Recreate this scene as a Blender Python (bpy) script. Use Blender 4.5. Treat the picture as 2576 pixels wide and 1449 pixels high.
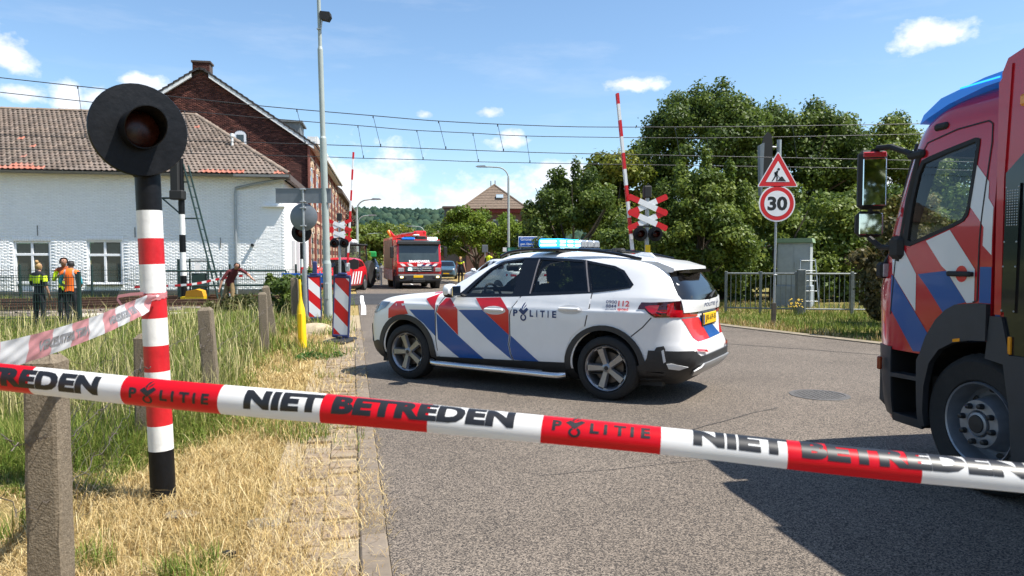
import bpy, bmesh, math, random
import numpy as np
from mathutils import Vector, Matrix
from mathutils.bvhtree import BVHTree
from mathutils.geometry import tessellate_polygon
R = math.radians
random.seed(7)
rng = np.random.default_rng(7)
for o in list(bpy.data.objects):
    bpy.data.objects.remove(o)
SC = bpy.context.scene
COL = SC.collection

# ------------------------------------------------------------------ camera
cam_d = bpy.data.cameras.new('camera')
cam = bpy.data.objects.new('camera', cam_d)
COL.objects.link(cam)
SC.camera = cam
cam_d.sensor_width = 36
cam_d.lens = 36 * 1787 / 2576
cam.location = (0, 0, 1.52)
cam.rotation_euler = (R(90) - math.atan(74.5 / 1787), 0, 0)
cam_d.clip_start = 0.05
cam_d.clip_end = 9000
cam_d.dof.use_dof = True
cam_d.dof.focus_distance = 9.0
cam_d.dof.aperture_fstop = 8.0

# ------------------------------------------------------------------ light
SUN_EL, SUN_AZ = 59.0, math.atan2(0.972, -0.225)      # azimuth measured from +Y towards +X
SKY_STRENGTH, SUN_STRENGTH = 0.122, 5.0
SC.view_settings.view_transform = 'Standard'
SC.view_settings.look = 'None'
SC.view_settings.exposure = 0.8
SC.view_settings.gamma = 1.0
SC.view_settings.use_curve_mapping = False
world = bpy.data.worlds.new('World')
SC.world = world
world.use_nodes = True
wn, wl = world.node_tree.nodes, world.node_tree.links
wn.clear()
w_out = wn.new('ShaderNodeOutputWorld')
w_bg = wn.new('ShaderNodeBackground')
w_bg.inputs['Strength'].default_value = SKY_STRENGTH
w_sky = wn.new('ShaderNodeTexSky')
w_sky.sky_type = 'NISHITA'
w_sky.sun_disc = False
w_sky.sun_elevation = R(SUN_EL)
w_sky.sun_rotation = SUN_AZ
w_sky.air_density = 1.0
w_sky.dust_density = 0.6
w_sky.ozone_density = 2.0
wl.new(w_bg.outputs[0], w_out.inputs[0])

def wmath(op, a, b=None, clamp=False):
    n = wn.new('ShaderNodeMath'); n.operation = op; n.use_clamp = clamp
    for i, v in enumerate((a, b)):
        if v is None: continue
        if isinstance(v, (int, float)): n.inputs[i].default_value = v
        else: wl.new(v, n.inputs[i])
    return n.outputs[0]
w_tc = wn.new('ShaderNodeTexCoord')
w_nrm = wn.new('ShaderNodeVectorMath'); w_nrm.operation = 'NORMALIZE'
wl.new(w_tc.outputs['Generated'], w_nrm.inputs[0])
w_dir = w_nrm.outputs[0]
w_sep = wn.new('ShaderNodeSeparateXYZ'); wl.new(w_dir, w_sep.inputs[0])
w_az = wmath('ARCTAN2', w_sep.outputs[0], w_sep.outputs[1])
w_el = wmath('ARCSINE', w_sep.outputs[2])
def wnoise(scale, detail, stretch=(1, 1, 1), rough=0.55, off=(0, 0, 0)):
    mp = wn.new('ShaderNodeMapping'); mp.inputs['Scale'].default_value = stretch; mp.inputs['Location'].default_value = off
    wl.new(w_dir, mp.inputs[0])
    n = wn.new('ShaderNodeTexNoise'); n.inputs['Scale'].default_value = scale
    n.inputs['Detail'].default_value = detail; n.inputs['Roughness'].default_value = rough
    wl.new(mp.outputs[0], n.inputs['Vector'])
    return n.outputs[0]
n_big = wnoise(14, 7, (1, 1, 1.5))
n_fine = wnoise(45, 6, (1, 1, 1.4), 0.6, (3, 1, 2))
n_mix = wmath('ADD', wmath('MULTIPLY', n_big, 0.65), wmath('MULTIPLY', n_fine, 0.35))
def wblob(az, el, ra, re, soft=0.33, gain=1.25):
    """a cumulus cloud standing in the sky in one compass direction: 1 at its core, eaten by noise at its rim"""
    da = wmath('DIVIDE', wmath('SUBTRACT', w_az, az), ra)
    de = wmath('DIVIDE', wmath('SUBTRACT', w_el, el), re)
    d2 = wmath('ADD', wmath('MULTIPLY', da, da), wmath('MULTIPLY', de, de))
    core = wmath('SUBTRACT', 1.0, wmath('POWER', d2, 0.6))
    v = wmath('ADD', core, wmath('MULTIPLY', wmath('SUBTRACT', n_mix, 0.5), 5.0))
    return wmath('MULTIPLY', v, gain, True)
# direction of the clouds (azimuth, elevation in radians; half sizes)
CLOUDS = [(-0.612, 0.228, 0.034, 0.026), (-0.635, 0.258, 0.022, 0.022), (-0.522, 0.19, 0.02, 0.018), (-0.555, 0.19, 0.02, 0.02), (-0.60, 0.188, 0.03, 0.012),
          (-0.475, 0.212, 0.035, 0.012), (-0.17, 0.100, 0.10, 0.055), (-0.05, 0.080, 0.12, 0.035), (0.02, 0.06, 0.16, 0.03), (-0.24, 0.085, 0.05, 0.05), (0.06, 0.115, 0.055, 0.03), (0.10, 0.09, 0.06, 0.04), (0.0, 0.16, 0.03, 0.01),
          (-0.033, 0.20, 0.026, 0.010), (-0.12, 0.197, 0.018, 0.007), (0.0, 0.172, 0.02, 0.009), (0.16, 0.235, 0.045, 0.010),
          (0.525, 0.262, 0.045, 0.019), (0.20, 0.10, 0.05, 0.04), (0.48, 0.12, 0.1, 0.03),
          # the sky behind and beside the camera carries the same fair-weather cumulus
          (1.1, 0.30, 0.12, 0.05), (1.6, 0.2, 0.16, 0.05), (2.1, 0.34, 0.13, 0.05), (2.7, 0.22, 0.18, 0.06), (-1.1, 0.22, 0.14, 0.05), (-1.6, 0.33, 0.13, 0.05), (-2.2, 0.22, 0.18, 0.06), (-2.8, 0.36, 0.12, 0.05), (3.05, 0.14, 0.15, 0.04)]
acc = None
for c in CLOUDS:
    b = wblob(*c)
    acc = b if acc is None else wmath('MAXIMUM', acc, b)
# thin high cirrus streaks
cir = wnoise(5.0, 6, (1.0, 0.6, 5.0), 0.6, (1.7, 0.3, 0.9))
cir = wmath('MULTIPLY', wmath('SUBTRACT', cir, 0.52), 1.5, True)
cir = wmath('MULTIPLY', cir, wmath('MULTIPLY', wmath('SUBTRACT', w_el, 0.02), 4.0, True))
cloud = wmath('MAXIMUM', wmath('MULTIPLY', acc, 0.88), wmath('MULTIPLY', cir, 0.42))
shade = wmath('ADD', 0.46, wmath('MULTIPLY', n_mix, 0.85))
w_cc = wn.new('ShaderNodeCombineColor')
for i, k in enumerate((5.9, 6.1, 6.45)):
    wl.new(wmath('MULTIPLY', shade, k), w_cc.inputs[i])
w_tint = wn.new('ShaderNodeMix'); w_tint.data_type = 'RGBA'; w_tint.blend_type = 'MULTIPLY'
w_tint.inputs[0].default_value = 1.0
w_tint.inputs[7].default_value = (0.83, 0.925, 0.96, 1)
wl.new(w_sky.outputs[0], w_tint.inputs[6])
w_mix = wn.new('ShaderNodeMix'); w_mix.data_type = 'RGBA'
wl.new(cloud, w_mix.inputs[0]); wl.new(w_tint.outputs[2], w_mix.inputs[6]); wl.new(w_cc.outputs[0], w_mix.inputs[7])
wl.new(w_mix.outputs[2], w_bg.inputs['Color'])

sun_d = bpy.data.lights.new('sun', 'SUN')
sun_d.energy = SUN_STRENGTH
sun_d.angle = R(0.53)
sun_d.color = (1.0, 0.955, 0.88)
sun = bpy.data.objects.new('sun', sun_d)
COL.objects.link(sun)
_sd = Vector((math.sin(SUN_AZ) * math.cos(R(SUN_EL)), math.cos(SUN_AZ) * math.cos(R(SUN_EL)), math.sin(R(SUN_EL))))
sun.rotation_euler = _sd.to_track_quat('Z', 'Y').to_euler()
sun.location = (30, -5, 40)

# ------------------------------------------------------------------ materials
def lin(h):
    h = h.lstrip('#')
    return tuple(((c / 255) / 12.92 if c / 255 <= 0.04045 else ((c / 255 + 0.055) / 1.055) ** 2.4) for c in (int(h[i:i + 2], 16) for i in (0, 2, 4)))
MATS = {}
def pbr(name, col, rough=0.5, metal=0.0, var=0.0, vscale=6.0, bump=0.0, bscale=40.0, coat=0.0, emit=None, estr=0.0, col2=None, stretch=(1, 1, 1), spec=0.5, alpha=1.0):
    """a Principled material with a little noise in colour, roughness and relief"""
    if name in MATS: return MATS[name]
    if isinstance(col, str): col = lin(col)
    m = bpy.data.materials.new(name); m.use_nodes = True
    nt = m.node_tree; b = nt.nodes['Principled BSDF']; L = nt.links
    b.inputs['Base Color'].default_value = (*col, 1)
    b.inputs['Roughness'].default_value = rough
    b.inputs['Metallic'].default_value = metal
    b.inputs['Specular IOR Level'].default_value = spec
    b.inputs['Alpha'].default_value = alpha
    if coat:
        b.inputs['Coat Weight'].default_value = coat
        b.inputs['Coat Roughness'].default_value = 0.04
    if emit is not None:
        b.inputs['Emission Color'].default_value = (*emit, 1); b.inputs['Emission Strength'].default_value = estr
    if var or bump:
        tc = nt.nodes.new('ShaderNodeTexCoord')
        mp = nt.nodes.new('ShaderNodeMapping'); mp.inputs['Scale'].default_value = stretch
        L.new(tc.outputs['Object'], mp.inputs[0])
    if var:
        n = nt.nodes.new('ShaderNodeTexNoise'); n.inputs['Scale'].default_value = vscale; n.inputs['Detail'].default_value = 8
        n.inputs['Roughness'].default_value = 0.65
        L.new(mp.outputs[0], n.inputs['Vector'])
        r = nt.nodes.new('ShaderNodeValToRGB')
        if col2 is None:
            lo = [c * (1 - var) for c in col]; hi = [min(1, c * (1 + var)) for c in col]
        else:
            lo = col; hi = lin(col2) if isinstance(col2, str) else col2
        r.color_ramp.elements[0].color = (*lo, 1); r.color_ramp.elements[0].position = 0.32
        r.color_ramp.elements[1].color = (*hi, 1); r.color_ramp.elements[1].position = 0.68
        L.new(n.outputs[0], r.inputs[0]); L.new(r.outputs[0], b.inputs['Base Color'])
        mr = nt.nodes.new('ShaderNodeMapRange'); mr.inputs['To Min'].default_value = max(0, rough - 0.08); mr.inputs['To Max'].default_value = min(1, rough + 0.12)
        L.new(n.outputs[0], mr.inputs[0]); L.new(mr.outputs[0], b.inputs['Roughness'])
    if bump:
        n2 = nt.nodes.new('ShaderNodeTexNoise'); n2.inputs['Scale'].default_value = bscale; n2.inputs['Detail'].default_value = 5
        L.new(mp.outputs[0], n2.inputs['Vector'])
        bp = nt.nodes.new('ShaderNodeBump'); bp.inputs['Strength'].default_value = bump; bp.inputs['Distance'].default_value = 0.01
        L.new(n2.outputs[0], bp.inputs['Height']); L.new(bp.outputs[0], b.inputs['Normal'])
    MATS[name] = m
    return m
def attr_mat(name, rough=0.6, trans=0.0, spec=0.3):
    """colour from the per-piece attribute Col (each leaf, blade, brick has its own)"""
    if name in MATS: return MATS[name]
    m = bpy.data.materials.new(name); m.use_nodes = True
    nt = m.node_tree; b = nt.nodes['Principled BSDF']
    a = nt.nodes.new('ShaderNodeAttribute'); a.attribute_name = 'Col'
    nt.links.new(a.outputs['Color'], b.inputs['Base Color'])
    b.inputs['Roughness'].default_value = rough
    b.inputs['Specular IOR Level'].default_value = spec
    if trans:
        out = nt.nodes['Material Output']
        t = nt.nodes.new('ShaderNodeBsdfTranslucent'); nt.links.new(a.outputs['Color'], t.inputs[0])
        mx = nt.nodes.new('ShaderNodeMixShader'); mx.inputs[0].default_value = trans
        nt.links.new(b.outputs[0], mx.inputs[1]); nt.links.new(t.outputs[0], mx.inputs[2]); nt.links.new(mx.outputs[0], out.inputs[0])
    MATS[name] = m
    return m
def info_mat(name, cols, rough=0.8, bump=0.3, bscale=30, var=0.2, vscale=25):
    """colour picked at random per object (bricks, tiles, pavers that are objects of their own), with grain"""
    if name in MATS: return MATS[name]
    m = bpy.data.materials.new(name); m.use_nodes = True
    nt = m.node_tree; b = nt.nodes['Principled BSDF']; L = nt.links
    oi = nt.nodes.new('ShaderNodeObjectInfo')
    r = nt.nodes.new('ShaderNodeValToRGB')
    r.color_ramp.interpolation = 'LINEAR'
    cols = [lin(c) if isinstance(c, str) else c for c in cols]
    while len(r.color_ramp.elements) < len(cols): r.color_ramp.elements.new(0.5)
    for i, c in enumerate(cols):
        r.color_ramp.elements[i].position = i / max(1, len(cols) - 1); r.color_ramp.elements[i].color = (*c, 1)
    L.new(oi.outputs['Random'], r.inputs[0])
    tc = nt.nodes.new('ShaderNodeTexCoord')
    n = nt.nodes.new('ShaderNodeTexNoise'); n.inputs['Scale'].default_value = vscale; n.inputs['Detail'].default_value = 6
    L.new(tc.outputs['Object'], n.inputs['Vector'])
    mr = nt.nodes.new('ShaderNodeMapRange'); mr.inputs['To Min'].default_value = 1 - var; mr.inputs['To Max'].default_value = 1 + var
    L.new(n.outputs[0], mr.inputs[0])
    mx = nt.nodes.new('ShaderNodeMix'); mx.data_type = 'RGBA'; mx.blend_type = 'MULTIPLY'; mx.inputs[0].default_value = 1
    L.new(r.outputs[0], mx.inputs[6]); L.new(mr.outputs[0], mx.inputs[7]); L.new(mx.outputs[2], b.inputs['Base Color'])
    b.inputs['Roughness'].default_value = rough
    if bump:
        bp = nt.nodes.new('ShaderNodeBump'); bp.inputs['Strength'].default_value = bump; bp.inputs['Distance'].default_value = 0.01
        L.new(n.outputs[0], bp.inputs['Height']); L.new(bp.outputs[0], b.inputs['Normal'])
    MATS[name] = m
    return m
def glass_mat(name, tint=(0.5, 0.55, 0.55), refl=1.0):
    if name in MATS: return MATS[name]
    m = bpy.data.materials.new(name); m.use_nodes = True
    nt = m.node_tree; nt.nodes.remove(nt.nodes['Principled BSDF']); out = nt.nodes['Material Output']
    t = nt.nodes.new('ShaderNodeBsdfTransparent'); t.inputs[0].default_value = (*tint, 1)
    g = nt.nodes.new('ShaderNodeBsdfGlossy'); g.inputs['Roughness'].default_value = 0.02; g.inputs[0].default_value = (refl, refl, refl, 1)
    lw = nt.nodes.new('ShaderNodeLayerWeight'); lw.inputs[0].default_value = 0.5
    pw = nt.nodes.new('ShaderNodeMath'); pw.operation = 'POWER'; pw.inputs[1].default_value = 4.0
    f = nt.nodes.new('ShaderNodeMath'); f.operation = 'MULTIPLY_ADD'; f.inputs[1].default_value = 0.9; f.inputs[2].default_value = 0.045
    nt.links.new(lw.outputs['Facing'], pw.inputs[0]); nt.links.new(pw.outputs[0], f.inputs[0])
    mx = nt.nodes.new('ShaderNodeMixShader')
    nt.links.new(f.outputs[0], mx.inputs[0]); nt.links.new(t.outputs[0], mx.inputs[1]); nt.links.new(g.outputs[0], mx.inputs[2]); nt.links.new(mx.outputs[0], out.inputs[0])
    MATS[name] = m
    return m

# ------------------------------------------------------------------ mesh builder
class MB:
    def __init__(s): s.v = []; s.f = []; s.m = []; s.M = Matrix()
    def add(s, vs, fs, mi=0):
        n = len(s.v); M = s.M
        s.v.extend(tuple(M @ Vector(p)) for p in vs)
        s.f.extend(tuple(i + n for i in f) for f in fs)
        s.m.extend([mi] * len(fs))
        return s
    def box(s, lo, hi, mi=0, M=None):
        (a, b, c), (d, e, f) = lo, hi
        vs = [(a, b, c), (d, b, c), (d, e, c), (a, e, c), (a, b, f), (d, b, f), (d, e, f), (a, e, f)]
        if M is not None: vs = [tuple(M @ Vector(p)) for p in vs]
        return s.add(vs, [(0, 3, 2, 1), (4, 5, 6, 7), (0, 1, 5, 4), (1, 2, 6, 5), (2, 3, 7, 6), (3, 0, 4, 7)], mi)
    def cbox(s, c, size, b=0.01, mi=0, M=None):
        """chamfered box"""
        x, y, z = (v / 2 for v in size); b = min(b, x * .95, y * .95, z * .95)
        vs = []; idx = {}
        for sx in (-1, 1):
            for sy in (-1, 1):
                for sz in (-1, 1):
                    for k in range(3):
                        p = [sx * x, sy * y, sz * z]
                        for j in range(3):
                            if j != k: p[j] -= (sx, sy, sz)[j] * b
                        idx[(sx, sy, sz, k)] = len(vs); vs.append((p[0] + c[0], p[1] + c[1], p[2] + c[2]))
        fs = []
        S = (-1, 1)
        for k in range(3):
            i, j = [q for q in range(3) if q != k]
            for sk in S:
                loop = []
                for (si, sj) in ((-1, -1), (1, -1), (1, 1), (-1, 1)):
                    t = [0, 0, 0]; t[k] = sk; t[i] = si; t[j] = sj
                    loop.append(idx[(*t, k)])
                flip = (sk < 0) ^ (k == 1)
                fs.append(tuple(reversed(loop)) if flip else tuple(loop))
        for k in range(3):      # edge chamfers, edge along axis k
            i, j = [q for q in range(3) if q != k]
            for si in S:
                for sj in S:
                    t0 = [0, 0, 0]; t1 = [0, 0, 0]
                    t0[k] = -1; t1[k] = 1; t0[i] = t1[i] = si; t0[j] = t1[j] = sj
                    q = [idx[(*t0, i)], idx[(*t1, i)], idx[(*t1, j)], idx[(*t0, j)]]
                    fl = (si * sj > 0) ^ (k == 1)
                    fs.append(tuple(q) if not fl else tuple(reversed(q)))
        for sx in S:
            for sy in S:
                for sz in S:
                    q = [idx[(sx, sy, sz, k)] for k in range(3)]
                    fs.append(tuple(q) if sx * sy * sz > 0 else tuple(reversed(q)))
        if M is not None: vs = [tuple(M @ Vector(p)) for p in vs]
        return s.add(vs, fs, mi)
    def tube(s, pts, r, n=8, mi=0, caps=True):
        pts = [Vector(p) for p in pts]
        rs = r if isinstance(r, (list, tuple)) else [r] * len(pts)
        vs = []; prev = None
        for i, p in enumerate(pts):
            d = (pts[min(i + 1, len(pts) - 1)] - pts[max(i - 1, 0)]).normalized()
            if prev is None:
                u = d.orthogonal().normalized()
            else:
                u = (prev - d * prev.dot(d))
                u = u.normalized() if u.length > 1e-6 else d.orthogonal().normalized()
            prev = u; w = d.cross(u)
            for k in range(n):
                a = 2 * math.pi * k / n
                vs.append(tuple(p + (u * math.cos(a) + w * math.sin(a)) * rs[i]))
        fs = []
        for i in range(len(pts) - 1):
            for k in range(n):
                fs.append((i * n + k, i * n + (k + 1) % n, (i + 1) * n + (k + 1) % n, (i + 1) * n + k))
        if caps:
            fs.append(tuple(range(n - 1, -1, -1))); fs.append(tuple(range((len(pts) - 1) * n, len(pts) * n)))
        return s.add(vs, fs, mi)
    def lathe(s, prof, n=24, axis='z', c=(0, 0, 0), mi=0, close=False):
        vs = []; fs = []
        for (r, h) in prof:
            for k in range(n):
                a = 2 * math.pi * k / n
                p = (r * math.cos(a), r * math.sin(a), h)
                if axis == 'y': p = (p[0], p[2], p[1])
                elif axis == 'x': p = (p[2], p[0], p[1])
                vs.append((p[0] + c[0], p[1] + c[1], p[2] + c[2]))
        m = len(prof)
        for i in range(m if close else m - 1):
            j = (i + 1) % m
            for k in range(n):
                q = (i * n + k, i * n + (k + 1) % n, j * n + (k + 1) % n, j * n + k)
                fs.append(q if axis != 'y' else tuple(reversed(q)))
        return s.add(vs, fs, mi)
    def prism(s, poly, a, b, axis='y', mi=0):
        """2D polygon pushed from a to b along an axis; 2D = the two other axes in order"""
        n = len(poly)
        def P(p, h): return {'x': (h, p[0], p[1]), 'y': (p[0], h, p[1]), 'z': (p[0], p[1], h)}[axis]
        vs = [P(p, a) for p in poly] + [P(p, b) for p in poly]
        fs = [tuple(range(n - 1, -1, -1)), tuple(range(n, 2 * n))] + [(i, (i + 1) % n, n + (i + 1) % n, n + i) for i in range(n)]
        area = sum(poly[i][0] * poly[(i + 1) % n][1] - poly[(i + 1) % n][0] * poly[i][1] for i in range(n))
        flip = (area < 0) ^ (axis == 'y') ^ (b < a)
        if flip: fs = [tuple(reversed(f)) for f in fs]
        return s.add(vs, fs, mi)
    def sphere(s, c, r, nu=12, nv=8, mi=0, sq=(1, 1, 1)):
        prof = [(math.sin(math.pi * i / nv) * 1.0, -math.cos(math.pi * i / nv)) for i in range(nv + 1)]
        prof[0] = (1e-4, -1); prof[-1] = (1e-4, 1)
        vs = []; fs = []
        for (q, h) in prof:
            for k in range(nu):
                a = 2 * math.pi * k / nu
                vs.append((c[0] + r * sq[0] * q * math.cos(a), c[1] + r * sq[1] * q * math.sin(a), c[2] + r * sq[2] * h))
        for i in range(nv):
            for k in range(nu):
                fs.append((i * nu + k, i * nu + (k + 1) % nu, (i + 1) * nu + (k + 1) % nu, (i + 1) * nu + k))
        return s.add(vs, fs, mi)
    def mesh(s, name, mats, smooth=True, ang=35):
        me = bpy.data.meshes.new(name)
        me.from_pydata(s.v, [], s.f)
        mats = mats if isinstance(mats, (list, tuple)) else [mats]
        for m in mats: me.materials.append(m)
        if len(mats) > 1: me.polygons.foreach_set('material_index', s.m)
        if smooth:
            me.polygons.foreach_set('use_smooth', [True] * len(me.polygons))
            me.set_sharp_from_angle(angle=R(ang))
        me.update()
        return me
    def build(s, name, mats, parent=None, smooth=True, ang=35, **kw):
        return link(name, s.mesh(name, mats, smooth, ang), parent, **kw)
def link(name, me, parent=None, **kw):
    o = bpy.data.objects.new(name, me); COL.objects.link(o)
    if parent is not None: o.parent = parent
    for k, v in kw.items():
        if k in ('label', 'category', 'kind', 'group'): o[k] = v
    return o
def thing(name, label, cat, loc=(0, 0, 0), rz=0.0, group=None):
    o = bpy.data.objects.new(name, None); COL.objects.link(o)
    o.empty_display_size = 0.2
    o.location = loc; o.rotation_euler = (0, 0, rz); o['label'] = label; o['category'] = cat
    if group: o['group'] = group
    return o
def tag(o, label, cat, group=None, kind=None):
    o['label'] = label; o['category'] = cat
    if group: o['group'] = group
    if kind: o['kind'] = kind
    return o
def dup(root, loc=None, rz=None, label=None):
    r = root.copy(); COL.objects.link(r)
    if loc is not None: r.location = loc
    if rz is not None: r.rotation_euler = (0, 0, rz)
    if label: r['label'] = label
    for ch in list(root.children):
        c = ch.copy(); COL.objects.link(c); c.parent = r
        for g in list(ch.children):
            d = g.copy(); COL.objects.link(d); d.parent = c
    return r
def quads_mesh(name, V, n_per, cols, mat, faces_idx=None):
    """big array mesh: V (N, n_per, 3); one colour per element; faces_idx local faces"""
    N = V.shape[0]
    fi = np.array(faces_idx if faces_idx is not None else [[0, 1, 2, 3]])
    k = fi.shape[1]; nf = fi.shape[0]
    me = bpy.data.meshes.new(name)
    me.vertices.add(N * n_per); me.vertices.foreach_set('co', V.astype(np.float32).ravel())
    idx = (fi[None, :, :] + (np.arange(N) * n_per)[:, None, None]).astype(np.int32)
    me.loops.add(N * nf * k); me.loops.foreach_set('vertex_index', idx.ravel())
    me.polygons.add(N * nf)
    me.polygons.foreach_set('loop_start', (np.arange(N * nf) * k).astype(np.int32))
    if cols is not None:
        at = me.color_attributes.new('Col', 'FLOAT_COLOR', 'POINT')
        c4 = np.concatenate([cols, np.ones((N, 1))], 1)
        at.data.foreach_set('color', np.repeat(c4, n_per, 0).astype(np.float32).ravel())
    me.materials.append(mat)
    me.update(calc_edges=True); me.validate()
    return me
def pchip(xs, ys, x):
    xs = np.asarray(xs, float); ys = np.asarray(ys, float); h = np.diff(xs); d = np.diff(ys) / h
    m = np.zeros_like(xs); m[0] = d[0]; m[-1] = d[-1]
    for i in range(1, len(xs) - 1):
        if d[i - 1] * d[i] > 0:
            w1 = 2 * h[i] + h[i - 1]; w2 = h[i] + 2 * h[i - 1]
            m[i] = (w1 + w2) / (w1 / d[i - 1] + w2 / d[i])
    x = np.asarray(x, float); k = np.clip(np.searchsorted(xs, x) - 1, 0, len(xs) - 2)
    t = np.clip((x - xs[k]) / h[k], 0, 1)
    return ((2 * t**3 - 3 * t**2 + 1) * ys[k] + (t**3 - 2 * t**2 + t) * h[k] * m[k] + (-2 * t**3 + 3 * t**2) * ys[k + 1] + (t**3 - t**2) * h[k] * m[k + 1])

# ------------------------------------------------------------------ flat lettering and panels laid on a surface
def text_tris(s, size, align='LEFT', bold=0.0, spacing=1.0):
    cu = bpy.data.curves.new('txt', 'FONT'); cu.body = s; cu.size = size; cu.offset = bold
    cu.align_x = align; cu.space_character = spacing; cu.resolution_u = 3; cu.fill_mode = 'FRONT'
    o = bpy.data.objects.new('txt', cu); COL.objects.link(o)
    dg = bpy.context.evaluated_depsgraph_get()
    me = o.evaluated_get(dg).to_mesh()
    vs = [(v.co.x, v.co.y) for v in me.vertices]; fs = [tuple(p.vertices) for p in me.polygons]
    o.evaluated_get(dg).to_mesh_clear()
    bpy.data.objects.remove(o); bpy.data.curves.remove(cu)
    return vs, fs
def poly_tris(loops):
    if not isinstance(loops[0][0], (tuple, list)): loops = [loops]
    vs = [p for l in loops for p in l]
    tr = tessellate_polygon([[Vector((p[0], p[1], 0)) for p in l] for l in loops])
    return vs, [tuple(t) for t in tr]
def grid_cut(vs, fs, step):
    bm = bmesh.new()
    bv = [bm.verts.new((p[0], p[1], 0)) for p in vs]
    for f in fs:
        try: bm.faces.new([bv[i] for i in f])
        except ValueError: pass
    for ax in (0, 1):
        lo = min(p[ax] for p in vs); hi = max(p[ax] for p in vs)
        k = math.floor(lo / step) + 1
        while k * step < hi:
            co = [0, 0, 0]; no = [0, 0, 0]; co[ax] = k * step; no[ax] = 1
            bmesh.ops.bisect_plane(bm, geom=bm.verts[:] + bm.edges[:] + bm.faces[:], plane_co=co, plane_no=no, dist=1e-5)
            k += 1
    bm.verts.index_update()
    out_v = [(v.co.x, v.co.y) for v in bm.verts]; out_f = [tuple(v.index for v in f.verts) for f in bm.faces]
    bm.free()
    return out_v, out_f
AX = {'L': ((lambda p: Vector((p[0], 5, p[1]))), Vector((0, -1, 0))), 'Rt': ((lambda p: Vector((p[0], -5, p[1]))), Vector((0, 1, 0))),
      'B': ((lambda p: Vector((-6, p[0], p[1]))), Vector((1, 0, 0))), 'F': ((lambda p: Vector((6, p[0], p[1]))), Vector((-1, 0, 0))),
      'T': ((lambda p: Vector((p[0], p[1], 6))), Vector((0, 0, -1)))}
def decal(mb, loops, bvh, ax='L', off=0.003, step=0.08, thick=0.0, mi=0, tris=None):
    """lay a 2D outline (or ready triangles) on a surface, off metres proud of it; thick gives it an edge"""
    vs, fs = tris if tris is not None else poly_tris(loops)
    vs, fs = grid_cut(vs, fs, step)
    org, d = AX[ax]
    out = []; nrm = []
    for p in vs:
        o = org(p); h = bvh.ray_cast(o, d)
        if h[0] is None:
            q = o + d * 5
            h = bvh.find_nearest(o + d * (4.2 if ax in ('L', 'Rt') else 4.0))
        loc, n = h[0], h[1]
        if n.dot(d) > 0: n = -n
        out.append(loc + n * off); nrm.append(n)
    fixed = []
    for f in fs:
        a, b, c = (out[i] for i in f[:3])
        n = (b - a).cross(c - a)
        fixed.append(tuple(f) if n.dot(d) < 0 else tuple(reversed(f)))
    pts = [tuple(p) for p in out]; faces = list(fixed)
    if thick:
        cnt = {}
        for f in fixed:
            for i in range(len(f)):
                e = (f[i], f[(i + 1) % len(f)]); cnt[e] = cnt.get(e, 0) + 1
        ring = [e for e in cnt if (e[1], e[0]) not in cnt]
        low = {}
        for e in ring:
            for i in e:
                if i not in low:
                    low[i] = len(pts); pts.append(tuple(out[i] - nrm[i] * thick))
        for (a, b) in ring: faces.append((b, a, low[a], low[b]))
    mb.add(pts, faces, mi)
    return mb
def bvh_of(mb): return BVHTree.FromPolygons([Vector(p) for p in mb.v], mb.f)
def boolean_cut(me, cutters, mats):
    """difference of a closed mesh and closed cutter meshes, returned as a new mesh"""
    o = bpy.data.objects.new('tmp', me); COL.objects.link(o)
    cs = []
    for c in cutters:
        co = bpy.data.objects.new('tmpc', c); COL.objects.link(co); cs.append(co)
        md = o.modifiers.new('b', 'BOOLEAN'); md.operation = 'DIFFERENCE'; md.object = co; md.solver = 'EXACT'
        md.material_mode = 'TRANSFER'
    dg = bpy.context.evaluated_depsgraph_get()
    res = bpy.data.meshes.new_from_object(o.evaluated_get(dg))
    for x in cs + [o]: bpy.data.objects.remove(x)
    return res
# ------------------------------------------------------------------ shared materials
M_white = pbr('white_paint', (0.74, 0.74, 0.715), 0.5, var=0.11, vscale=7, bump=0.2, bscale=28)
M_red = pbr('red_paint', (0.53, 0.012, 0.018), 0.42, var=0.2, vscale=7, bump=0.2, bscale=28)
M_black = pbr('black_paint', (0.006, 0.0065, 0.008), 0.42, var=0.3, vscale=12, bump=0.25, bscale=25, spec=0.22)
M_blackmat = pbr('black_matte', (0.012, 0.012, 0.012), 0.7)
M_rubber = pbr('rubber', (0.016, 0.016, 0.016), 0.75, var=0.3, vscale=30)
M_railing = pbr('dull_grey_steel', (0.17, 0.185, 0.18), 0.5, metal=0.3, var=0.25, vscale=9)
M_galv = pbr('galvanised_steel', (0.36, 0.38, 0.39), 0.45, metal=0.6, var=0.15, vscale=18, bump=0.05)
M_greypole = pbr('grey_pole_paint', (0.33, 0.37, 0.35), 0.4, var=0.08, vscale=4)
M_alu = pbr('sign_back_aluminium', (0.17, 0.19, 0.21), 0.45, metal=0.25, var=0.1, vscale=6)
M_dkgreen = pbr('dark_green_steel', (0.012, 0.035, 0.03), 0.5, var=0.2)
M_yellow = pbr('yellow_plastic', (0.80, 0.52, 0.004), 0.45, var=0.06, vscale=5)
M_orange = pbr('orange_hivis', (0.9, 0.16, 0.01), 0.6)
M_hivis = pbr('yellow_hivis', (0.62, 0.85, 0.02), 0.6, emit=(0.5, 0.8, 0.0), estr=0.0)
M_refl = pbr('reflective_grey', (0.35, 0.36, 0.36), 0.4, metal=0.3)
M_signblue = pbr('sign_blue', (0.004, 0.09, 0.42), 0.35)
M_signwhite = pbr('sign_white', (0.80, 0.80, 0.80), 0.35, var=0.03, vscale=4)
M_signred = pbr('sign_red', (0.62, 0.01, 0.015), 0.35)
M_signblack = pbr('sign_black', (0.01, 0.01, 0.011), 0.4)
M_leaf = attr_mat('leaf', 0.5, 0.38, 0.3)
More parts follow.
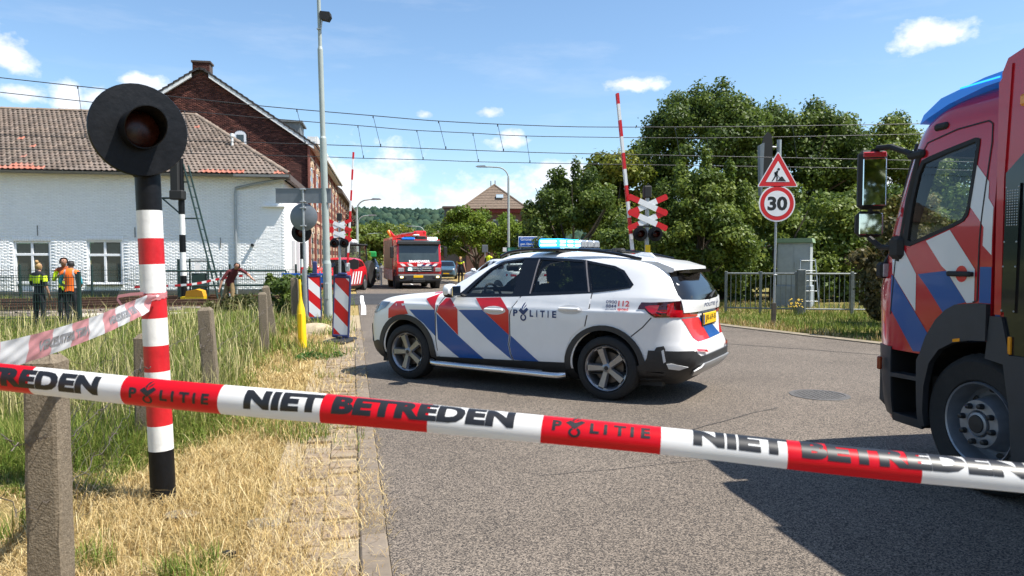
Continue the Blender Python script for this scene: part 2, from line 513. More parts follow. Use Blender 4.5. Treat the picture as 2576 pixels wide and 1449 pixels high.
M_grass = attr_mat('grass_blade', 0.6, 0.25, 0.2)
M_straw = attr_mat('straw', 0.6, 0.15, 0.3)
M_bark = pbr('bark', (0.09, 0.07, 0.05), 0.9, var=0.35, vscale=9, bump=0.6, bscale=20, stretch=(1, 1, 0.25))
M_tyre = pbr('tyre', (0.014, 0.014, 0.014), 0.8, var=0.35, vscale=14, bump=0.2, bscale=50)

# ------------------------------------------------------------------ ground
RD = -0.2246                      # road runs leftwards as it goes away: dx per dy
def left_edge(y): return -0.57 + RD * (y - 3.34)
RIGHT = [(11.0, -6.0), (10.6, 2.0), (9.6, 8.0), (8.1, 10.3), (6.5, 12.42), (5.71, 13.89), (4.79, 15.76), (3.95, 18.2), (3.1, 21.5), (2.2, 25.5), (1.3, 29.5), (0.35, 33.7)]
def right_edge(y):
    return float(np.interp(y, [p[1] for p in RIGHT], [p[0] for p in RIGHT])) if y < 33.7 else 0.35 + RD * (y - 33.7)
def sstep(a, b, x):
    t = np.clip((np.asarray(x, float) - a) / (b - a), 0, 1); return t * t * (3 - 2 * t)
def gz(x, y):
    le = -0.57 + RD * (np.asarray(y, float) - 3.34)
    return -0.022 - 0.24 * sstep(2.5, 9.0, le - x) * sstep(8, 18, y) - 0.25 * sstep(30.5, 40, y)
def ground_mat():
    m = bpy.data.materials.new('verge_soil'); m.use_nodes = True
    nt = m.node_tree; b = nt.nodes['Principled BSDF']; L = nt.links
    g = nt.nodes.new('ShaderNodeNewGeometry')
    def noise(s, d=6):
        n = nt.nodes.new('ShaderNodeTexNoise'); n.inputs['Scale'].default_value = s; n.inputs['Detail'].default_value = d; n.inputs['Roughness'].default_value = 0.7
        L.new(g.outputs['Position'], n.inputs['Vector']); return n.outputs[0]
    r1 = nt.nodes.new('ShaderNodeValToRGB')
    for i, (p, c) in enumerate(((0.30, (0.10, 0.075, 0.04)), (0.5, (0.36, 0.26, 0.105)), (0.72, (0.52, 0.40, 0.18)))):
        if i > 1: r1.color_ramp.elements.new(p)
        r1.color_ramp.elements[i].position = p; r1.color_ramp.elements[i].color = (*c, 1)
    L.new(noise(38, 8), r1.inputs[0])
    r2 = nt.nodes.new('ShaderNodeValToRGB')
    r2.color_ramp.elements[0].color = (0.05, 0.075, 0.015, 1); r2.color_ramp.elements[0].position = 0.3
    r2.color_ramp.elements[1].color = (0.17, 0.19, 0.05, 1); r2.color_ramp.elements[1].position = 0.7
    L.new(noise(25, 8), r2.inputs[0])
    mx = nt.nodes.new('ShaderNodeMix'); mx.data_type = 'RGBA'
    at = nt.nodes.new('ShaderNodeAttribute'); at.attribute_name = 'green'
    ad = nt.nodes.new('ShaderNodeMath'); ad.operation = 'ADD'; ad.use_clamp = True
    sb = nt.nodes.new('ShaderNodeMath'); sb.operation = 'MULTIPLY_ADD'; sb.inputs[1].default_value = 1.6; sb.inputs[2].default_value = -0.8
    L.new(noise(1.6, 4), sb.inputs[0]); L.new(at.outputs['Fac'], ad.inputs[0]); L.new(sb.outputs[0], ad.inputs[1])
    L.new(ad.outputs[0], mx.inputs[0]); L.new(r1.outputs[0], mx.inputs[6]); L.new(r2.outputs[0], mx.inputs[7])
    L.new(mx.outputs[2], b.inputs['Base Color']); b.inputs['Roughness'].default_value = 0.95; b.inputs['Specular IOR Level'].default_value = 0.1
    bp = nt.nodes.new('ShaderNodeBump'); bp.inputs['Strength'].default_value = 0.9; bp.inputs['Distance'].default_value = 0.03
    L.new(noise(55, 6), bp.inputs['Height']); L.new(bp.outputs[0], b.inputs['Normal'])
    return m
M_soil = ground_mat()
xs = np.unique(np.concatenate([np.linspace(-2500, -60, 12), np.linspace(-60, -8, 40), np.linspace(-8, 12, 60), np.linspace(12, 60, 25), np.linspace(60, 2500, 12)]))
ys = np.unique(np.concatenate([np.linspace(-300, -6, 6), np.linspace(-6, 40, 93), np.linspace(40, 120, 20), np.linspace(120, 2500, 12)]))
X, Y = np.meshgrid(xs, ys)
Z = gz(X, Y) + 0.012 * np.sin(X * 3.1 + Y * 1.3) * np.sin(Y * 2.7 - X) * (np.abs(X) < 30) * (X < left_edge(Y) - 0.5)
nx, ny = len(xs), len(ys)
ii, jj = np.meshgrid(np.arange(nx - 1), np.arange(ny - 1))
q = np.stack([jj * nx + ii, jj * nx + ii + 1, (jj + 1) * nx + ii + 1, (jj + 1) * nx + ii], -1).reshape(-1, 4)
gm = bpy.data.meshes.new('ground')
gm.from_pydata(np.stack([X, Y, Z], -1).reshape(-1, 3).tolist(), [], q.tolist())
gr = sstep(0.6, 2.6, (left_edge(Y) - X)) * sstep(3.5, 6.0, Y) * 0.9 + (X > 3) * (Y > 10) * 0.55 + (np.abs(X) > 60) * 0.5
at = gm.attributes.new('green', 'FLOAT', 'POINT'); at.data.foreach_set('value', np.clip(gr, 0, 1).astype(np.float32).ravel())
gm.materials.append(M_soil)
gm.polygons.foreach_set('use_smooth', [True] * len(gm.polygons))
link('ground', gm, kind='structure')

def asphalt_mat(name, stones, dark, patch=0.12, vs=95):
    m = bpy.data.materials.new(name); m.use_nodes = True
    nt = m.node_tree; b = nt.nodes['Principled BSDF']; L = nt.links
    g = nt.nodes.new('ShaderNodeNewGeometry')
    v = nt.nodes.new('ShaderNodeTexVoronoi'); v.inputs['Scale'].default_value = vs
    L.new(g.outputs['Position'], v.inputs['Vector'])
    r = nt.nodes.new('ShaderNodeValToRGB')
    els = [(0.0, dark), (0.3, tuple(c * 1.6 for c in dark)), (0.5, stones), (0.78, tuple(min(1, c * 1.55) for c in stones)), (1.0, tuple(min(1, c * 2.1) for c in stones))]
    while len(r.color_ramp.elements) < len(els): r.color_ramp.elements.new(0.5)
    for i, (p, c) in enumerate(els):
        r.color_ramp.elements[i].position = p; r.color_ramp.elements[i].color = (*c, 1)
    sp = nt.nodes.new('ShaderNodeSeparateColor'); L.new(v.outputs['Color'], sp.inputs[0]); L.new(sp.outputs[0], r.inputs[0])
    n = nt.nodes.new('ShaderNodeTexNoise'); n.inputs['Scale'].default_value = 0.55; n.inputs['Detail'].default_value = 7; n.inputs['Roughness'].default_value = 0.6
    L.new(g.outputs['Position'], n.inputs['Vector'])
    mr = nt.nodes.new('ShaderNodeMapRange'); mr.inputs['From Min'].default_value = 0.28; mr.inputs['From Max'].default_value = 0.68; mr.inputs['To Min'].default_value = 1 - patch; mr.inputs['To Max'].default_value = 1 + patch
    L.new(n.outputs[0], mr.inputs[0])
    mx = nt.nodes.new('ShaderNodeMix'); mx.data_type = 'RGBA'; mx.blend_type = 'MULTIPLY'; mx.inputs[0].default_value = 1
    L.new(r.outputs[0], mx.inputs[6]); L.new(mr.outputs[0], mx.inputs[7]); L.new(mx.outputs[2], b.inputs['Base Color'])
    b.inputs['Roughness'].default_value = 0.85; b.inputs['Specular IOR Level'].default_value = 0.25
    bp = nt.nodes.new('ShaderNodeBump'); bp.inputs['Strength'].default_value = 0.5; bp.inputs['Distance'].default_value = 0.006
    L.new(v.outputs['Distance'], bp.inputs['Height']); bp.invert = True
    L.new(bp.outputs[0], b.inputs['Normal'])
    return m
M_asphalt = asphalt_mat('asphalt', (0.130, 0.107, 0.085), (0.036, 0.031, 0.027), 0.2, 150)
M_asphalt2 = asphalt_mat('fresh_asphalt', (0.045, 0.045, 0.047), (0.015, 0.015, 0.016), 0.2)
yy = np.unique(np.concatenate([np.linspace(-6, 36, 85), np.linspace(36, 260, 30)]))
rv, rf = [], []
for k, y in enumerate(yy):
    a, c = left_edge(y), right_edge(y)
    for t in np.linspace(0, 1, 9): rv.append((a + (c - a) * t, y, -0.25 * float(sstep(30.5, 40, y))))
    if k:
        for i in range(8):
            p = (k - 1) * 9 + i; rf.append((p, p + 1, p + 10, p + 9))
rm = bpy.data.meshes.new('road'); rm.from_pydata(rv, [], rf); rm.materials.append(M_asphalt)
link('road', rm, kind='structure')
def manhole():
    mb = MB(); mb.lathe([(0.001, 0.004), (0.255, 0.004), (0.26, 0.001), (0.268, 0.001), (0.27, 0.006), (0.315, 0.006), (0.318, 0.0)], 36, 'z')
    for i in range(-4, 5):
        for j in range(-4, 5):
            if math.hypot(i, j) < 4.6: mb.cbox((i * .052, j * .052, .006), (.034, .034, .006), .004)
    return mb
# manhole cover, crack seams and repaired strips in the asphalt
t = tag(manhole().build('manhole_cover', pbr('cast_iron', (0.10, 0.095, 0.09), 0.75, metal=0.2, var=0.35, vscale=30, bump=0.6, bscale=60), None, False), 'round cast iron manhole cover set in the asphalt beside the fire engine', 'manhole')
t.location = (3.42, 7.85, 0.0)
seam = MB()
M_seam = pbr('seam_bitumen', (0.02, 0.02, 0.02), 0.6)
def ribbon(mb, pts, w, z, mi=0):
    vs = []
    for i, p in enumerate(pts):
        p = Vector((p[0], p[1], 0)); d = (Vector((*pts[min(i + 1, len(pts) - 1)][:2], 0)) - Vector((*pts[max(i - 1, 0)][:2], 0))).normalized()
        nn = Vector((-d.y, d.x, 0)) * w / 2
        for s in (1, -1): vs.append((p.x + nn.x * s, p.y + nn.y * s, z))
    mb.add(vs, [(2 * i, 2 * i + 1, 2 * i + 3, 2 * i + 2) for i in range(len(pts) - 1)], mi)
def wander(a, b, n, amp):
    return [(a[0] + (b[0] - a[0]) * i / n + random.uniform(-amp, amp), a[1] + (b[1] - a[1]) * i / n + random.uniform(-amp, amp)) for i in range(n + 1)]
ribbon(seam, wander((3.2, 13.1), (6.1, 10.9), 14, 0.03), 0.025, 0.004)
ribbon(seam, wander((1.2, 5.9), (2.7, 7.2), 10, 0.02), 0.008, 0.004)
ribbon(seam, wander((0.2, 4.9), (1.5, 5.3), 10, 0.02), 0.006, 0.004)
ribbon(seam, wander((2.0, 16.6), (4.6, 14.6), 14, 0.03), 0.02, 0.004)
seam.build('road_crack', M_seam, kind='structure')
# crossing deck of fresh asphalt, gutter strip on the right, white edge line
c10, s10 = math.cos(R(10)), math.sin(R(10))
def tr(s, d, z=0.0):
    """point on the railway: s metres along it from the crossing, d metres across (0 = near track)"""
    return (-3.0 + s * c10 - d * s10, 25.6 + s * s10 + d * c10, z)
deck = MB()
dv = [tr(-3.6, -2.0, 0.004), tr(5.2, -2.0, 0.004), tr(5.2, 5.4, 0.004), tr(-4.2, 5.4, 0.004)]
deck.add(dv, [(0, 1, 2, 3)]); deck.build('crossing_deck', M_asphalt2, kind='structure')
g2 = MB()
pts = [p for p in RIGHT if p[1] > 7]
vs = []
for i, p in enumerate(pts):
    d = (Vector(pts[min(i + 1, len(pts) - 1)]) - Vector(pts[max(i - 1, 0)])).normalized(); nrm = Vector((d.y, -d.x))
    for w, z in ((0.0, 0.004), (0.0, 0.02), (0.24, 0.024), (0.26, -0.03)): vs.append((p[0] + nrm.x * w, p[1] + nrm.y * w, z))
g2.add(vs, [(4 * i + j, 4 * i + 4 + j, 4 * i + 5 + j, 4 * i + 1 + j) for i in range(len(pts) - 1) for j in range(3)])
g2.build('kerb', pbr('sandy_concrete', (0.22, 0.18, 0.125), 0.9, var=0.25, vscale=5, bump=0.4, bscale=60), kind='structure')
ln = MB(); ribbon(ln, [(-3.98, 19.0), (-4.6, 22.0), (-5.35, 25.3), (-6.1, 28.8)], 0.13, 0.009)
ln.build('road_marking', pbr('marking_white', (0.8, 0.8, 0.78), 0.7, var=0.04), kind='structure')
ln2 = MB()
for y in np.arange(40, 110, 7.0):
    xm = (left_edge(y) + right_edge(y)) / 2
    ribbon(ln2, [(xm, y), (xm + RD * 2.5, y + 2.5)], 0.1, -0.244)
ln2.build('road_marking', MATS['marking_white'], kind='structure')

# pavers along the left road edge: a kerb row and two loose columns of clinkers
pave = MB()
for a, b in ((2.2, 19.0),):
    pts = [(left_edge(y) - 0.36, y) for y in np.linspace(a, b, 20)]
    ribbon(pave, pts, 0.74, -0.012)
pv_bed = pave.build('pavement', pbr('sand_joint', (0.33, 0.26, 0.16), 0.95, var=0.3, vscale=30, bump=0.3), kind='structure')
M_paver = info_mat('paver_stone', ['#837564', '#8e7f69', '#7a6c5c', '#8c7a66', '#93836d'], 0.9, 0.4, 60, 0.18, 40)
def block_mesh(name, sx, sy, sz, mat, b=0.006):
    return MB().cbox((0, 0, 0), (sx, sy, sz), b).mesh(name, mat, False)
kerb_me = block_mesh('kerb_stone', 0.145, 0.292, 0.05, info_mat('kerb_concrete', ['#695f53', '#766a5c', '#6f6457', '#7d7163'], 0.92, 0.6, 60, 0.3, 18), 0.01)
pav_me = block_mesh('paver', 0.195, 0.095, 0.05, M_paver, 0.006)
rz_road = math.atan2(-RD, 1.0)
road_dir = Vector((RD, 1, 0)).normalized(); road_n = Vector((-1, RD, 0)).normalized()
def on_edge(sy, off): 
    p = Vector((left_edge(2.4), 2.4, 0)) + road_dir * sy + road_n * off
    return p
npv = 0
for i in range(44):
    o = link('kerb_stone', kerb_me, pv_bed); p = on_edge(i * 0.3 + 0.15, 0.077)
    o.location = (p.x, p.y, -0.014 + random.uniform(-0.003, 0.004)); o.rotation_euler = (random.uniform(-.01, .01), random.uniform(-.015, .015), rz_road + random.uniform(-.012, .012))
for i in range(100):
    for c in range(2):
        if random.random() < 0.10: continue
        o = link('paver', pav_me, pv_bed); p = on_edge(i * 0.1 + 0.05, 0.255 + c * 0.2)
        o.location = (p.x, p.y, -0.016 + random.uniform(-0.006, 0.004)); o.rotation_euler = (random.uniform(-.02, .02), random.uniform(-.03, .03), rz_road + random.uniform(-.03, .03))

# ------------------------------------------------------------------ wooded hills at the horizon
hn = 220; hd = 10
hv, hf = [], []
for i in range(hn):
    ax = -1.25 + 2.5 * i / (hn - 1)
    for j in range(hd):
        dist = 780 + j * 85.0
        crest = 84 + 6 * math.sin(ax * 7 + 1) + 3.5 * math.sin(ax * 19) - 10 * max(0, ax + 0.15) * 1.0
        hgt = crest * (dist / 1300) * float(sstep(-0.3, 6.5, j)) + random.uniform(-2.6, 2.6)
        hv.append((math.sin(ax) * dist, math.cos(ax) * dist, -2 + hgt))
for i in range(hn - 1):
    for j in range(hd - 1):
        p = i * hd + j; hf.append((p, p + hd, p + hd + 1, p + 1))
hm = bpy.data.meshes.new('hills'); hm.from_pydata(hv, [], hf)
M_hill = pbr('far_woodland', (0.018, 0.038, 0.028), 0.95, var=0.55, vscale=0.06, bump=1.0, bscale=0.12, col2=(0.04, 0.068, 0.042), spec=0.05)  # greens darkened and pushed to blue: the distance haze is in this colour
hm.materials.append(M_hill); hm.polygons.foreach_set('use_smooth', [True] * len(hm.polygons))
link('hills', hm, kind='structure')
# ------------------------------------------------------------------ buildings beside the railway
def wall_cells(mb, x0, x1, z0, z1, holes, y0, y1, mi=0):
    xs = sorted({x0, x1, *[h[0] for h in holes], *[h[1] for h in holes]}); zs = sorted({z0, z1, *[h[2] for h in holes], *[h[3] for h in holes]})
    xs = [x for x in xs if x0 <= x <= x1]; zs = [z for z in zs if z0 <= z <= z1]
    for i in range(len(xs) - 1):
        run = None
        for j in range(len(zs) - 1):
            cx, cz = (xs[i] + xs[i + 1]) / 2, (zs[j] + zs[j + 1]) / 2
            inside = any(h[0] < cx < h[1] and h[2] < cz < h[3] for h in holes)
            if not inside:
                run = (run[0], zs[j + 1]) if run else (zs[j], zs[j + 1])
            if (inside or j == len(zs) - 2) and run:
                mb.box((xs[i], y0, run[0]), (xs[i + 1], y1, run[1]), mi); run = None
    return mb
CAMP = Vector((0, 0, 1.52))
def in_view(p, pad=0.0):
    d = p - CAMP
    if d.y < 0.5: return False
    u, v = d.x / d.y, (d.z / d.y) + 0.0417
    return abs(u) < 0.7208 + pad and abs(v) < 0.4055 + pad
def lay_pieces(parent, name, items, me, mat_single, mat_stuff, cols, limit=300, world=None):
    """items: (local matrix, (sx, sy, sz) full?) ; the largest in the picture become objects, the rest one joined part"""
    W = world
    scored = []
    for M, full in items:
        p = W @ M.translation
        vis = in_view(p)
        scored.append(((0 if (vis and full) else 1e6) + (p - CAMP).length, M, full))
    scored.sort(key=lambda t: t[0])
    singles = [t for t in scored if t[0] < 1e6][:limit]
    ids = set(id(t) for t in singles)
    for _, M, _f in singles:
        o = link(name, me, parent); o.matrix_local = M
    rest = [t for t in scored if id(t) not in ids]
    if rest:
        bv = np.array([tuple(v.co) for v in me.vertices]); fs = [tuple(p.vertices) for p in me.polygons]
        mats = np.array([np.array(t[1]) for t in rest])
        V = np.einsum('nij,kj->nki', mats[:, :3, :3], bv) + mats[:, None, :3, 3]
        N, k = V.shape[0], V.shape[1]
        out = bpy.data.meshes.new(name)
        quads = [f for f in fs if len(f) == 4]; tris = [f for f in fs if len(f) == 3]
        faces = []
        m2 = quads_raw(name, V, quads, tris, np.minimum(cols[rng.integers(0, len(cols), N)] * (rng.uniform(0.82, 1.18, (N, 1)) if cols.mean() < .6 else rng.uniform(0.97, 1.02, (N, 1))), 0.9), mat_stuff)
        o = link(name, m2, parent, kind='stuff')
def quads_raw(name, V, quads, tris, cols, mat):
    N, k = V.shape[0], V.shape[1]
    base = (np.arange(N) * k)
    L, S = [], []; cur = 0
    for fs, n in ((quads, 4), (tris, 3)):
        if not fs: continue
        fi = np.array(fs)
        idx = (fi[None] + base[:, None, None]).reshape(-1, n)
        L.append(idx.ravel()); S.append(cur + np.arange(len(idx)) * n); cur += idx.size
    L = np.concatenate(L).astype(np.int32); S = np.concatenate(S).astype(np.int32)
    me = bpy.data.meshes.new(name)
    me.vertices.add(N * k); me.vertices.foreach_set('co', V.astype(np.float32).ravel())
    me.loops.add(len(L)); me.loops.foreach_set('vertex_index', L)
    me.polygons.add(len(S)); me.polygons.foreach_set('loop_start', S)
    at = me.color_attributes.new('Col', 'FLOAT_COLOR', 'POINT')
    at.data.foreach_set('color', np.repeat(np.concatenate([cols, np.ones((N, 1))], 1), k, 0).astype(np.float32).ravel())
    me.materials.append(mat); me.update(calc_edges=True); me.validate()
    return me
def brick_items(x0, x1, z0, z1, inside, L=0.2225, Hh=0.064, y=-0.004, jit=0.004, tilt=0.02):
    its = []
    row = 0; z = z0
    while z < z1:
        x = x0 - (L / 2 if row % 2 else 0)
        while x < x1:
            a, b = max(x, x0), min(x + L, x1)
            if b - a > 0.05:
                cx, cz = (a + b) / 2, z + Hh / 2
                if inside(a, b, z, z + Hh):
                    full = (b - a) > L * 0.98
                    M = Matrix.Translation((cx, y + random.uniform(-jit, jit), cz)) @ Matrix.Rotation(random.uniform(-tilt, tilt), 4, 'Z') @ Matrix.Rotation(random.uniform(-tilt * 2, tilt * 2), 4, 'X') @ Matrix.Rotation(random.uniform(-.008, .008), 4, 'Y')
                    if not full: M = M @ Matrix.Diagonal(((b - a) / L, 1, 1, 1))
                    its.append((M, full))
            x += L
        z += Hh; row += 1
    return its
def brick_me(name, mat, L=0.2225, Hh=0.064, joint=0.011, depth=0.03, b=0.008):
    return MB().cbox((0, 0, 0), (L - joint, depth, Hh - joint), b).mesh(name, mat, False)
WH = Matrix.Translation((-9.9, 31, 0)) @ Matrix.Rotation(R(10), 4, 'Z')
M_wmortar = pbr('white_mortar', (0.80, 0.80, 0.79), 0.85, var=0.08, vscale=5, bump=0.3, bscale=20)
M_wbrick1 = info_mat('white_painted_brick', [(0.86, 0.86, 0.85), (0.88, 0.88, 0.87), (0.87, 0.87, 0.86)], 0.7, 0.25, 14, 0.03, 12)
M_wbrick2 = attr_mat('white_painted_brick_bulk', 0.75)
M_wframe = pbr('window_frame_white', (0.76, 0.77, 0.78), 0.35)
M_pane = pbr('window_pane', (0.045, 0.06, 0.06), 0.06, var=0.25, vscale=1.5, spec=0.7)
M_tile1 = info_mat('clay_tile', ['#695d54', '#716459', '#766960', '#6e635a', '#7c6d62', '#665b53', '#706258'], 0.85, 0.5, 25, 0.2, 18)
M_tile2 = attr_mat('clay_tile_bulk', 0.85)
M_zinc = pbr('zinc', (0.21, 0.21, 0.20), 0.5, metal=0.5, var=0.15)
M_plinth = pbr('plinth_render', (0.10, 0.095, 0.085), 0.9, var=0.2, bump=0.3)
M_fascia = pbr('brown_fascia', (0.10, 0.07, 0.055), 0.6, var=0.15)

house = thing('white_house', 'long white painted brick house with a tiled hipped roof beside the railway', 'house', (-9.9, 31, 0), R(10))
holes = [(-10.68, -9.33, -0.05, 2.22), (-7.92, -6.58, 0.45, 2.26)]
wm = wall_cells(MB(), -16.5, 0.0, -0.5, 5.06, holes, 0.0, 0.32)
wm.box((-0.32, 0.32, -0.5), (-0.001, 9.6, 4.9))
wall = wm.build('wall', M_wmortar, house, False)
def free(a, b, z0, z1):
    return not any(a < h[1] + 0.005 and b > h[0] - 0.005 and z0 < h[3] + (0.2 if True else 0) and z1 > h[2] - (0.06 if h[2] > 0 else 0) for h in holes)
its = brick_items(-16.5, -0.0, 0.18, 5.0, free, y=-0.002, jit=0.0035, tilt=0.007)
# upright bricks over each opening
for h in holes:
    x = h[0] - 0.05
    while x < h[1] + 0.05:
        its.append((Matrix.Translation((x + 0.032, -0.008, h[3] + 0.1)) @ Matrix.Rotation(R(90), 4, 'Y') @ Matrix.Diagonal((0.88, 1, 1, 1)), True)); x += 0.066
lay_pieces(wall, 'brick', its, brick_me('brick', M_wbrick1, joint=0.009, b=0.006), M_wbrick1, M_wbrick2, np.array([[0.86, 0.86, 0.85], [0.88, 0.88, 0.87], [0.87, 0.87, 0.86]]), 300, WH)
MB().box((-16.5, -0.035, -0.5), (0.01, -0.001, 0.16)).build('plinth', M_plinth, house, False)
def window(parent, x0, x1, z0, z1, cols, rows, y=0.10, door=False):
    fr = MB(); w = 0.07
    for a, b in ((x0, x0 + w), (x1 - w, x1)): fr.cbox(((a + b) / 2, y, (z0 + z1) / 2), (b - a, 0.09, z1 - z0), 0.008)
    for a, b in ((z0, z0 + w), (z1 - w, z1)): fr.cbox(((x0 + x1) / 2, y + .002, (a + b) / 2), (x1 - x0 - 2 * w, 0.085, b - a), 0.008)
    for c in cols: fr.cbox((c, y - .004, (z0 + z1) / 2), (0.09, 0.10, z1 - z0 - 2 * w), 0.008)
    for r in rows: fr.cbox(((x0 + x1) / 2, y - .007, r), (x1 - x0 - 2 * w, 0.10, 0.10), 0.008)
    f = fr.build('window', M_wframe, parent, False)
    xe = [x0 + w, *cols, x1 - w]; ze = [z0 + w, *rows, z1 - w]
    for i in range(len(xe) - 1):
        for j in range(len(ze) - 1):
            p = MB()
            lowpanel = door and j == 0
            p.box((xe[i] + .03, y + 0.015, ze[j] + .03), (xe[i + 1] - .03, y + 0.03, ze[j + 1] - .03))
            p.build('pane', M_wframe if lowpanel else M_pane, f, False)
    return f
f1 = window(house, -10.68, -9.33, -0.05, 2.22, [-10.02], [0.52, 1.68], door=True)
bars = MB()
for k in range(6): bars.box((-9.95 + k * 0.1, 0.135, 0.6), (-9.93 + k * 0.1, 0.15, 2.15))
bars.build('blind_slat', M_blackmat, f1, False, kind='stuff')
f2 = window(house, -7.92, -6.58, 0.45, 2.26, [-7.25], [1.66])
MB().cbox((-7.25, -0.05, 0.42), (1.42, 0.2, 0.05), 0.01).build('sill', M_zinc, house, False)
MB().cbox((-10.0, -0.06, -0.09), (1.45, 0.25, 0.07), 0.01).build('door_step', M_plinth, house, False)
for a, z in ((9.76, 2.66), (6.04, 2.61), (2.64, 2.2)):
    MB().cbox((-a, -0.035, z), (0.035, 0.03, 0.42), 0.006).build('wall_anchor', M_zinc, house, False)
MB().tube([(-1.33, 0.05, 2.09), (-1.33, -0.20, 2.09)], 0.065, 14).build('flue_outlet', M_blackmat, house)
# side wall towards the street: slit windows and a corner ledge
for k, y in enumerate((2.2, 3.9, 5.6, 7.2)):
    sw = MB(); sw.box((-0.01, y, 0.3), (0.05, y + 0.9, 2.35)); sw.build('shutter', pbr('shutter_grey', (0.45, 0.46, 0.47), 0.6), house, False)
MB().cbox((-0.42, -0.09, 3.78), (0.9, 0.24, 0.09), 0.01).build('ledge', M_wmortar, house, False)
# gutter and downpipe
gt = MB()
gv = []
for x in (-16.6, -1.95):
    for k in range(7):
        a = math.pi * (1 + k / 6); gv.append((x, -0.60 + 0.08 * math.cos(a), 5.05 + 0.08 * math.sin(a)))
gt.add(gv, [(k, k + 1, k + 8, k + 7) for k in range(6)])
for x in np.arange(-16, -2, 0.75): gt.tube([(x, -0.70, 5.06), (x, -0.60, 4.955), (x, -0.30, 5.0)], 0.012, 5)
gt.box((-16.6, -0.52, 5.0), (0.25, -0.02, 5.035))
gt.box((-1.95, -0.68, 4.97), (0.30, -0.525, 5.07))
gt.build('gutter', M_zinc, house)
MB().tube([(0.2, -0.45, 4.95), (-1.2, -0.25, 4.7), (-1.97, -0.10, 4.52), (-2.0, -0.10, 4.3), (-2.0, -0.10, -0.3)], 0.055, 12).build('downpipe', M_galv, house)
# roof
EV, RZ, RY = 5.10, 8.42, 4.45
rf_ = MB()
rf_.add([(-16.8, -0.5, EV - 0.03), (0.28, -0.5, EV - 0.03), (-4.65, RY, RZ - 0.03), (-16.8, RY, RZ - 0.03), (0.28, 9.6, EV - 0.03), (-16.8, 9.6, EV - 0.03)], [(0, 1, 2, 3), (1, 4, 2), (3, 2, 4, 5)])
roof = rf_.build('roof', pbr('roof_underlay', (0.05, 0.042, 0.038), 0.9), house, False)
sl = math.hypot(RY + 0.5, RZ - EV); ang = math.atan2(RZ - EV, RY + 0.5)
def tile_me(mat, w=0.205, l=0.30):
    vs = []; fs = []
    pr = [(-0.5, 0.012), (-0.30, 0.0), (-0.05, 0.004), (0.18, 0.034), (0.38, 0.036), (0.54, 0.008)]
    for (y, dz) in ((0.0, 0.03), (l, 0.004)):
        for (x, z) in pr: vs.append((x * w, y, z + dz))
    for (x, z) in pr: vs.append((x * w, 0.0, z + 0.008))
    n = len(pr)
    for i in range(n - 1):
        fs.append((i, i + 1, n + i + 1, n + i)); fs.append((2 * n + i, 2 * n + i + 1, i + 1, i))
    me = bpy.data.meshes.new('tile'); me.from_pydata(vs, [], fs); me.materials.append(mat); return me
its = []; orange = []
RM = Matrix.Translation((0, -0.5, EV)) @ Matrix.Rotation(ang, 4, 'X')
course = 0.245
nrow = int(sl / course)
for r in range(nrow):
    s = r * course; xr = 0.25 - (4.9) * (s / sl)
    x = -16.7 + (0.1 if r % 2 else 0)
    while x < xr - 0.05:
        M = RM @ Matrix.Translation((x, s, random.uniform(-.004, .006))) @ Matrix.Rotation(random.uniform(-.02, .02), 4, 'Z')
        patch = math.sin(x * 1.7) + math.sin(x * 0.61 + 2)
        if (r == 0 and patch > 0.45) or (r == 1 and patch > 1.6) or random.random() < 0.004: orange.append((M, True))
        else: its.append((M, True))
        x += 0.203
lay_pieces(roof, 'tile', its, tile_me(M_tile1), M_tile1, M_tile2, np.array([lin(c) for c in ('#695d54', '#716459', '#766960', '#6e635a', '#7c6d62', '#665b53', '#706258')]), 240, WH)
M_otile = info_mat('orange_clay_tile', ['#a8604c', '#9a6454', '#b06c57', '#8a665a'], 0.85, 0.4, 25, 0.2, 18)
lay_pieces(roof, 'tile', orange, tile_me(M_otile), M_otile, M_tile2, np.array([lin(c) for c in ('#a8604c', '#9a6454', '#8a665a')]), 60, WH)
M_ridge = info_mat('ridge_tile', ['#77695c', '#8a7a6c', '#6b5e53'], 0.9, 0.5, 25, 0.25, 10)
rt = MB()
for i, x in enumerate((0.0, 0.33)):
    for k in range(7):
        a = math.pi * k / 6; rr = 0.115 if i == 0 else 0.10
        rt.v.append((x, rr * math.cos(a), rr * math.sin(a) * 0.9))
rt.f = [(k, k + 1, k + 8, k + 7) for k in range(6)]; rt.m = [0] * 6
ridge_me = rt.mesh('ridge_tile', M_ridge)
def run_ridge(a, b):
    a, b = Vector(a), Vector(b); d = (b - a); n = int(d.length / 0.30); q = d.to_track_quat('X', 'Z')
    for i in range(n):
        o = link('ridge_tile', ridge_me, roof); o.location = a + d * (i / n) + Vector((0, 0, random.uniform(0, .012))); o.rotation_euler = q.to_euler()
run_ridge((-16.7, RY, RZ), (-4.65, RY, RZ)); run_ridge((-4.65, RY, RZ), (0.26, -0.48, EV + 0.03))
fa = MB(); fa.box((0.16, -0.55, 4.86), (0.34, 9.7, 5.10)); fa.box((-0.5, -0.62, 4.9), (0.345, -0.50, 5.12)); fa.build('fascia', M_fascia, house, False)
vp = thing('vent_pipe', 'white roof vent pipe standing on the tiled roof below the little gable window', 'vent pipe', WH @ Vector((-2.45, 1.7, 6.45)), R(10))
MB().tube([(0, 0, -0.2), (0, 0, 0.55)], 0.055, 12).build('pipe', M_white, vp)
MB().lathe([(0.001, 0.70), (0.09, 0.68), (0.10, 0.55), (0.05, 0.53)], 14).build('cowl', M_white, vp)

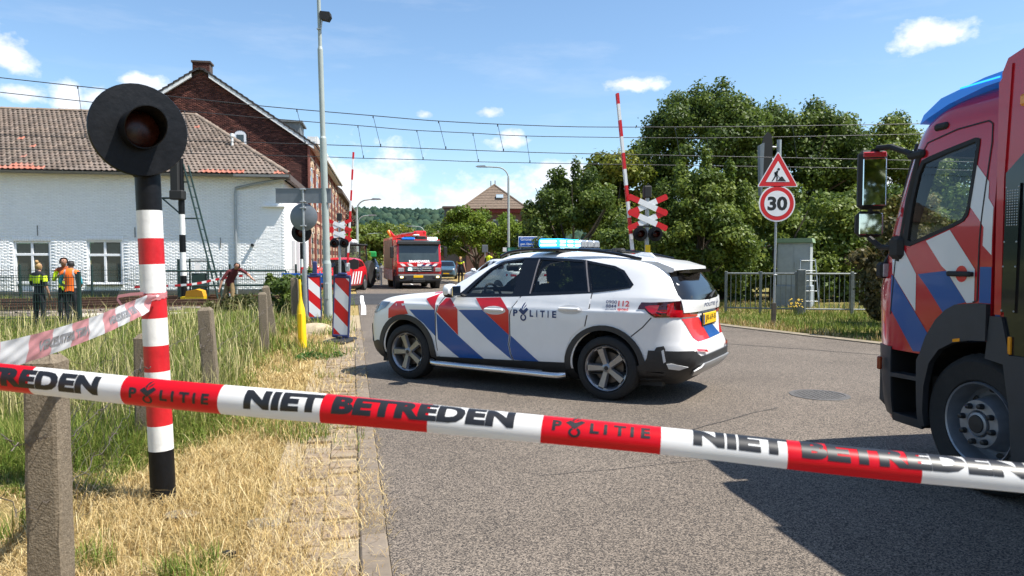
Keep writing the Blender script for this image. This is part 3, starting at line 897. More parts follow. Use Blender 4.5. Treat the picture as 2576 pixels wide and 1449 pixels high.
# brown gabled building behind it, running back along the street
GH = Matrix.Translation((-9.9, 31, 0)) @ Matrix.Rotation(R(10), 4, 'Z') @ Matrix.Translation((0, 9.8, 0))
M_bmortar = pbr('old_mortar', (0.075, 0.055, 0.048), 0.95, var=0.3, vscale=4, bump=0.4)
M_bbrick1 = info_mat('brown_brick', ['#4a2a25', '#56322b', '#40251f', '#613a31', '#4d2e2a', '#6b4238'], 0.9, 0.6, 30, 0.25, 20)
M_bbrick2 = attr_mat('brown_brick_bulk', 0.9)
gab = thing('gabled_building', 'tall brown brick building with stepped chimney gable behind the white house', 'building', GH.translation, R(10))
PX, PZ, EX, EZ, LX = -5.65, 11.95, 0.0, 8.15, -11.3
gw = MB()
win_h = (-3.95, -3.32, 7.75, 8.65)
gw.prism([(LX, -0.5), (EX - .02, -0.5), (EX - .02, EZ), (PX, PZ), (LX, EZ)], 0.0, 0.4, 'y')
gwall = gw.build('wall', M_bmortar, gab, False)
def in_gable(a, b, z0, z1):
    top = PZ - abs((a + b) / 2 - PX) * (PZ - EZ) / (EX - PX) - 0.10
    if z1 > top: return False
    if a < win_h[1] and b > win_h[0] and z0 < win_h[3] and z1 > win_h[2]: return False
    xw = (a + b) / 2
    return z0 > (8.0 if xw < -4.65 else 5.0) - 0.4 - (0 if xw < -4.65 else 0)
its = brick_items(-9.6, EX, 4.6, 11.9, in_gable, y=-0.004, jit=0.004, tilt=0.012)
lay_pieces(gwall, 'brick', its, brick_me('brown_brick', M_bbrick1, b=0.005), M_bbrick1, M_bbrick2, np.array([lin(c) for c in ('#4a2a25', '#56322b', '#40251f', '#613a31', '#4d2e2a', '#6b4238')]), 300, GH)
ch = MB().box((-6.1, 0.03, 11.2), (-5.2, 0.75, 12.30)).build('chimney', M_bmortar, gab, False)
cits = brick_items(-6.1, -5.2, 11.3, 12.30, lambda a, b, c, d: True, y=0.025, jit=0.003, tilt=0.01)
lay_pieces(ch, 'brick', cits, brick_me('brown_brick', M_bbrick1, b=0.005), M_bbrick1, M_bbrick2, np.array([lin('#4a2a25')]), 40, GH)
MB().box((-6.16, -0.03, 12.32), (-5.14, 0.8, 12.42)).build('chimney_cap', M_bmortar, gab, False)
M_slate = pbr('dark_roof_tile', (0.035, 0.032, 0.032), 0.8, var=0.25, vscale=6, bump=0.3)
gr_ = MB()
slope = (PZ - EZ) / (EX - PX)
for sgn, xe in ((1, EX + 0.45), (-1, LX - 0.45)):
    n = 22
    for i in range(n):      # courses of tiles, each a step thick
        t0, t1 = i / n, (i + 1) / n
        xa, xb = xe + (PX - xe) * t0, xe + (PX - xe) * (t1 + 0.012)
        za, zb = PZ - abs(xa - PX) * slope, PZ - abs(xb - PX) * slope
        gr_.add([(xa, -0.28, za + 0.16), (xa, 24.0, za + 0.16), (xb, 24.0, zb + 0.09), (xb, -0.28, zb + 0.09), (xa, -0.28, za + 0.04), (xa, 24, za + 0.04), (xb, -0.28, zb - .02)], [(0, 1, 2, 3), (4, 5, 1, 0), (4, 0, 3, 6)])
gr_.build('roof', M_slate, gab, False)
vb = MB()
for sgn, xe in ((1, EX + 0.35), (-1, LX - 0.35)):
    a = (xe, PZ - abs(xe - PX) * slope); b = (PX + sgn * 0.45, PZ - 0.45 * slope)
    vb.prism([(a[0], a[1] + .03), (b[0], b[1] + .03), (b[0], b[1] - 0.20), (a[0], a[1] - 0.20)], -0.26, -0.10, 'y')
vb.build('verge_board', M_white, gab, False)
aw = MB()
pts_o = [(-3.95, 7.75), (-3.32, 7.75), (-3.32, 8.4)] + [(-3.635 + 0.315 * math.cos(a), 8.4 + 0.25 * math.sin(a)) for a in np.linspace(0.2, math.pi - .2, 7)] + [(-3.95, 8.4)]
aw.prism(pts_o, -0.06, -0.005, 'y')
awo = aw.build('window', M_wframe, gab, False)
MB().box((-3.83, -0.07, 7.87), (-3.44, -0.062, 8.42)).build('pane', M_pane, awo, False)
ring = MB()
for a in np.linspace(-0.1, math.pi + .1, 14):
    ring.cbox((-3.635 + 0.42 * math.cos(a), -0.03, 8.38 + 0.36 * math.sin(a)), (0.07, 0.08, 0.2), 0.005, M=None)
ring.build('brick_arch', M_bbrick1, awo, False)
dm = MB(); dm.box((-1.55, 1.2, 8.5), (-0.55, 3.2, 9.42)); dm.box((-1.7, 1.05, 9.42), (-0.40, 3.35, 9.52)); dm.build('dormer', M_zinc, gab, False)
# street front
M_redbrick = pbr('red_facade_brick', (0.24, 0.085, 0.06), 0.9, var=0.25, vscale=7, bump=0.5, bscale=40)
M_cream = pbr('cream_stone', (0.62, 0.47, 0.32), 0.85, var=0.12)
def facade(parent, y0, y1, top, bays, mat):
    fb = MB(); fb.box((-0.4, y0, -0.5), (0.0, y1, top)); fw = fb.build('facade', mat, parent, False)
    bw = (y1 - y0) / bays
    pil = MB()
    for k in range(bays + 1): pil.box((0.001, y0 + k * bw - 0.17, -0.5), (0.11, y0 + k * bw + 0.17, top - 0.35))
    pil.build('pilaster', mat, parent, False)
    for k in range(bays):
        yc = y0 + (k + 0.5) * bw
        for (za, zb) in ((0.9, 3.1), (4.5, 6.9)):
            if zb > top - 0.5: continue
            fr = MB(); fr.box((0.001, yc - 0.55, za), (0.03, yc + 0.55, zb)); f = fr.build('window', M_wframe, parent, False)
            pp = MB(); pp.box((0.031, yc - 0.45, za + .1), (0.035, yc - 0.03, zb - .1)); pp.box((0.031, yc + 0.03, za + .1), (0.035, yc + .45, zb - .1)); pp.build('pane', M_pane, f, False)
            tr_ = MB()
            for j in range(7):
                a = math.pi * j / 6; tr_.cbox((0.06, yc + 0.66 * math.cos(a), zb + 0.02 + 0.28 * math.sin(a)), (0.10, 0.2, 0.22), 0.01)
            for s in (-1, 1):
                for zz in np.arange(za, zb, 0.62): tr_.box((0.001, yc + s * 0.62 - 0.08, zz), (0.07, yc + s * 0.62 + 0.08, zz + 0.26))
            tr_.build('stone_trim', M_cream, parent, False, kind='stuff')
    bd = MB()
    for z in (3.75, 7.35):
        if z < top: bd.box((0.001, y0, z), (0.05, y1, z + 0.14))
    bd.build('stone_band', M_cream, parent, False)
facade(gab, 0.0, 23.5, 8.2, 7, M_redbrick)
cn = MB(); cn.box((0.0, -0.22, 8.02), (0.55, 23.9, 8.12)); cn.box((0.45, -0.22, 8.12), (0.56, 23.9, 8.42)); cn.box((0.0, -0.24, 8.12), (0.45, -0.12, 8.40))
cn.build('cornice', M_white, gab, False)
MB().tube([(0.07, 12.0, 7.9), (0.07, 12.0, 0)], 0.06, 8).build('downpipe', M_white, gab)
row = thing('terraced_building', 'red brick terrace with cream stone trim farther down the street', 'building', GH @ Vector((0, 24.2, 0)), R(10))
facade(row, 0.0, 34.0, 7.6, 9, M_redbrick)
rr = MB()
rr.prism([(-9, 7.4), (0.5, 7.4), (0.45, 7.75), (-4.2, 11.2), (-9, 7.9)], 0.0, 34.0, 'y'); rr.build('roof', pbr('far_roof_tile', (0.10, 0.075, 0.06), 0.85, var=0.25, vscale=2), row, False)

# house with the pyramid roof beyond the crossing
ph = thing('villa', 'brick villa with tan pyramid roof and red gutter board above the trees', 'house', (-1.9, 76, 0), R(2))
MB().box((-2.9, -2.7, 0), (2.9, 2.7, 6.2)).build('wall', pbr('dark_brick', (0.13, 0.07, 0.055), 0.9, var=0.25, vscale=8, bump=0.3), ph, False)
MB().box((-3.3, -3.1, 6.2), (3.3, 3.1, 6.55)).build('gutter_board', pbr('oxblood_paint', (0.16, 0.02, 0.02), 0.6), ph, False)
pr_ = MB(); n = 15
for i in range(n):
    t0, t1 = i / n, (i + 1.03) / n
    a0, a1 = 3.4 * (1 - t0), 3.4 * (1 - t1) if i < n - 1 else 0.02
    z0, z1 = 6.56 + 2.75 * t0, 6.56 + 2.75 * min(1, t1)
    cs0 = [(-a0, -a0), (a0, -a0), (a0, a0), (-a0, a0)]; cs1 = [(-a1, -a1), (a1, -a1), (a1, a1), (-a1, a1)]
    vs = [(x, y, z0 + 0.07) for x, y in cs0] + [(x, y, z1) for x, y in cs1] + [(x, y, z0) for x, y in cs0]
    pr_.add(vs, [(k, (k + 1) % 4, 4 + (k + 1) % 4, 4 + k) for k in range(4)] + [(8 + k, 8 + (k + 1) % 4, (k + 1) % 4, k) for k in range(4)])
proof = pr_.build('roof', pbr('tan_tile', (0.185, 0.135, 0.098), 0.85, var=0.25, vscale=5, bump=0.5, bscale=12), ph, False)
hips = MB()
for sx, sy in ((-1, -1), (1, -1), (1, 1), (-1, 1)): hips.tube([(3.4 * sx, 3.4 * sy, 6.62), (0, 0, 9.36)], 0.09, 6)
hips.build('hip_tile', MATS['tan_tile'], proof)
fin = MB(); fin.tube([(-0.35, 0, 9.2), (-0.35, 0, 9.75)], 0.05, 6); fin.tube([(0.1, 0, 9.2), (0.1, 0, 9.8)], 0.05, 6); fin.build('finial', M_zinc, ph)
sk = MB(); sk.cbox((0.55, -2.0, 7.95), (0.75, 0.1, 0.62), 0.02, M=Matrix.Translation((0.55, -2.0, 7.95)) @ Matrix.Rotation(R(-51), 4, 'X') @ Matrix.Translation((-0.55, 2.0, -7.95)))
sk.build('skylight', pbr('skylight_glass', (0.30, 0.36, 0.40), 0.1), ph, False)
for x in (-1.6, 0.3, 1.9):
    f = MB().box((x - .5, -2.76, 3.9), (x + .5, -2.705, 5.5)).build('window', M_wframe, ph, False)
    MB().box((x - .42, -2.78, 3.98), (x + .42, -2.765, 5.42)).build('pane', M_pane, f, False)
ex = MB(); ex.box((-5.2, -1.5, 0), (-2.95, 2.5, 6.75)); ex.build('annex', pbr('grey_cladding', (0.10, 0.10, 0.10), 0.7, var=0.2), ph, False)
MB().box((-5.4, -1.7, 6.75), (-2.9, 2.7, 6.95)).build('flat_roof', M_fascia, ph, False)
bg = thing('bungalow', 'low house with pale pinkish roof behind the fire engine cab', 'house', (-9.6, 92, 0), R(5))
MB().box((-5, -3, 0), (5, 3, 2.9)).build('wall', MATS['dark_brick'], bg, False)
b2 = MB(); b2.prism([(-5.4, 2.9), (5.4, 2.9), (0.3, 4.9)], -3.3, 3.3, 'y'); b2.build('roof', pbr('pink_tile', (0.30, 0.20, 0.16), 0.85, var=0.2), bg, False)
# ------------------------------------------------------------------ railway
M_rail = pbr('rusty_rail', (0.13, 0.07, 0.045), 0.6, metal=0.4, var=0.35, vscale=12)
M_ballast = asphalt_mat('ballast', (0.16, 0.13, 0.105), (0.05, 0.04, 0.035), 0.25, 18)
M_sleeper = pbr('sleeper_concrete', (0.20, 0.17, 0.14), 0.9, var=0.3, vscale=4, bump=0.3)
def rail_z(s): return 0.004 if s > -5 else 0.004 - 0.16 * min(1, (-5 - s) / 8)
bal = MB()
ss = np.linspace(-34, 44, 40)
prof = [(-2.3, -0.42), (-1.5, -0.08), (4.9, -0.08), (5.7, -0.42)]
vs = [tr(s, d, (rail_z(s) if s < -5 else 0.0) + z - (0.06 if -5 <= s <= 5.5 else 0.0)) for s in ss for d, z in prof]
bal.add(vs, [(4 * i + j, 4 * i + 4 + j, 4 * i + 5 + j, 4 * i + 1 + j) for i in range(len(ss) - 1) for j in range(3)])
bal.build('ballast_bed', M_ballast, kind='structure')
sl_me = MB().cbox((0, 0, 0), (0.26, 2.5, 0.16), 0.02).mesh('sleeper', M_sleeper, False)
for t, d0 in ((0, 0.0), (1, 3.3)):
    trk = thing('railway_track', ['rusty near railway track running in front of the white house', 'rusty far railway track closest to the white house wall'][t], 'railway track', tr(0, d0))
    inv = Matrix.Translation(Vector(tr(0, d0))).inverted()
    for d in (-0.7525, 0.7525):
        mb = MB(); mb.M = inv
        pr = [(-0.07, 0), (-0.07, .02), (-.012, .035), (-.012, .11), (-.036, .12), (-.036, .158), (.036, .158), (.036, .12), (.012, .11), (.012, .035), (.07, .02), (.07, 0)]
        vs = [tr(s, d0 + d + q[0], rail_z(s) + q[1] - (0.158 if s >= -5 else 0.158 * (1 - min(1, (-5 - s) / 3)))) for s in ss for q in pr]
        n = len(pr)
        mb.add(vs, [(n * i + j, n * i + n + j, n * i + n + (j + 1) % n, n * i + (j + 1) % n) for i in range(len(ss) - 1) for j in range(n)])
        mb.build('rail', M_rail, trk, False)
    for s in np.arange(-30, -6, 0.62):
        o = link('sleeper', sl_me, trk); o.location = inv @ Vector(tr(s, d0, rail_z(s) - 0.10)); o.rotation_euler = (0, 0, R(10))
# pale concrete cable trough covers beside the track
for k in range(2):
    o = tag(MB().cbox((0, 0, 0), (1.75, 0.55, 0.09), 0.015).build('trough_cover', pbr('pale_concrete', (0.55, 0.48, 0.38), 0.85, var=0.12, bump=0.2), None, False), ['pale concrete slab on the trackside gravel next to the fence post', 'pale concrete slab on the trackside gravel next to the striped pole'][k], 'concrete slab', 'pale slabs beside the track')
    o.location = (-11.9 + k * 1.95, 20.6 + k * 0.3, -0.16); o.rotation_euler = (R(6), 0, R(9))
# overhead wires
M_wire = pbr('catenary_wire', (0.05, 0.05, 0.055), 0.5, metal=0.5)
W1 = [(-23.5, 22.0, 7.95), (-16.56, 23.23, 7.36), (-13.05, 23.85, 7.09), (-8.43, 24.67, 6.74), (-4.92, 25.28, 6.55), (-2.68, 25.68, 6.44), (-0.52, 26.06, 6.4), (1.76, 26.46, 6.39), (6.23, 27.25, 6.51), (15.83, 28.94, 6.94), (24, 30.4, 7.4)]
C1 = [(-23.5, 22.0, 5.62), (-16.59, 23.23, 5.52), (-7.0, 24.92, 5.49), (-4.62, 25.34, 5.47), (-2.39, 25.73, 5.44), (-0.3, 26.1, 5.42), (1.76, 26.46, 5.41), (15.87, 28.95, 5.49), (24, 30.4, 5.5)]
W2 = [(-25, 24.95, 8.1), (-18.6, 26.07, 7.55), (-15.46, 26.63, 7.3), (-9.15, 27.74, 6.91), (-6.09, 28.28, 6.76), (-3.82, 28.68, 6.64), (-1.6, 29.07, 6.6), (0.57, 29.45, 6.55), (7.0, 30.59, 6.66), (17.78, 32.49, 7.14), (25, 33.8, 7.5)]
C2 = [(-25, 24.95, 5.55), (-18.64, 26.07, 5.52), (-7.6, 28.01, 5.5), (-5.87, 28.32, 5.48), (-3.59, 28.72, 5.48), (-1.44, 29.1, 5.45), (1.98, 29.7, 5.46), (17.82, 32.49, 5.58), (25, 33.8, 5.6)]
D1 = [((-14.29, 23.63, 7.18), (-14.11, 23.66, 5.52)), ((-7.45, 24.84, 6.67), (-7.19, 24.89, 5.49)), ((-4.9, 25.29, 6.55), (-4.65, 25.33, 5.47)), ((-2.63, 25.69, 6.44), (-2.38, 25.73, 5.44)), ((-0.52, 26.06, 6.39), (-0.31, 26.1, 5.42)), ((6.2, 27.25, 6.5), (6.4, 27.28, 5.44)), ((11.0, 28.1, 6.72), (11.2, 28.13, 5.46))]
D2 = [((-12.4, 27.15, 7.1), (-12.2, 27.2, 5.51)), ((-6.08, 28.28, 6.75), (-5.88, 28.32, 5.49)), ((-3.81, 28.68, 6.65), (-3.57, 28.72, 5.48)), ((-1.58, 29.07, 6.58), (-1.37, 29.11, 5.46)), ((0.58, 29.45, 6.55), (0.74, 29.48, 5.46)), ((8.4, 30.84, 6.7), (8.6, 30.87, 5.5))]
for k, (W, C, D) in enumerate(((W1, C1, D1), (W2, C2, D2))):
    ol = thing('overhead_line', ['overhead wire pair above the near track with slanting droppers', 'overhead wire pair above the far track, the lower pair over the road'][k], 'overhead wire', W[5])
    inv = Matrix.Translation(-Vector(W[5]))
    def wire(name, pts, r):
        mb = MB(); mb.M = inv
        P = np.array(pts); tt = np.linspace(0, len(pts) - 1, len(pts) * 4)
        Q = np.stack([pchip(np.arange(len(pts)), P[:, i], tt) for i in range(3)], 1)
        mb.tube([tuple(q_) for q_ in Q], r, 6); mb.build(name, M_wire, ol)
    wire('messenger_wire', W, 0.0145); wire('contact_wire', C, 0.0135)
    for a, b in D:
        mb = MB(); mb.M = inv; mb.tube([a, b], 0.009, 5); mb.tube([b, (b[0], b[1], b[2] + 0.10)], 0.022, 6); mb.tube([(a[0], a[1], a[2] - .08), a], 0.022, 6); mb.build('dropper', M_wire, ol)

# ------------------------------------------------------------------ level crossing gear
def stripes_tube(mb, p0, p1, r, n, edges, mis, seg=12):
    """a round pole in bands: edges = fractions, mis = material index per band"""
    p0, p1 = Vector(p0), Vector(p1)
    for i in range(len(edges) - 1):
        a, b = p0.lerp(p1, edges[i]), p0.lerp(p1, edges[i + 1])
        mb.tube([a, b], r if not isinstance(r, tuple) else [r[0] + (r[1] - r[0]) * edges[i], r[0] + (r[1] - r[0]) * edges[i + 1]], n, mis[i], caps=(i in (0, len(edges) - 2)))
def flash_lamp(name, parent, c, r, visor=0.22, face=-1, ry=0.0, lens_mat=None, hr=0.52):
    """round black lamp with a target board, a hood and a dark lens; faces -Y"""
    M = Matrix.Translation(Vector(c)) @ Matrix.Rotation(ry, 4, 'Z')
    mb = MB(); mb.M = M
    mb.lathe([(0.001, 0.02), (r * 0.97, 0.02), (r, 0.012), (r, -0.004), (r * 0.985, -0.012), (r * hr, -0.018)], 40, 'y')
    mb.lathe([(r * 0.40, 0.02), (r * 0.38, 0.16), (r * 0.25, 0.2), (0.001, 0.2)], 20, 'y')
    lamp = mb.build(name, M_black, parent, ang=40)
    # hood: an open tube, longer above than below
    hb = MB(); hb.M = M
    n = 36; ri = r * hr; vs = []
    for rr, k0 in ((ri, 0), (ri - 0.006, 1)):
        for k in range(n):
            a = 2 * math.pi * k / n
            top = 0.62 + 0.38 * math.sin(a)
            vs.append((rr * math.cos(a), -0.010, rr * math.sin(a)))
            vs.append((rr * math.cos(a) * 0.98, -0.03 - visor * top, rr * math.sin(a) * 0.98))
    fs = []
    for l in range(2):
        for k in range(n):
            i, j = 2 * (l * n + k), 2 * (l * n + (k + 1) % n)
            fs.append((i, i + 1, j + 1, j) if l == 0 else (j, j + 1, i + 1, i))
    for k in range(n):
        i, j = 2 * k + 1, 2 * ((k + 1) % n) + 1; fs.append((i, i + 2 * n, j + 2 * n, j))
    hb.add(vs, fs); hb.build('hood', M_black, lamp, ang=50)
    lb = MB(); lb.M = M
    prof = [(0.001, -0.035)] + [(ri * 0.97 * math.sin(t), -0.035 + 0.035 * (1 - math.cos(t))) for t in np.linspace(0.2, 1.5, 8)]
    lb.lathe(prof, 24, 'y'); lb.build('lens', lens_mat or M_lens, lamp)
    return lamp
M_lens = pbr('dark_red_lens', (0.05, 0.004, 0.002), 0.2, var=0.4, vscale=20, spec=0.3)
def saltire(parent, c, L=1.05, w=0.13, back=False, gap=0.36, ang=24):
    """two crossed boards one above the other, red ends"""
    for k, dz in enumerate((gap / 2, -gap / 2)):
        for j, sg in enumerate((1, -1)):
            mb = MB()
            M = Matrix.Translation((c[0], c[1] + (0.012 if j else 0), c[2] + dz)) @ Matrix.Rotation(R(ang) * sg, 4, 'Y')
            e = L * 0.27
            def board(x0, x1, mi, chamfer):
                if chamfer:
                    s = 1 if x1 > 0 else -1
                    xa, xb = (x0, x1) if s > 0 else (x1, x0)
                    poly = [(xa, -w / 2), (xb - s * 0.03, -w / 2), (xb, -w / 2 + 0.03), (xb, w / 2 - .03), (xb - s * 0.03, w / 2), (xa, w / 2)]
                else: poly = [(x0, -w / 2), (x1, -w / 2), (x1, w / 2), (x0, w / 2)]
                mb.prism(poly, -0.004, 0.004, 'y', mi)
            mb.M = M
            board(-L / 2 + e, L / 2 - e, 0, False); board(L / 2 - e, L / 2, 1, True); board(-L / 2, -L / 2 + e, 1, True)
            mb.build('crossed_board', [M_signwhite, M_signred], parent, False)
def crossing(name, label, loc, rz, lean, barL, flip):
    r = thing(name, label, 'crossing barrier', loc, rz)
    MB().tube([(0, 0, -.1), (0, 0, 3.25)], 0.06, 14).build('mast', M_galv, r)
    MB().cbox((0, 0.02, 3.38), (0.22, 0.24, 0.34), 0.03).build('bell', M_blackmat, r)
    saltire(r, (0, -0.09, 2.80), L=1.2, w=0.16, gap=0.42)
    br = MB(); br.cbox((0, -0.06, 2.42), (0.62, 0.05, 0.05), 0.01); br.build('lamp_bracket', M_blackmat, r)
    for s in (-1, 1): flash_lamp('warning_lamp', r, (s * 0.215, -0.10, 2.20), 0.205, 0.20)
    cab = MB(); cab.cbox((flip * 0.05, 0.35, 0.62), (0.55, 0.45, 1.15), 0.04); cab.cbox((flip * 0.05, 0.35, 1.30), (0.40, 0.34, 0.22), 0.04); cab.build('drive_cabinet', M_blackmat, r, False)
    cw = MB(); cw.prism([(0.55, 1.0), (0.78, 1.05), (0.8, 1.42), (0.6, 1.5), (0.3, 1.42), (0.2, 1.15)], 0.30, 0.42, 'y'); cw.build('counterweight', M_blackmat, r, False)
    bm_ = MB()
    bx = -flip * 0.32; p0 = Vector((bx, 0.12, 1.15)); d = Vector((math.sin(lean), 0, math.cos(lean))); p1 = p0 + d * barL
    edges = [0] + [(k + 0.35) / 11 for k in range(11)] + [1]; edges = sorted(set(min(1, e) for e in edges))
    q = d.to_track_quat('Z', 'Y').to_matrix().to_4x4()
    for i in range(len(edges) - 1):
        a, b = edges[i] * barL, edges[i + 1] * barL
        mi = (len(edges) - 1 - i) % 2
        bm_.box((-0.092, -0.035, a), (0.092, 0.035, b), mi, M=Matrix.Translation(p0) @ q)
        bm_.box((-0.012, -0.045, a), (0.012, -0.0355, b), mi, M=Matrix.Translation(p0) @ q)
    bm_.build('boom', [M_signwhite, M_signred], r, False)
    MB().cbox((bx, 0.16, 1.12), (0.2, 0.2, 0.4), 0.03).build('boom_pivot', M_galv, r, False)
    return r
crR = crossing('crossing_barrier', 'level crossing barrier and red tipped crosses before the trees right of the police car', (3.79, 20.0, 0), R(3), R(-6.0), 5.0, 1)
MB().box((-0.06, -0.075, 1.62), (0.08, -0.062, 1.90)).build('yellow_tag', M_yellow, crR, False)
crL = crossing('crossing_barrier', 'level crossing barrier with boom raised beside the red brick street front', (-7.75, 32.0, 0), R(6), R(3.5), 5.15, -1)

# ------------------------------------------------------------------ street furniture on the left verge
lp = thing('lamp_post', 'tall grey tapering street lighting mast between the striped boards', 'lamp post', (-4.53, 17.5, -0.03))
mb = MB(); lx = -0.020
def px(z): return lx * z
mb.tube([(px(0), 0, -.1), (px(1.42), 0, 1.42)], 0.105, 18); mb.tube([(px(1.42), 0, 1.42), (px(1.5), 0, 1.50)], [0.105, 0.085], 18)
mb.tube([(px(1.5), 0, 1.5), (px(4.48), 0, 4.48)], 0.084, 18); mb.tube([(px(4.48), 0, 4.48), (px(4.53), 0, 4.53)], [0.084, 0.066], 18)
mb.tube([(px(4.53), 0, 4.53), (px(6.62), 0, 6.62)], 0.065, 16); mb.tube([(px(6.62), 0, 6.62), (px(6.7), 0, 6.7)], [0.065, 0.045], 16)
mb.tube([(px(6.7), 0, 6.7), (px(9.0), 0, 9.0)], 0.045, 14); mb.build('pole', M_greypole, lp)
hb = MB(); hb.cbox((px(0.75), -0.104, 0.75), (0.09, 0.03, 0.4), 0.01); hb.build('access_door', M_greypole, lp)
md = MB(); md.prism([(-0.10, 7.34), (0.08, 7.30), (0.14, 7.40), (0.12, 7.5), (-0.10, 7.52), (-0.13, 7.45)], -0.10, 0.1, 'y'); md.M = Matrix.Translation((px(7.4), 0, 0)); md.build('floodlight', M_blackmat, lp, False)
MB().tube([(px(7.1) - .05, -0.06, 7.1), (px(7.1) + .05, -0.06, 7.1), (px(7.2) + 0.07, -0.05, 7.3)], 0.02, 6).build('bracket', M_galv, lp)

sg = thing('road_sign', 'grey back of a round sign and a street plate on a leaning pole', 'road sign', (-5.10, 17.4, -0.05))
mb = MB(); mb.tube([(0.04, 0.0, -.1), (0.02, 0, 1.3)], 0.062, 14); mb.tube([(0.02, 0, 1.3), (0.0, 0, 3.28)], 0.030, 12); mb.build('pole', M_galv, sg)
mb = MB(); mb.lathe([(0.001, 0.04), (0.325, 0.04), (0.335, 0.048), (0.335, 0.072), (0.001, 0.072)], 44, 'y', (0.0, 0, 2.58)); mb.build('round_plate', M_alu, sg, ang=50)
mb = MB(); mb.cbox((0.0, 0.06, 3.10), (1.36, 0.03, 0.36), 0.008); mb.box((-0.68, 0.03, 3.265), (0.68, 0.044, 3.283)); mb.box((-0.68, 0.03, 2.918), (0.68, 0.044, 2.936)); mb.build('street_plate', M_alu, sg, False)
for z in (2.36, 2.8, 2.95, 3.25):
    MB().cbox((0.0, 0.005, z), (0.14, 0.09, 0.035), 0.006).build('clamp', M_galv, sg, False)

# far banded signal pole behind the sign
def band_signal(label, loc, H, r, disc, bands, rz=0.0, lean=0.0):
    s = thing('signal_post', label, 'signal post', loc, rz)
    mb = MB(); top = Vector((-H * math.tan(lean), 0, H))
    stripes_tube(mb, (0, 0, 0), top, r, 20, [b[0] / H for b in bands] + [1.0], [b[1] for b in bands])
    mb.build('post', [M_black, M_white, M_red], s, ang=50)
    return s, top
s2, top2 = band_signal('small red and white banded signal post half hidden by the round sign', (-6.5, 22.0, -0.1), 2.1, 0.06, 0, [(0, 0), (0.5, 1), (0.75, 2), (0.95, 1), (1.15, 2), (1.35, 1), (1.6, 0)])
flash_lamp('warning_lamp', s2, (0, -0.02, 2.42), 0.31, 0.2)

def hazard_board(label, loc, rz, tilt, H=1.0, w=0.30):
    b = thing('hazard_board', label, 'hazard board', loc, rz, 'striped roadworks boards')
    Mt = Matrix.Rotation(tilt, 4, 'Y')
    fr = MB(); fr.M = Mt
    z0 = 0.16
    for x in (-w / 2 - 0.012, w / 2 + 0.012): fr.cbox((x, 0, z0 + H / 2), (0.028, 0.055, H + 0.05), 0.008)
    fr.cbox((0, 0, z0 + H + 0.03), (w + 0.05, 0.06, 0.06), 0.015); fr.cbox((0, 0, z0 - 0.03), (w + 0.05, 0.06, 0.06), 0.015)
    fr.cbox((0, 0, z0 + H + 0.075), (0.17, 0.07, 0.05), 0.015); fr.cbox((0, 0.0, z0 - 0.075), (0.16, 0.07, 0.05), 0.015)
    fr.build('frame', pbr('navy_plastic', (0.02, 0.03, 0.11), 0.5, var=0.15), b, False)
    pl = MB(); pl.M = Mt; per = 0.55
    def clip(poly, z_lo, z_hi):
        for sgn, lim in ((1, z_lo), (-1, z_hi)):
            out = []
            for i in range(len(poly)):
                a, c = poly[i], poly[(i + 1) % len(poly)]
                ia, ic = sgn * (a[1] - lim) >= 0, sgn * (c[1] - lim) >= 0
                if ia: out.append(a)
                if ia != ic:
                    t = (lim - a[1]) / (c[1] - a[1]); out.append((a[0] + (c[0] - a[0]) * t, lim))
            poly = out
            if len(poly) < 3: return None
        return poly
    k = -3
    while k < 7:
        za = z0 - 0.13 + k * per / 2
        poly = [(-w / 2, za + w * 0.95), (w / 2, za), (w / 2, za + per / 2), (-w / 2, za + per / 2 + w * 0.95)]
        c = clip(poly, z0, z0 + H)
        if c: pl.prism(c, -0.02, -0.012, 'y', k % 2)
        k += 1
    pl.build('striped_panel', [M_signwhite, M_signred], b, False)
    ft = MB(); ft.cbox((0, 0, 0.035), (0.40, 0.75, 0.09), 0.03); ft.cbox((0, 0, 0.1), (0.1, 0.12, 0.08), 0.02); ft.build('rubber_foot', M_rubber, b, False)
    return b
hb2 = hazard_board('nearer striped board standing in dry grass, its full height in view', (-3.14, 12.95, -0.03), R(-8), R(2.5), 1.03, 0.27)
hb1 = hazard_board('striped board with a lamp socket standing against the tall lamp post', (-4.72, 17.0, -0.04), R(12), R(-1), 0.95, 0.27)
MB().cbox((0, 0, 1.34), (0.11, 0.06, 0.3), 0.02).build('lamp_socket', MATS['navy_plastic'], hb1, False)
mk = thing('marker_post', 'yellow plastic pipeline marker post with a flattened narrow tip', 'marker post', (-3.52, 11.9, -0.03))
mb = MB()
prof = [(0.066, 0.115, -.05), (0.07, 0.115, 0.1), (0.07, 0.115, 0.62), (0.06, 0.09, 0.72), (0.035, 0.04, 0.83), (0.024, 0.024, 0.93), (0.022, 0.022, 1.18), (0.015, 0.015, 1.2)]
vs = []; n = 20
for (a, b, z) in prof:
    for k in range(n):
        t = 2 * math.pi * k / n; vs.append((a * math.cos(t) * 1.0 - 0.035 * z, b * 0.7 * math.sin(t), z))
mb.add(vs, [(i * n + k, i * n + (k + 1) % n, (i + 1) * n + (k + 1) % n, (i + 1) * n + k) for i in range(len(prof) - 1) for k in range(n)] + [tuple(range((len(prof) - 1) * n, len(prof) * n))])
mb.build('post', M_yellow, mk, ang=60)
MB().cbox((-0.015, -0.088, 0.42), (0.06, 0.012, 0.42), 0.006).build('label_panel', pbr('yellow_label', (0.72, 0.45, 0.004), 0.3), mk, False)

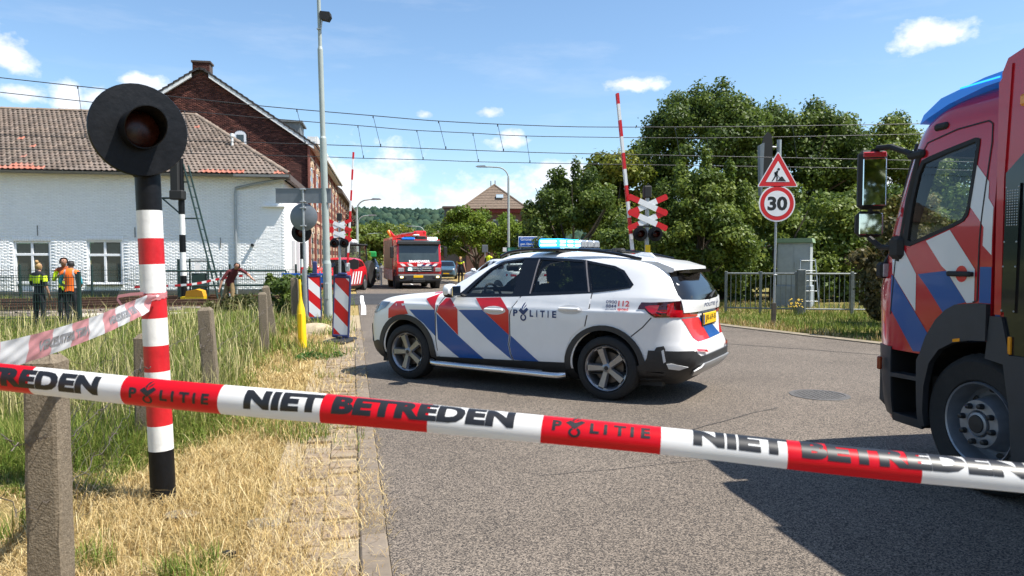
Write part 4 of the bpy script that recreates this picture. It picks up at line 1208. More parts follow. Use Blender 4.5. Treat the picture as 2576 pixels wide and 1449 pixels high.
# concrete fence posts
M_post = pbr('weathered_concrete', (0.105, 0.082, 0.055), 0.95, var=0.35, vscale=70, bump=0.55, bscale=130, col2=(0.235, 0.19, 0.135))
POSTS = [((-1.965, 2.98), 0.138, 1.135, 0, 0, 'broad concrete fence post with a worn top, nearest the camera', 8),
         ((-2.98, 5.73), 0.13, 0.93, 0.5, 1.2, 'slim concrete post hidden half behind the banded signal post', 4),
         ((-3.20, 7.55), 0.15, 1.02, -3.5, 0, 'concrete post with crossed wire scratches leaning in the long grass', 12),
         ((-4.07, 11.66), 0.145, 0.98, -2, 0, 'upright concrete post with pointed cap in front of the bush', 15),
         ((-4.50, 13.4), 0.14, 1.03, -8, 0, 'strongly leaning concrete post right behind the upright pointed one', 20),
         ((-5.35, 17.5), 0.17, 1.06, -1, 0, 'concrete post standing behind the yellow marker', 5)]
for (x, y), w, h, lx_, ly_, lab, rz in POSTS:
    p = thing('fence_post', lab, 'fence post', (x, y, -0.05), R(rz), 'old concrete fence posts along the verge')
    bm = bmesh.new()
    vs = []; N = 9
    for i in range(N + 1):
        z = h * i / N; s = w / 2 * (1.0 - 0.06 * i / N)
        vs.append([bm.verts.new((sx * s + random.uniform(-.003, .003), sy * s + random.uniform(-.003, .003), z)) for sx, sy in ((-1, -1), (-.72, -1), (.72, -1), (1, -1), (1, -.72), (1, .72), (1, 1), (.72, 1), (-.72, 1), (-1, 1), (-1, .72), (-1, -.72))])
        for k in (0, 3, 6, 9): vs[-1][k].co.xy *= 0.94
    for i in range(N):
        for k in range(12): bm.faces.new((vs[i][k], vs[i][(k + 1) % 12], vs[i + 1][(k + 1) % 12], vs[i + 1][k]))
    tp = [bm.verts.new((v.co.x * .55 + random.uniform(-.008, .008), v.co.y * .55, h + w * 0.22 + random.uniform(-.01, .008))) for v in vs[-1]]
    for k in range(12): bm.faces.new((vs[-1][k], vs[-1][(k + 1) % 12], tp[(k + 1) % 12], tp[k]))
    bm.faces.new(tp)
    bmesh.ops.transform(bm, matrix=Matrix.Rotation(R(lx_), 4, 'Y') @ Matrix.Rotation(R(ly_), 4, 'X'), verts=bm.verts)
    me = bpy.data.meshes.new('shaft'); bm.to_mesh(me); bm.free(); me.materials.append(M_post)
    link('shaft', me, p)
# old barbed and netting wire on the posts
M_oldwire = pbr('old_fence_wire', (0.12, 0.10, 0.085), 0.6, metal=0.5, var=0.3)
def fence_wire(label, pts, r=0.0022, sag=0.04, barbs=True, grp='rusty fence wires'):
    mb = MB(); out = []
    for i in range(len(pts) - 1):
        a, b = Vector(pts[i]), Vector(pts[i + 1]); n = max(6, int((b - a).length / 0.12))
        for k in range(n):
            t = k / n; p = a.lerp(b, t); p.z -= sag * 4 * t * (1 - t); p += Vector((random.uniform(-.012, .012), random.uniform(-.012, .012), random.uniform(-.02, .02))); out.append(p)
            if barbs and random.random() < 0.5:
                for _ in range(2):
                    d = Vector((random.uniform(-1, 1), random.uniform(-1, 1), random.uniform(-1, 1))).normalized() * 0.022; mb.tube([p - d, p + d], r * 0.8, 3)
    out.append(Vector(pts[-1])); mb.tube(out, r, 4)
    o = mb.build('fence_wire', M_oldwire); tag(o, label, 'wire', grp); return o
fence_wire('barbed wire low on the broad nearest post', [(-2.10, 2.89, 0.52), (-1.91, 2.89, 0.53), (-2.25, 3.9, 0.50), (-2.9, 5.6, 0.56)])
fence_wire('barbed wire loop halfway up the broad nearest post', [(-2.10, 2.89, 0.79), (-1.91, 2.88, 0.80), (-2.2, 3.6, 0.66), (-2.86, 5.6, 0.8), (-3.2, 7.4, 0.8)])
fence_wire('thin plain wire reaching up to the signal post', [(-2.95, 5.6, 0.35), (-2.6, 4.9, 0.55), (-2.38, 4.5, 0.80), (-2.2, 4.30, 0.86)], 0.003, 0.0, False)
fence_wire('barbed wire run between the leaning posts', [(-3.22, 7.4, 0.86), (-3.15, 7.42, 0.7), (-3.30, 7.44, 0.62), (-3.16, 7.44, 0.55), (-4.0, 11.5, 0.7), (-4.5, 13.4, 0.7)])
net = MB()
for k in range(16):
    a = Vector((-2.12 + random.uniform(0, .1), 3.0, 0.15 + 0.05 * k)); t0 = random.uniform(0.3, 1.0)
    b = Vector((-2.12 - 0.86 * t0, 3.0 + 2.7 * t0, 0.15 + 0.05 * k + random.uniform(-.2, .15)))
    pts = [a.lerp(b, t) + Vector((0, 0, 0.03 * math.sin(t * 20 + k) + random.uniform(-.02, .02))) for t in np.linspace(0, 1, 14)]
    net.tube(pts, 0.0012, 3)
    t0 = random.uniform(0.05, 0.95); c = Vector((-2.12 - 0.86 * t0, 3.0 + 2.7 * t0, 0.15)); net.tube([c + Vector((random.uniform(-.03, .03), 0, z)) for z in np.linspace(0, .75, 10)], 0.0012, 3)
tag(net.build('wire_netting', M_oldwire), 'torn rusty wire netting hanging between the first two concrete posts', 'netting')

# ------------------------------------------------------------------ signs and rails on the right verge
rs = thing('road_sign', 'red triangle roadworks sign above a round speed limit 30 sign', 'road sign', (5.90, 15.95, 0))
mb = MB(); mb.tube([(0.0, 0.03, -.1), (0.03, 0.03, 3.85)], 0.026, 12); mb.build('pole', M_galv, rs)
mb = MB(); mb.cbox((0.0, 0.03, 0.25), (0.10, 0.06, 0.55), 0.01); mb.build('ground_sleeve', pbr('rusty_steel', (0.10, 0.085, 0.07), 0.8, metal=0.4, var=0.3), rs, False)
def rtri(s, rad):
    h = s * math.sqrt(3) / 2; P = [(-s / 2, -h / 3), (s / 2, -h / 3), (0, 2 * h / 3)]; out = []
    for i in range(3):
        p = Vector(P[i]); a = (Vector(P[i - 1]) - p).normalized(); b = (Vector(P[(i + 1) % 3]) - p).normalized()
        for t in np.linspace(0, 1, 5):
            d = a.lerp(b, t).normalized(); out.append((p.x + d.x * rad * 0.9 + (a + b).x * 0, p.y + d.y * rad * 0.9)) if False else None
        A = p + a * rad; B = p + b * rad
        for t in np.linspace(0, 1, 6):
            q = A * (1 - t) ** 2 + p * 2 * t * (1 - t) + B * t ** 2; out.append((q.x, q.y))
    return out
tc = (0.03, 3.38)
def lay(mb, poly, y0, y1, c, mi=0): mb.prism([(p[0] + c[0], p[1] + c[1]) for p in poly], y0, y1, 'y', mi)
mb = MB(); lay(mb, rtri(0.92, 0.05), -0.012, 0.0, tc, 0); lay(mb, rtri(0.86, 0.045), -0.0145, -0.0125, tc, 1); lay(mb, rtri(0.54, 0.02), -0.017, -0.015, tc, 0)
tri = mb.build('triangle_plate', [M_signwhite, M_signred], rs, False)
pic = MB()
def L2(mb, poly): lay(mb, [(p[0] * 1.0, p[1] * 1.0) for p in poly], -0.0195, -0.0175, (tc[0] - 0.005, tc[1] - 0.02))
L2(pic, [(-0.01, -0.12), (0.19, -0.12), (0.155, -0.085), (0.11, -0.02), (0.075, -0.015), (0.03, -0.07)])
L2(pic, [(0.02 + 0.03 * math.cos(a), 0.145 + 0.03 * math.sin(a)) for a in np.linspace(0, 2 * math.pi, 12)[:-1]])
L2(pic, [(-0.02, 0.12), (0.012, 0.105), (0.0, 0.04), (-0.025, 0.0), (-0.065, 0.005), (-0.075, 0.06)])
L2(pic, [(-0.065, 0.005), (-0.03, 0.0), (-0.06, -0.05), (-0.105, -0.12), (-0.135, -0.12), (-0.09, -0.045)])
L2(pic, [(-0.04, 0.005), (-0.01, 0.01), (0.005, -0.045), (-0.005, -0.12), (-0.033, -0.12), (-0.025, -0.05)])
L2(pic, [(-0.075, 0.06), (-0.07, 0.09), (-0.03, 0.05), (0.01, 0.02), (0.0, 0.005), (-0.05, 0.03)])
L2(pic, [(-0.02, 0.045), (0.06, -0.055), (0.05, -0.062), (-0.03, 0.038)])
pic.build('digging_pictogram', M_signblack, tri, False)
cc = (0.022, 2.745)
def circ(r, n=44): return [(r * math.cos(2 * math.pi * k / n), r * math.sin(2 * math.pi * k / n)) for k in range(n)]
mb = MB(); lay(mb, circ(0.405), -0.012, 0.0, cc, 0); lay(mb, circ(0.375), -0.0145, -0.0125, cc, 1); lay(mb, circ(0.285), -0.017, -0.015, cc, 0)
rd = mb.build('round_plate', [M_signwhite, M_signred], rs, False)
vs, fs = text_tris('30', 0.40, 'CENTER', 0.016, 1.0)
zc = (min(p[1] for p in vs) + max(p[1] for p in vs)) / 2
mb = MB(); mb.add([(p[0] * 1.12 + cc[0], -0.0185, p[1] - zc + cc[1]) for p in vs], fs); mb.build('speed_figures', M_signblack, rd, False)
for z in (2.5, 2.95, 3.2, 3.6, 1.15): MB().cbox((0.02, 0.03, z), (0.07, 0.07, 0.03), 0.005).build('clamp', M_galv, rs, False)
def railing(label, a, b, gap=0.125, gate=False):
    a, b = Vector(a), Vector(b); d = b - a; L = d.length; rz = math.atan2(d.y, d.x)
    r = thing('railing', label, 'railing', a, rz, 'grey steel railings by the cabinet')
    MB().tube([(0, 0, 1.12), (L, 0, 1.12)], 0.028, 10).build('top_rail', M_railing, r)
    MB().tube([(0, 0, 0.16), (L, 0, 0.16)], 0.022, 10).build('bottom_rail', M_railing, r)
    n = int(L / gap)
    bme = MB().tube([(0, 0, 0.17), (0, 0, 1.11)], 0.0105, 8).mesh('bar', M_railing)
    for k in range(1, n): link('bar', bme, r).location = (k * L / n, 0, 0)
    pme = MB().cbox((0, 0, 0.58), (0.075, 0.075, 1.2), 0.008).mesh('post', M_railing, False)
    for x in ((0.0, L / 2, L) if L > 1.8 else (0.0, L)): link('post', pme, r).location = (x, 0, 0)
    return r
railing('grey steel railing left of the speed sign pole', (6.0, 19.9, -0.02), (7.75, 19.35, -0.02))
railing('grey steel railing right of the thick steel gate post', (7.95, 19.3, -0.02), (10.4, 19.0, -0.02))
railing('short grey railing showing beside the parked fire engine', (10.5, 19.0, -0.02), (13.0, 18.8, -0.02))
gp = tag(MB().cbox((0, 0, 0.6), (0.20, 0.20, 1.3), 0.015).build('gate_post', M_railing, None, False), 'thick square steel post between the two railings', 'post'); gp.location = (7.86, 19.3, -0.03); gp.rotation_euler = (0, 0, R(-12))
cb = thing('switch_cabinet', 'grey railway switch cabinet with a green lid behind the railings', 'cabinet', (9.0, 22.6, -0.05), R(-28))
M_cab = pbr('cabinet_grey', (0.34, 0.37, 0.38), 0.6, var=0.12, vscale=4, bump=0.05)
MB().box((-0.48, -0.40, 0.72), (0.48, 0.40, 2.05)).build('box', M_cab, cb, False)
MB().cbox((0, 0, 0.36), (1.05, 0.9, 0.72), 0.02).build('concrete_base', pbr('base_grey', (0.24, 0.27, 0.29), 0.8, var=0.15), cb, False)
MB().prism([(-0.56, 2.06), (0.56, 2.06), (0.52, 2.20), (-0.52, 2.20)], -0.48, 0.48, 'y').build('lid', pbr('lid_green', (0.19, 0.27, 0.16), 0.6, var=0.12), cb, False)
dr = MB(); dr.box((-0.44, -0.41, 0.76), (-0.01, -0.402, 2.0)); dr.box((0.01, -0.41, 0.76), (0.44, -0.402, 2.0)); dr.cbox((0.05, -0.43, 1.35), (0.03, 0.04, 0.22), 0.005); dr.build('door', M_cab, cb, False)
st = thing('ladder', 'narrow steel ladder frame leaning against the switch cabinet', 'ladder', (9.15, 21.9, -0.05), R(-8))
lm = MB()
for s in (-1, 1): lm.tube([(s * 0.30, -0.1, 0), (s * 0.22, 0.15, 1.55)], 0.018, 8)
lm.build('stile', M_galv, st)
for z in np.linspace(0.25, 1.5, 5): MB().tube([(-0.29 + .05 * z, -0.1 + 0.16 * z, z), (0.29 - .05 * z, -0.1 + 0.16 * z, z)], 0.014, 6).build('rung', M_galv, st)

# railway signal behind the triangle sign
sgn = thing('railway_signal', 'black railway signal head on a bracket rising above the bushes', 'railway signal', (10.35, 29.0, -0.05))
MB().tube([(0.55, 0.2, 0), (0.55, 0.2, 6.4)], 0.09, 12).build('mast', M_galv, sgn)
hd_ = MB(); hd_.prism([(-0.28, 4.5), (0.16, 4.4), (0.18, 6.2), (0.12, 6.55), (-0.02, 6.68), (-0.17, 6.5), (-0.26, 6.1)], -0.1, -0.02, 'y'); hd_.cbox((-0.04, 0.12, 5.4), (0.3, 0.26, 1.7), 0.03); hd_.build('signal_head', M_blackmat, sgn, False)
bk = MB(); bk.prism([(-0.36, 4.1), (-0.30, 4.1), (-0.24, 6.2), (-0.42, 6.1)], -0.35, -0.05, 'y'); bk.build('side_board', M_alu, sgn, False)
br = MB()
for z in (6.1, 5.6): br.tube([(0, 0.1, z), (0.55, 0.2, z)], 0.04, 8)
br.build('bracket', M_galv, sgn)

# ------------------------------------------------------------------ left: signal mast, fences, box, cone
sm = thing('signal_mast', 'black and white railway signal mast with a leaning access ladder', 'signal mast', (-12.2, 26.4, -0.2))
mb = MB(); stripes_tube(mb, (0, 0, 0), (-0.05, 0, 5.4), 0.11, 16, [0, .16, .20, .36, .48, .62, 1.0], [0, 0, 1, 0, 1, 0, ]); mb.build('mast', [M_black, M_white], sm)
mb = MB(); mb.cbox((-0.18, -0.1, 4.75), (0.30, 0.3, 1.2), 0.03); mb.cbox((-0.12, -0.1, 4.05), (0.5, 0.34, 0.35), 0.04); mb.build('signal_head', M_blackmat, sm, False)
mb = MB(); mb.tube([(0.06, 0, 5.2), (1.28, 0, 0.1)], 0.035, 8); mb.tube([(0.06, 0.4, 5.2), (1.28, 0.4, 0.1)], 0.035, 8); mb.build('ladder_stile', M_dkgreen, sm)
for z in np.linspace(0.4, 4.8, 12):
    x = 0.06 + (5.2 - z) / 5.1 * 1.22; MB().tube([(x, 0, z), (x, 0.4, z)], 0.016, 6).build('rung', M_dkgreen, sm)
for z in (1.62, 3.2, 4.55): MB().tube([(0, 0, z), (0.06 + (5.2 - z) / 5.1 * 1.22, 0.1, z)], 0.028, 6).build('brace', M_dkgreen, sm)
mb = MB(); mb.tube([(-1.25, 0, 3.95), (0, 0, 3.95)], 0.035, 8); mb.tube([(-0.75, 0, 3.95), (0, 0, 3.3)], 0.03, 8); mb.build('side_bracket', M_dkgreen, sm)
def mesh_fence(label, pts, h, post_gap=2.5, grid=0.10, wire=0.004, zoff=0.0, lowpost=True):
    a0 = Vector(pts[0]); r = thing('mesh_fence', label, 'fence', a0, 0, 'dark green mesh fences by the track')
    for i in range(len(pts) - 1):
        a, b = Vector(pts[i]) - a0, Vector(pts[i + 1]) - a0; L = (b - a).length; n = max(1, round(L / post_gap)); d = (b - a) / L
        up = Vector((0, 0, 1))
        for k in range(n):
            p = a + d * (L * k / n); q_ = a + d * (L * (k + 1) / n)
            mb = MB(); m = int((q_ - p).length / grid)
            for j in range(m):
                s = p + d * (j * (q_ - p).length / m); mb.tube([s + up * 0.08, s + up * h], wire, 3, caps=False)
            for z in np.arange(0.1, h + 0.01, 0.2): mb.tube([p + up * z, q_ + up * z], wire * 1.5, 3, caps=False)
            o = mb.build('mesh_panel', M_dkgreen, r, False)
            MB().cbox((p.x, p.y, h / 2 + 0.03), (0.07, 0.07, h + 0.1), 0.005).build('post', M_dkgreen, r, False)
        MB().cbox((b.x, b.y, h / 2 + 0.03), (0.07, 0.07, h + 0.1), 0.005).build('post', M_dkgreen, r, False)
    return r
mesh_fence('near dark green mesh fence in front of the three people', [(-15.6, 16.9, -0.24), (-10.55, 17.3, -0.24)], 1.36, 2.5, 0.06, 0.006)
mesh_fence('long far dark green mesh fence along the white house wall', [(-22, 27.6, -0.25), (-9.0, 29.6, -0.25)], 1.45, 2.5, 0.08, 0.0065)
mesh_fence('short dark green mesh fence near the street corner', [(-9.0, 29.6, -0.22), (-7.9, 27.8, -0.2)], 1.2, 2.0, 0.08, 0.0065)
bf = thing('barrier_rail', 'dark green tubular railing panel beside the signal mast', 'railing', (-12.9, 25.6, -0.22), R(8))
for z in (0.75, 1.28): MB().tube([(0, 0, z), (4.6, 0, z)], 0.035, 8).build('rail', M_dkgreen, bf)
for x in (0, 2.3, 4.6): MB().tube([(x, 0, 0), (x, 0, 1.28)], 0.035, 8).build('post', M_dkgreen, bf)
rc = thing('relay_case', 'dark green trackside relay case with open door behind the mast', 'relay case', (-12.35, 27.0, -0.25), R(12))
MB().box((-0.35, 0, 0), (-0.1, 0.3, 1.75)).build('case', M_dkgreen, rc, False)
mb = MB(); mb.tube([(0.1, 0, 0), (0.1, 0, 1.75), (0.75, 0, 1.75), (0.75, 0, 0)], 0.04, 6); mb.box((0.15, 0.01, 0.25), (0.7, 0.03, 1.2)); mb.build('door', M_dkgreen, rc, False)
MB().box((0.28, -0.03, 1.3), (0.48, -0.005, 1.6)).build('notice', M_signwhite, rc, False)
yb = thing('grit_box', 'yellow plastic grit box with a domed lid near the mast foot', 'box', (-11.75, 26.2, -0.25), R(6)); yb.scale = (.72, .8, .8)
MB().prism([(-0.5, 0), (0.5, 0), (0.56, 0.45), (-0.56, 0.45)], -0.3, 0.3, 'y').build('bin', M_yellow, yb, False)
MB().prism([(-0.32, 0.46), (0.56, 0.46), (0.50, 0.72), (0.2, 0.8), (-0.26, 0.72)], -0.31, 0.31, 'y').build('lid', pbr('amber_plastic', (0.72, 0.33, 0.01), 0.5), yb, False)
cn_ = thing('traffic_cone', 'small red and white traffic cone by the bending man', 'traffic cone', (-9.6, 24.2, -0.18))
mb = MB(); pr_c = [(0.135, 0.03), (0.108, 0.16), (0.085, 0.28), (0.062, 0.40), (0.04, 0.52), (0.03, 0.56)]
for i in range(5): mb.lathe(pr_c[i:i + 2], 16, 'z', mi=i % 2)
mb.cbox((0, 0, 0.015), (0.34, 0.34, 0.03), 0.01, 0); mb.build('cone', [pbr('cone_red', (0.75, 0.06, 0.02), 0.5), M_white], cn_)
for k, (x, y, l, rz) in enumerate(((-10.6, 23.6, 1.25, 8), (-11.6, 25.2, 2.1, 10))):
    t = MB(); n = 9
    for i in range(n): t.box((i * l / n, -0.05, 0), ((i + 1) * l / n, 0.05, 0.06), i % 2)
    o = tag(t.build('warning_plank', [M_red, M_white] if k else [pbr('plank_orange', (0.75, 0.13, 0.05), 0.6), pbr('plank_pale', (0.7, 0.4, 0.25), 0.6)], None, False), ['pale orange barrier plank lying in the grass before the cone', 'red and white barrier plank lying at the railing foot'][k], 'plank'); o.location = (x, y, -0.17); o.rotation_euler = (0, 0, R(rz))
# thin tape strung across the track from the bending man's hand
tp = MB(); pts = [(-13.3, 25.0, 0.55), (-11.6, 25.3, 0.62), (-10.4, 25.6, 0.85), (-9.3, 25.6, 0.98)]
P = np.array(pts); tt = np.linspace(0, 3, 25); Q = np.stack([pchip(range(4), P[:, i], tt) for i in range(3)], 1)
for i in range(24):
    a, b = Q[i], Q[i + 1]; tp.add([tuple(a), tuple(b), (b[0], b[1], b[2] - .08), (a[0], a[1], a[2] - .08)], [(0, 1, 2, 3)], i % 2)
tag(tp.build('barrier_tape', [M_red, M_white], None, False), 'thin red and white tape strung along the railing towards the bending man', 'tape')
# blue sign at the crossing
wb = thing('crossing_sign', 'blue sign reading WACHT by the crossing, partly behind poles', 'sign', (-7.05, 24.0, -0.1), R(4))
for x in (-0.5, 0.55): MB().tube([(x, 0.03, 0), (x, 0.03, 1.2)], 0.03, 8).build('leg', M_galv, wb)
MB().cbox((0.0, 0, 0.95), (1.45, 0.03, 0.34), 0.008).build('plate', M_signblue, wb, False)
mb = MB(); vs, fs = text_tris('WACHT', 0.29, 'LEFT', 0.008); mb.add([(p[0] * 0.85 - 0.69, -0.018, p[1] + 0.85) for p in vs], fs)
for s, z in (('tot het rode', 0.99), ('licht dooft', 0.86)):
    vs, fs = text_tris(s, 0.085, 'LEFT', 0.002); mb.add([(p[0] * 0.8 + 0.30, -0.018, p[1] + z) for p in vs], fs)
mb.build('lettering', M_signwhite, wb, False)
rw = tag(MB().prism([(-0.32, -0.14), (0.22, -0.14), (0.36, 0), (0.22, 0.14), (-0.32, 0.14)], 0, 0.02, 'y').build('arrow_board', M_signred, None, False), 'small red arrow board low behind the grey sign pole', 'sign'); rw.location = (-5.35, 18.6, 0.42); rw.rotation_euler = (0, R(20), 0)
# ------------------------------------------------------------------ trees, bushes, woodland
def leaf_cloud(name, clumps, n, leaf, cols, parent=None, mat=None, shell=0.36, droop=0.2):
    """small bent leaf faces spread through many overlapping clumps; every leaf has its own green"""
    K = len(clumps)
    C = np.array([c[:3] for c in clumps]); Rr = np.array([c[3:6] for c in clumps])
    wgt = (Rr[:, 0] * Rr[:, 2]); pick = rng.choice(K, n, p=wgt / wgt.sum())
    d = rng.normal(size=(n, 3)); d /= np.linalg.norm(d, axis=1)[:, None]
    rad = shell + (1 - shell) * rng.random(n) ** 0.7
    rad *= 1 + 0.22 * rng.normal(size=n) * (rng.random(n) < 0.35)
    P = C[pick] + d * Rr[pick] * rad[:, None]
    nr = d * 0.8 + rng.normal(size=(n, 3)) * 0.6 + np.array([0, 0, 0.35]); nr /= np.linalg.norm(nr, axis=1)[:, None]
    u = np.cross(nr, rng.normal(size=(n, 3))); u /= np.linalg.norm(u, axis=1)[:, None]; v = np.cross(nr, u)
    s = leaf * rng.uniform(0.6, 1.35, n)[:, None]
    V = np.stack([P - u * s * 0.5, P - v * s * 0.36 - nr * s * .1, P + u * s * 0.62 - np.array([0, 0, droop]) * s, P + v * s * 0.36 - nr * s * .1], 1)
    cols = np.array(cols); clump_t = rng.random(K)[pick]
    t = np.clip(0.55 * clump_t + 0.45 * rng.random(n), 0, 0.999) * (len(cols) - 1)
    i0 = t.astype(int); f = (t - i0)[:, None]
    c = cols[i0] * (1 - f) + cols[np.minimum(i0 + 1, len(cols) - 1)] * f
    c = c * rng.uniform(0.8, 1.2, (n, 1))
    me = quads_mesh(name, V, 4, c, mat or M_leaf, [[0, 1, 2, 3]])
    return link(name, me, parent)
def crown_clumps(c, r, k, size, flat=0.8, seed=0, lower=-0.75):
    rs = np.random.default_rng(seed); out = []
    while len(out) < k:
        d = rs.normal(size=3); d /= np.linalg.norm(d)
        if d[2] < lower: continue
        q = rs.uniform(0.35, 0.95) ** 0.6
        s = size * rs.uniform(0.65, 1.35)
        out.append((c[0] + d[0] * r[0] * q, c[1] + d[1] * r[1] * q, c[2] + d[2] * r[2] * q, s, s, s * flat))
    return out
def trunk_mb(h, r, limbs, crown_c, crown_r, seed=0):
    rs = random.Random(seed); mb = MB()
    pts = [(0, 0, -0.3)] + [(rs.uniform(-.1, .1) * i * .3, rs.uniform(-.1, .1) * i * .3, h * i / 4) for i in range(1, 5)]
    mb.tube(pts, [r * (1.25 - 0.75 * i / 4) for i in range(5)], 9)
    for k in range(limbs):
        a = 2 * math.pi * k / limbs + rs.uniform(-.4, .4); z0 = h * rs.uniform(0.35, 0.95); b = Vector((0, 0, z0))
        e = Vector((math.cos(a) * crown_r[0] * rs.uniform(.5, .9), math.sin(a) * crown_r[1] * rs.uniform(.5, .9), crown_c[2] + crown_r[2] * rs.uniform(-.3, .7)))
        m = b.lerp(e, .5) + Vector((0, 0, -0.08 * (e - b).length)); mb.tube([b, m, e], [r * .45, r * .28, r * .07], 6)
    return mb
def tree(name, label, loc, crown, k, size, n, leaf, cols, th, tr_, seed, group=None, cat='tree', limbs=7, lower=-0.75, extra=None, shell=0.36):
    t = thing(name, label, cat, loc, 0, group)
    c = (0, 0, crown[3]); r = crown[:3]
    trunk_mb(th, tr_, limbs, c, r, seed).build('trunk', M_bark, t)
    cl = crown_clumps(c, r, k, size, 0.8, seed, lower) + (extra or [])
    leaf_cloud('crown', cl, n, leaf, cols, t, shell=shell)
    return t
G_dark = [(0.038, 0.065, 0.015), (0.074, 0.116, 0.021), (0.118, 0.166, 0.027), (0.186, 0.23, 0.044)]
G_mid = [(0.05, 0.084, 0.015), (0.099, 0.147, 0.022), (0.155, 0.203, 0.034), (0.231, 0.265, 0.056)]
G_lite = [(0.077, 0.132, 0.013), (0.121, 0.187, 0.02), (0.176, 0.242, 0.024), (0.231, 0.297, 0.039)]
G_yel = [(0.09, 0.12, 0.015), (0.15, 0.18, 0.02), (0.20, 0.22, 0.03), (0.25, 0.25, 0.04)]
G_red = [(0.047, 0.054, 0.02), (0.081, 0.081, 0.027), (0.121, 0.095, 0.034), (0.176, 0.135, 0.047)]
big = 'large trees beyond the railway'
tree('tall_tree', 'tallest tree with a domed dark crown behind the raised boom', (12.3, 45, -0.1), (4.6, 4.2, 5.5, 7.0), 120, 0.92, 60000, 0.195, G_dark, 6.0, 0.35, 1, big, extra=[(-.6, 0, 11.9, .8, .8, .9), (.9, 0, 12.1, .7, .7, 1.0), (2.6, 0, 10.9, .7, .7, .8), (-2.8, 0, 10.4, .7, .7, .9), (-4.3, 0, 8.4, .6, .6, .7)])
tree('tall_tree', 'broad dark tree rising behind the triangle sign', (18.2, 46, -0.1), (4.7, 4.2, 5.0, 6.5), 115, 0.92, 54000, 0.195, G_dark, 6.0, 0.35, 2, big, extra=[(-1.5, 0, 11.0, .8, .8, .9), (1.2, 0, 11.2, .8, .8, .8), (3.2, 0, 9.9, .7, .7, .8)])
tree('tall_tree', 'mid green tree next to the fire engine mirror', (24.0, 47, -0.1), (4.7, 4.2, 4.8, 5.9), 105, 0.9, 46000, 0.195, G_mid, 5.5, 0.32, 3, big, extra=[(-1.8, 0, 10.4, .7, .7, .8), (1.4, 0, 10.6, .7, .7, .8)])
tree('tall_tree', 'green tree mostly hidden behind the parked fire engine', (30.5, 47, -0.1), (4.6, 4.2, 4.8, 6.0), 70, 1.0, 22000, 0.26, G_mid, 5.5, 0.32, 4, big)
tree('tall_tree', 'yellowish green tree left of the boom and above the bush', (6.3, 44.0, -0.1), (2.4, 2.4, 3.2, 5.0), 34, 0.85, 14000, 0.25, G_yel, 4.5, 0.22, 5, big)
tree('bushy_tree', 'dark bushy tree with upright shoots beside the blue town sign', (3.2, 36.0, -0.1), (2.7, 2.4, 3.0, 3.2), 75, 0.52, 28000, 0.15, G_dark, 2.5, 0.2, 6, None, extra=[(0.0, 0, 5.9, .28, .28, .9), (-0.9, 0, 5.3, .3, .3, .8), (0.9, 0.2, 5.6, .3, .3, .8), (-1.7, 0, 4.6, .35, .35, .6), (-2.3, 0, 4.2, .4, .4, .4)])
tree('street_tree', 'light green spreading tree in front of the pyramid roof', (-2.6, 52.0, -0.3), (3.4, 2.8, 1.9, 3.5), 75, 0.55, 24000, 0.16, G_lite, 2.6, 0.18, 7, None)
tree('street_tree', 'smaller light green tree beside the street lamp', (0.6, 50.0, -0.1), (1.9, 1.8, 1.7, 2.6), 26, 0.65, 10000, 0.17, G_lite, 2.0, 0.15, 8, None)
tree('maple_bush', 'large maple bush with pale shoots right of the red tipped crosses', (6.0, 22.5, -0.05), (1.7, 1.4, 2.3, 2.15), 95, 0.36, 36000, 0.105, G_mid, 2.6, 0.12, 9, None, 'bush', 9, -0.95, extra=[(0.1, 0, 4.55, .22, .22, .6), (-0.7, 0, 4.2, .25, .25, .5), (0.85, 0, 4.2, .22, .22, .55), (1.35, 0.1, 3.5, .3, .3, .6), (-1.2, 0, 3.6, .3, .3, .5)])
tree('maple_bush', 'lower green bush between the maple and the black signal head', (9.4, 25.6, -0.05), (2.4, 1.6, 2.3, 2.1), 46, 0.55, 20000, 0.14, G_mid, 2.2, 0.12, 10, None, 'bush', 7, -0.95)
tree('hedge_bush', 'dark green bushes behind the switch cabinet', (12.4, 26.5, -0.05), (2.7, 1.6, 2.3, 2.0), 46, 0.6, 20000, 0.15, G_mid, 2.0, 0.12, 11, None, 'bush', 6, -0.95)
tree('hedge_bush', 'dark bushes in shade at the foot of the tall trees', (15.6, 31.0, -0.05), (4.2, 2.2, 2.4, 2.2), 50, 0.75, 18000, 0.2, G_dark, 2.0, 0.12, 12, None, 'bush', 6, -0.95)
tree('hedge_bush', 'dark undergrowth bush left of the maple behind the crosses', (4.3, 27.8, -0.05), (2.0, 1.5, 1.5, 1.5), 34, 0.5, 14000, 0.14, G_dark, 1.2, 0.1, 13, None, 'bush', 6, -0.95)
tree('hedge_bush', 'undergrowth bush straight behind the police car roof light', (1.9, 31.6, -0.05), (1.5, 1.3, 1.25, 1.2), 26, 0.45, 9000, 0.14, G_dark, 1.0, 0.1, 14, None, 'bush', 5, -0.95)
tree('red_leaf_shrub', 'reddish green maple shrub in front of the railing by the fire engine', (7.55, 13.9, -0.05), (0.78, 0.7, 1.25, 1.15), 36, 0.27, 8500, 0.095, G_red, 1.3, 0.05, 15, None, 'shrub', 7, -0.97)
tree('red_leaf_shrub', 'taller reddish shrub rising beside the fire engine mirror', (9.2, 16.2, -0.05), (1.0, 0.9, 1.5, 1.7), 50, 0.28, 11000, 0.09, [(0.06, 0.085, 0.015), (0.10, 0.12, 0.02), (0.19, 0.14, 0.035), (0.15, 0.19, 0.035)], 1.5, 0.06, 16, None, 'shrub', 7, -0.95)
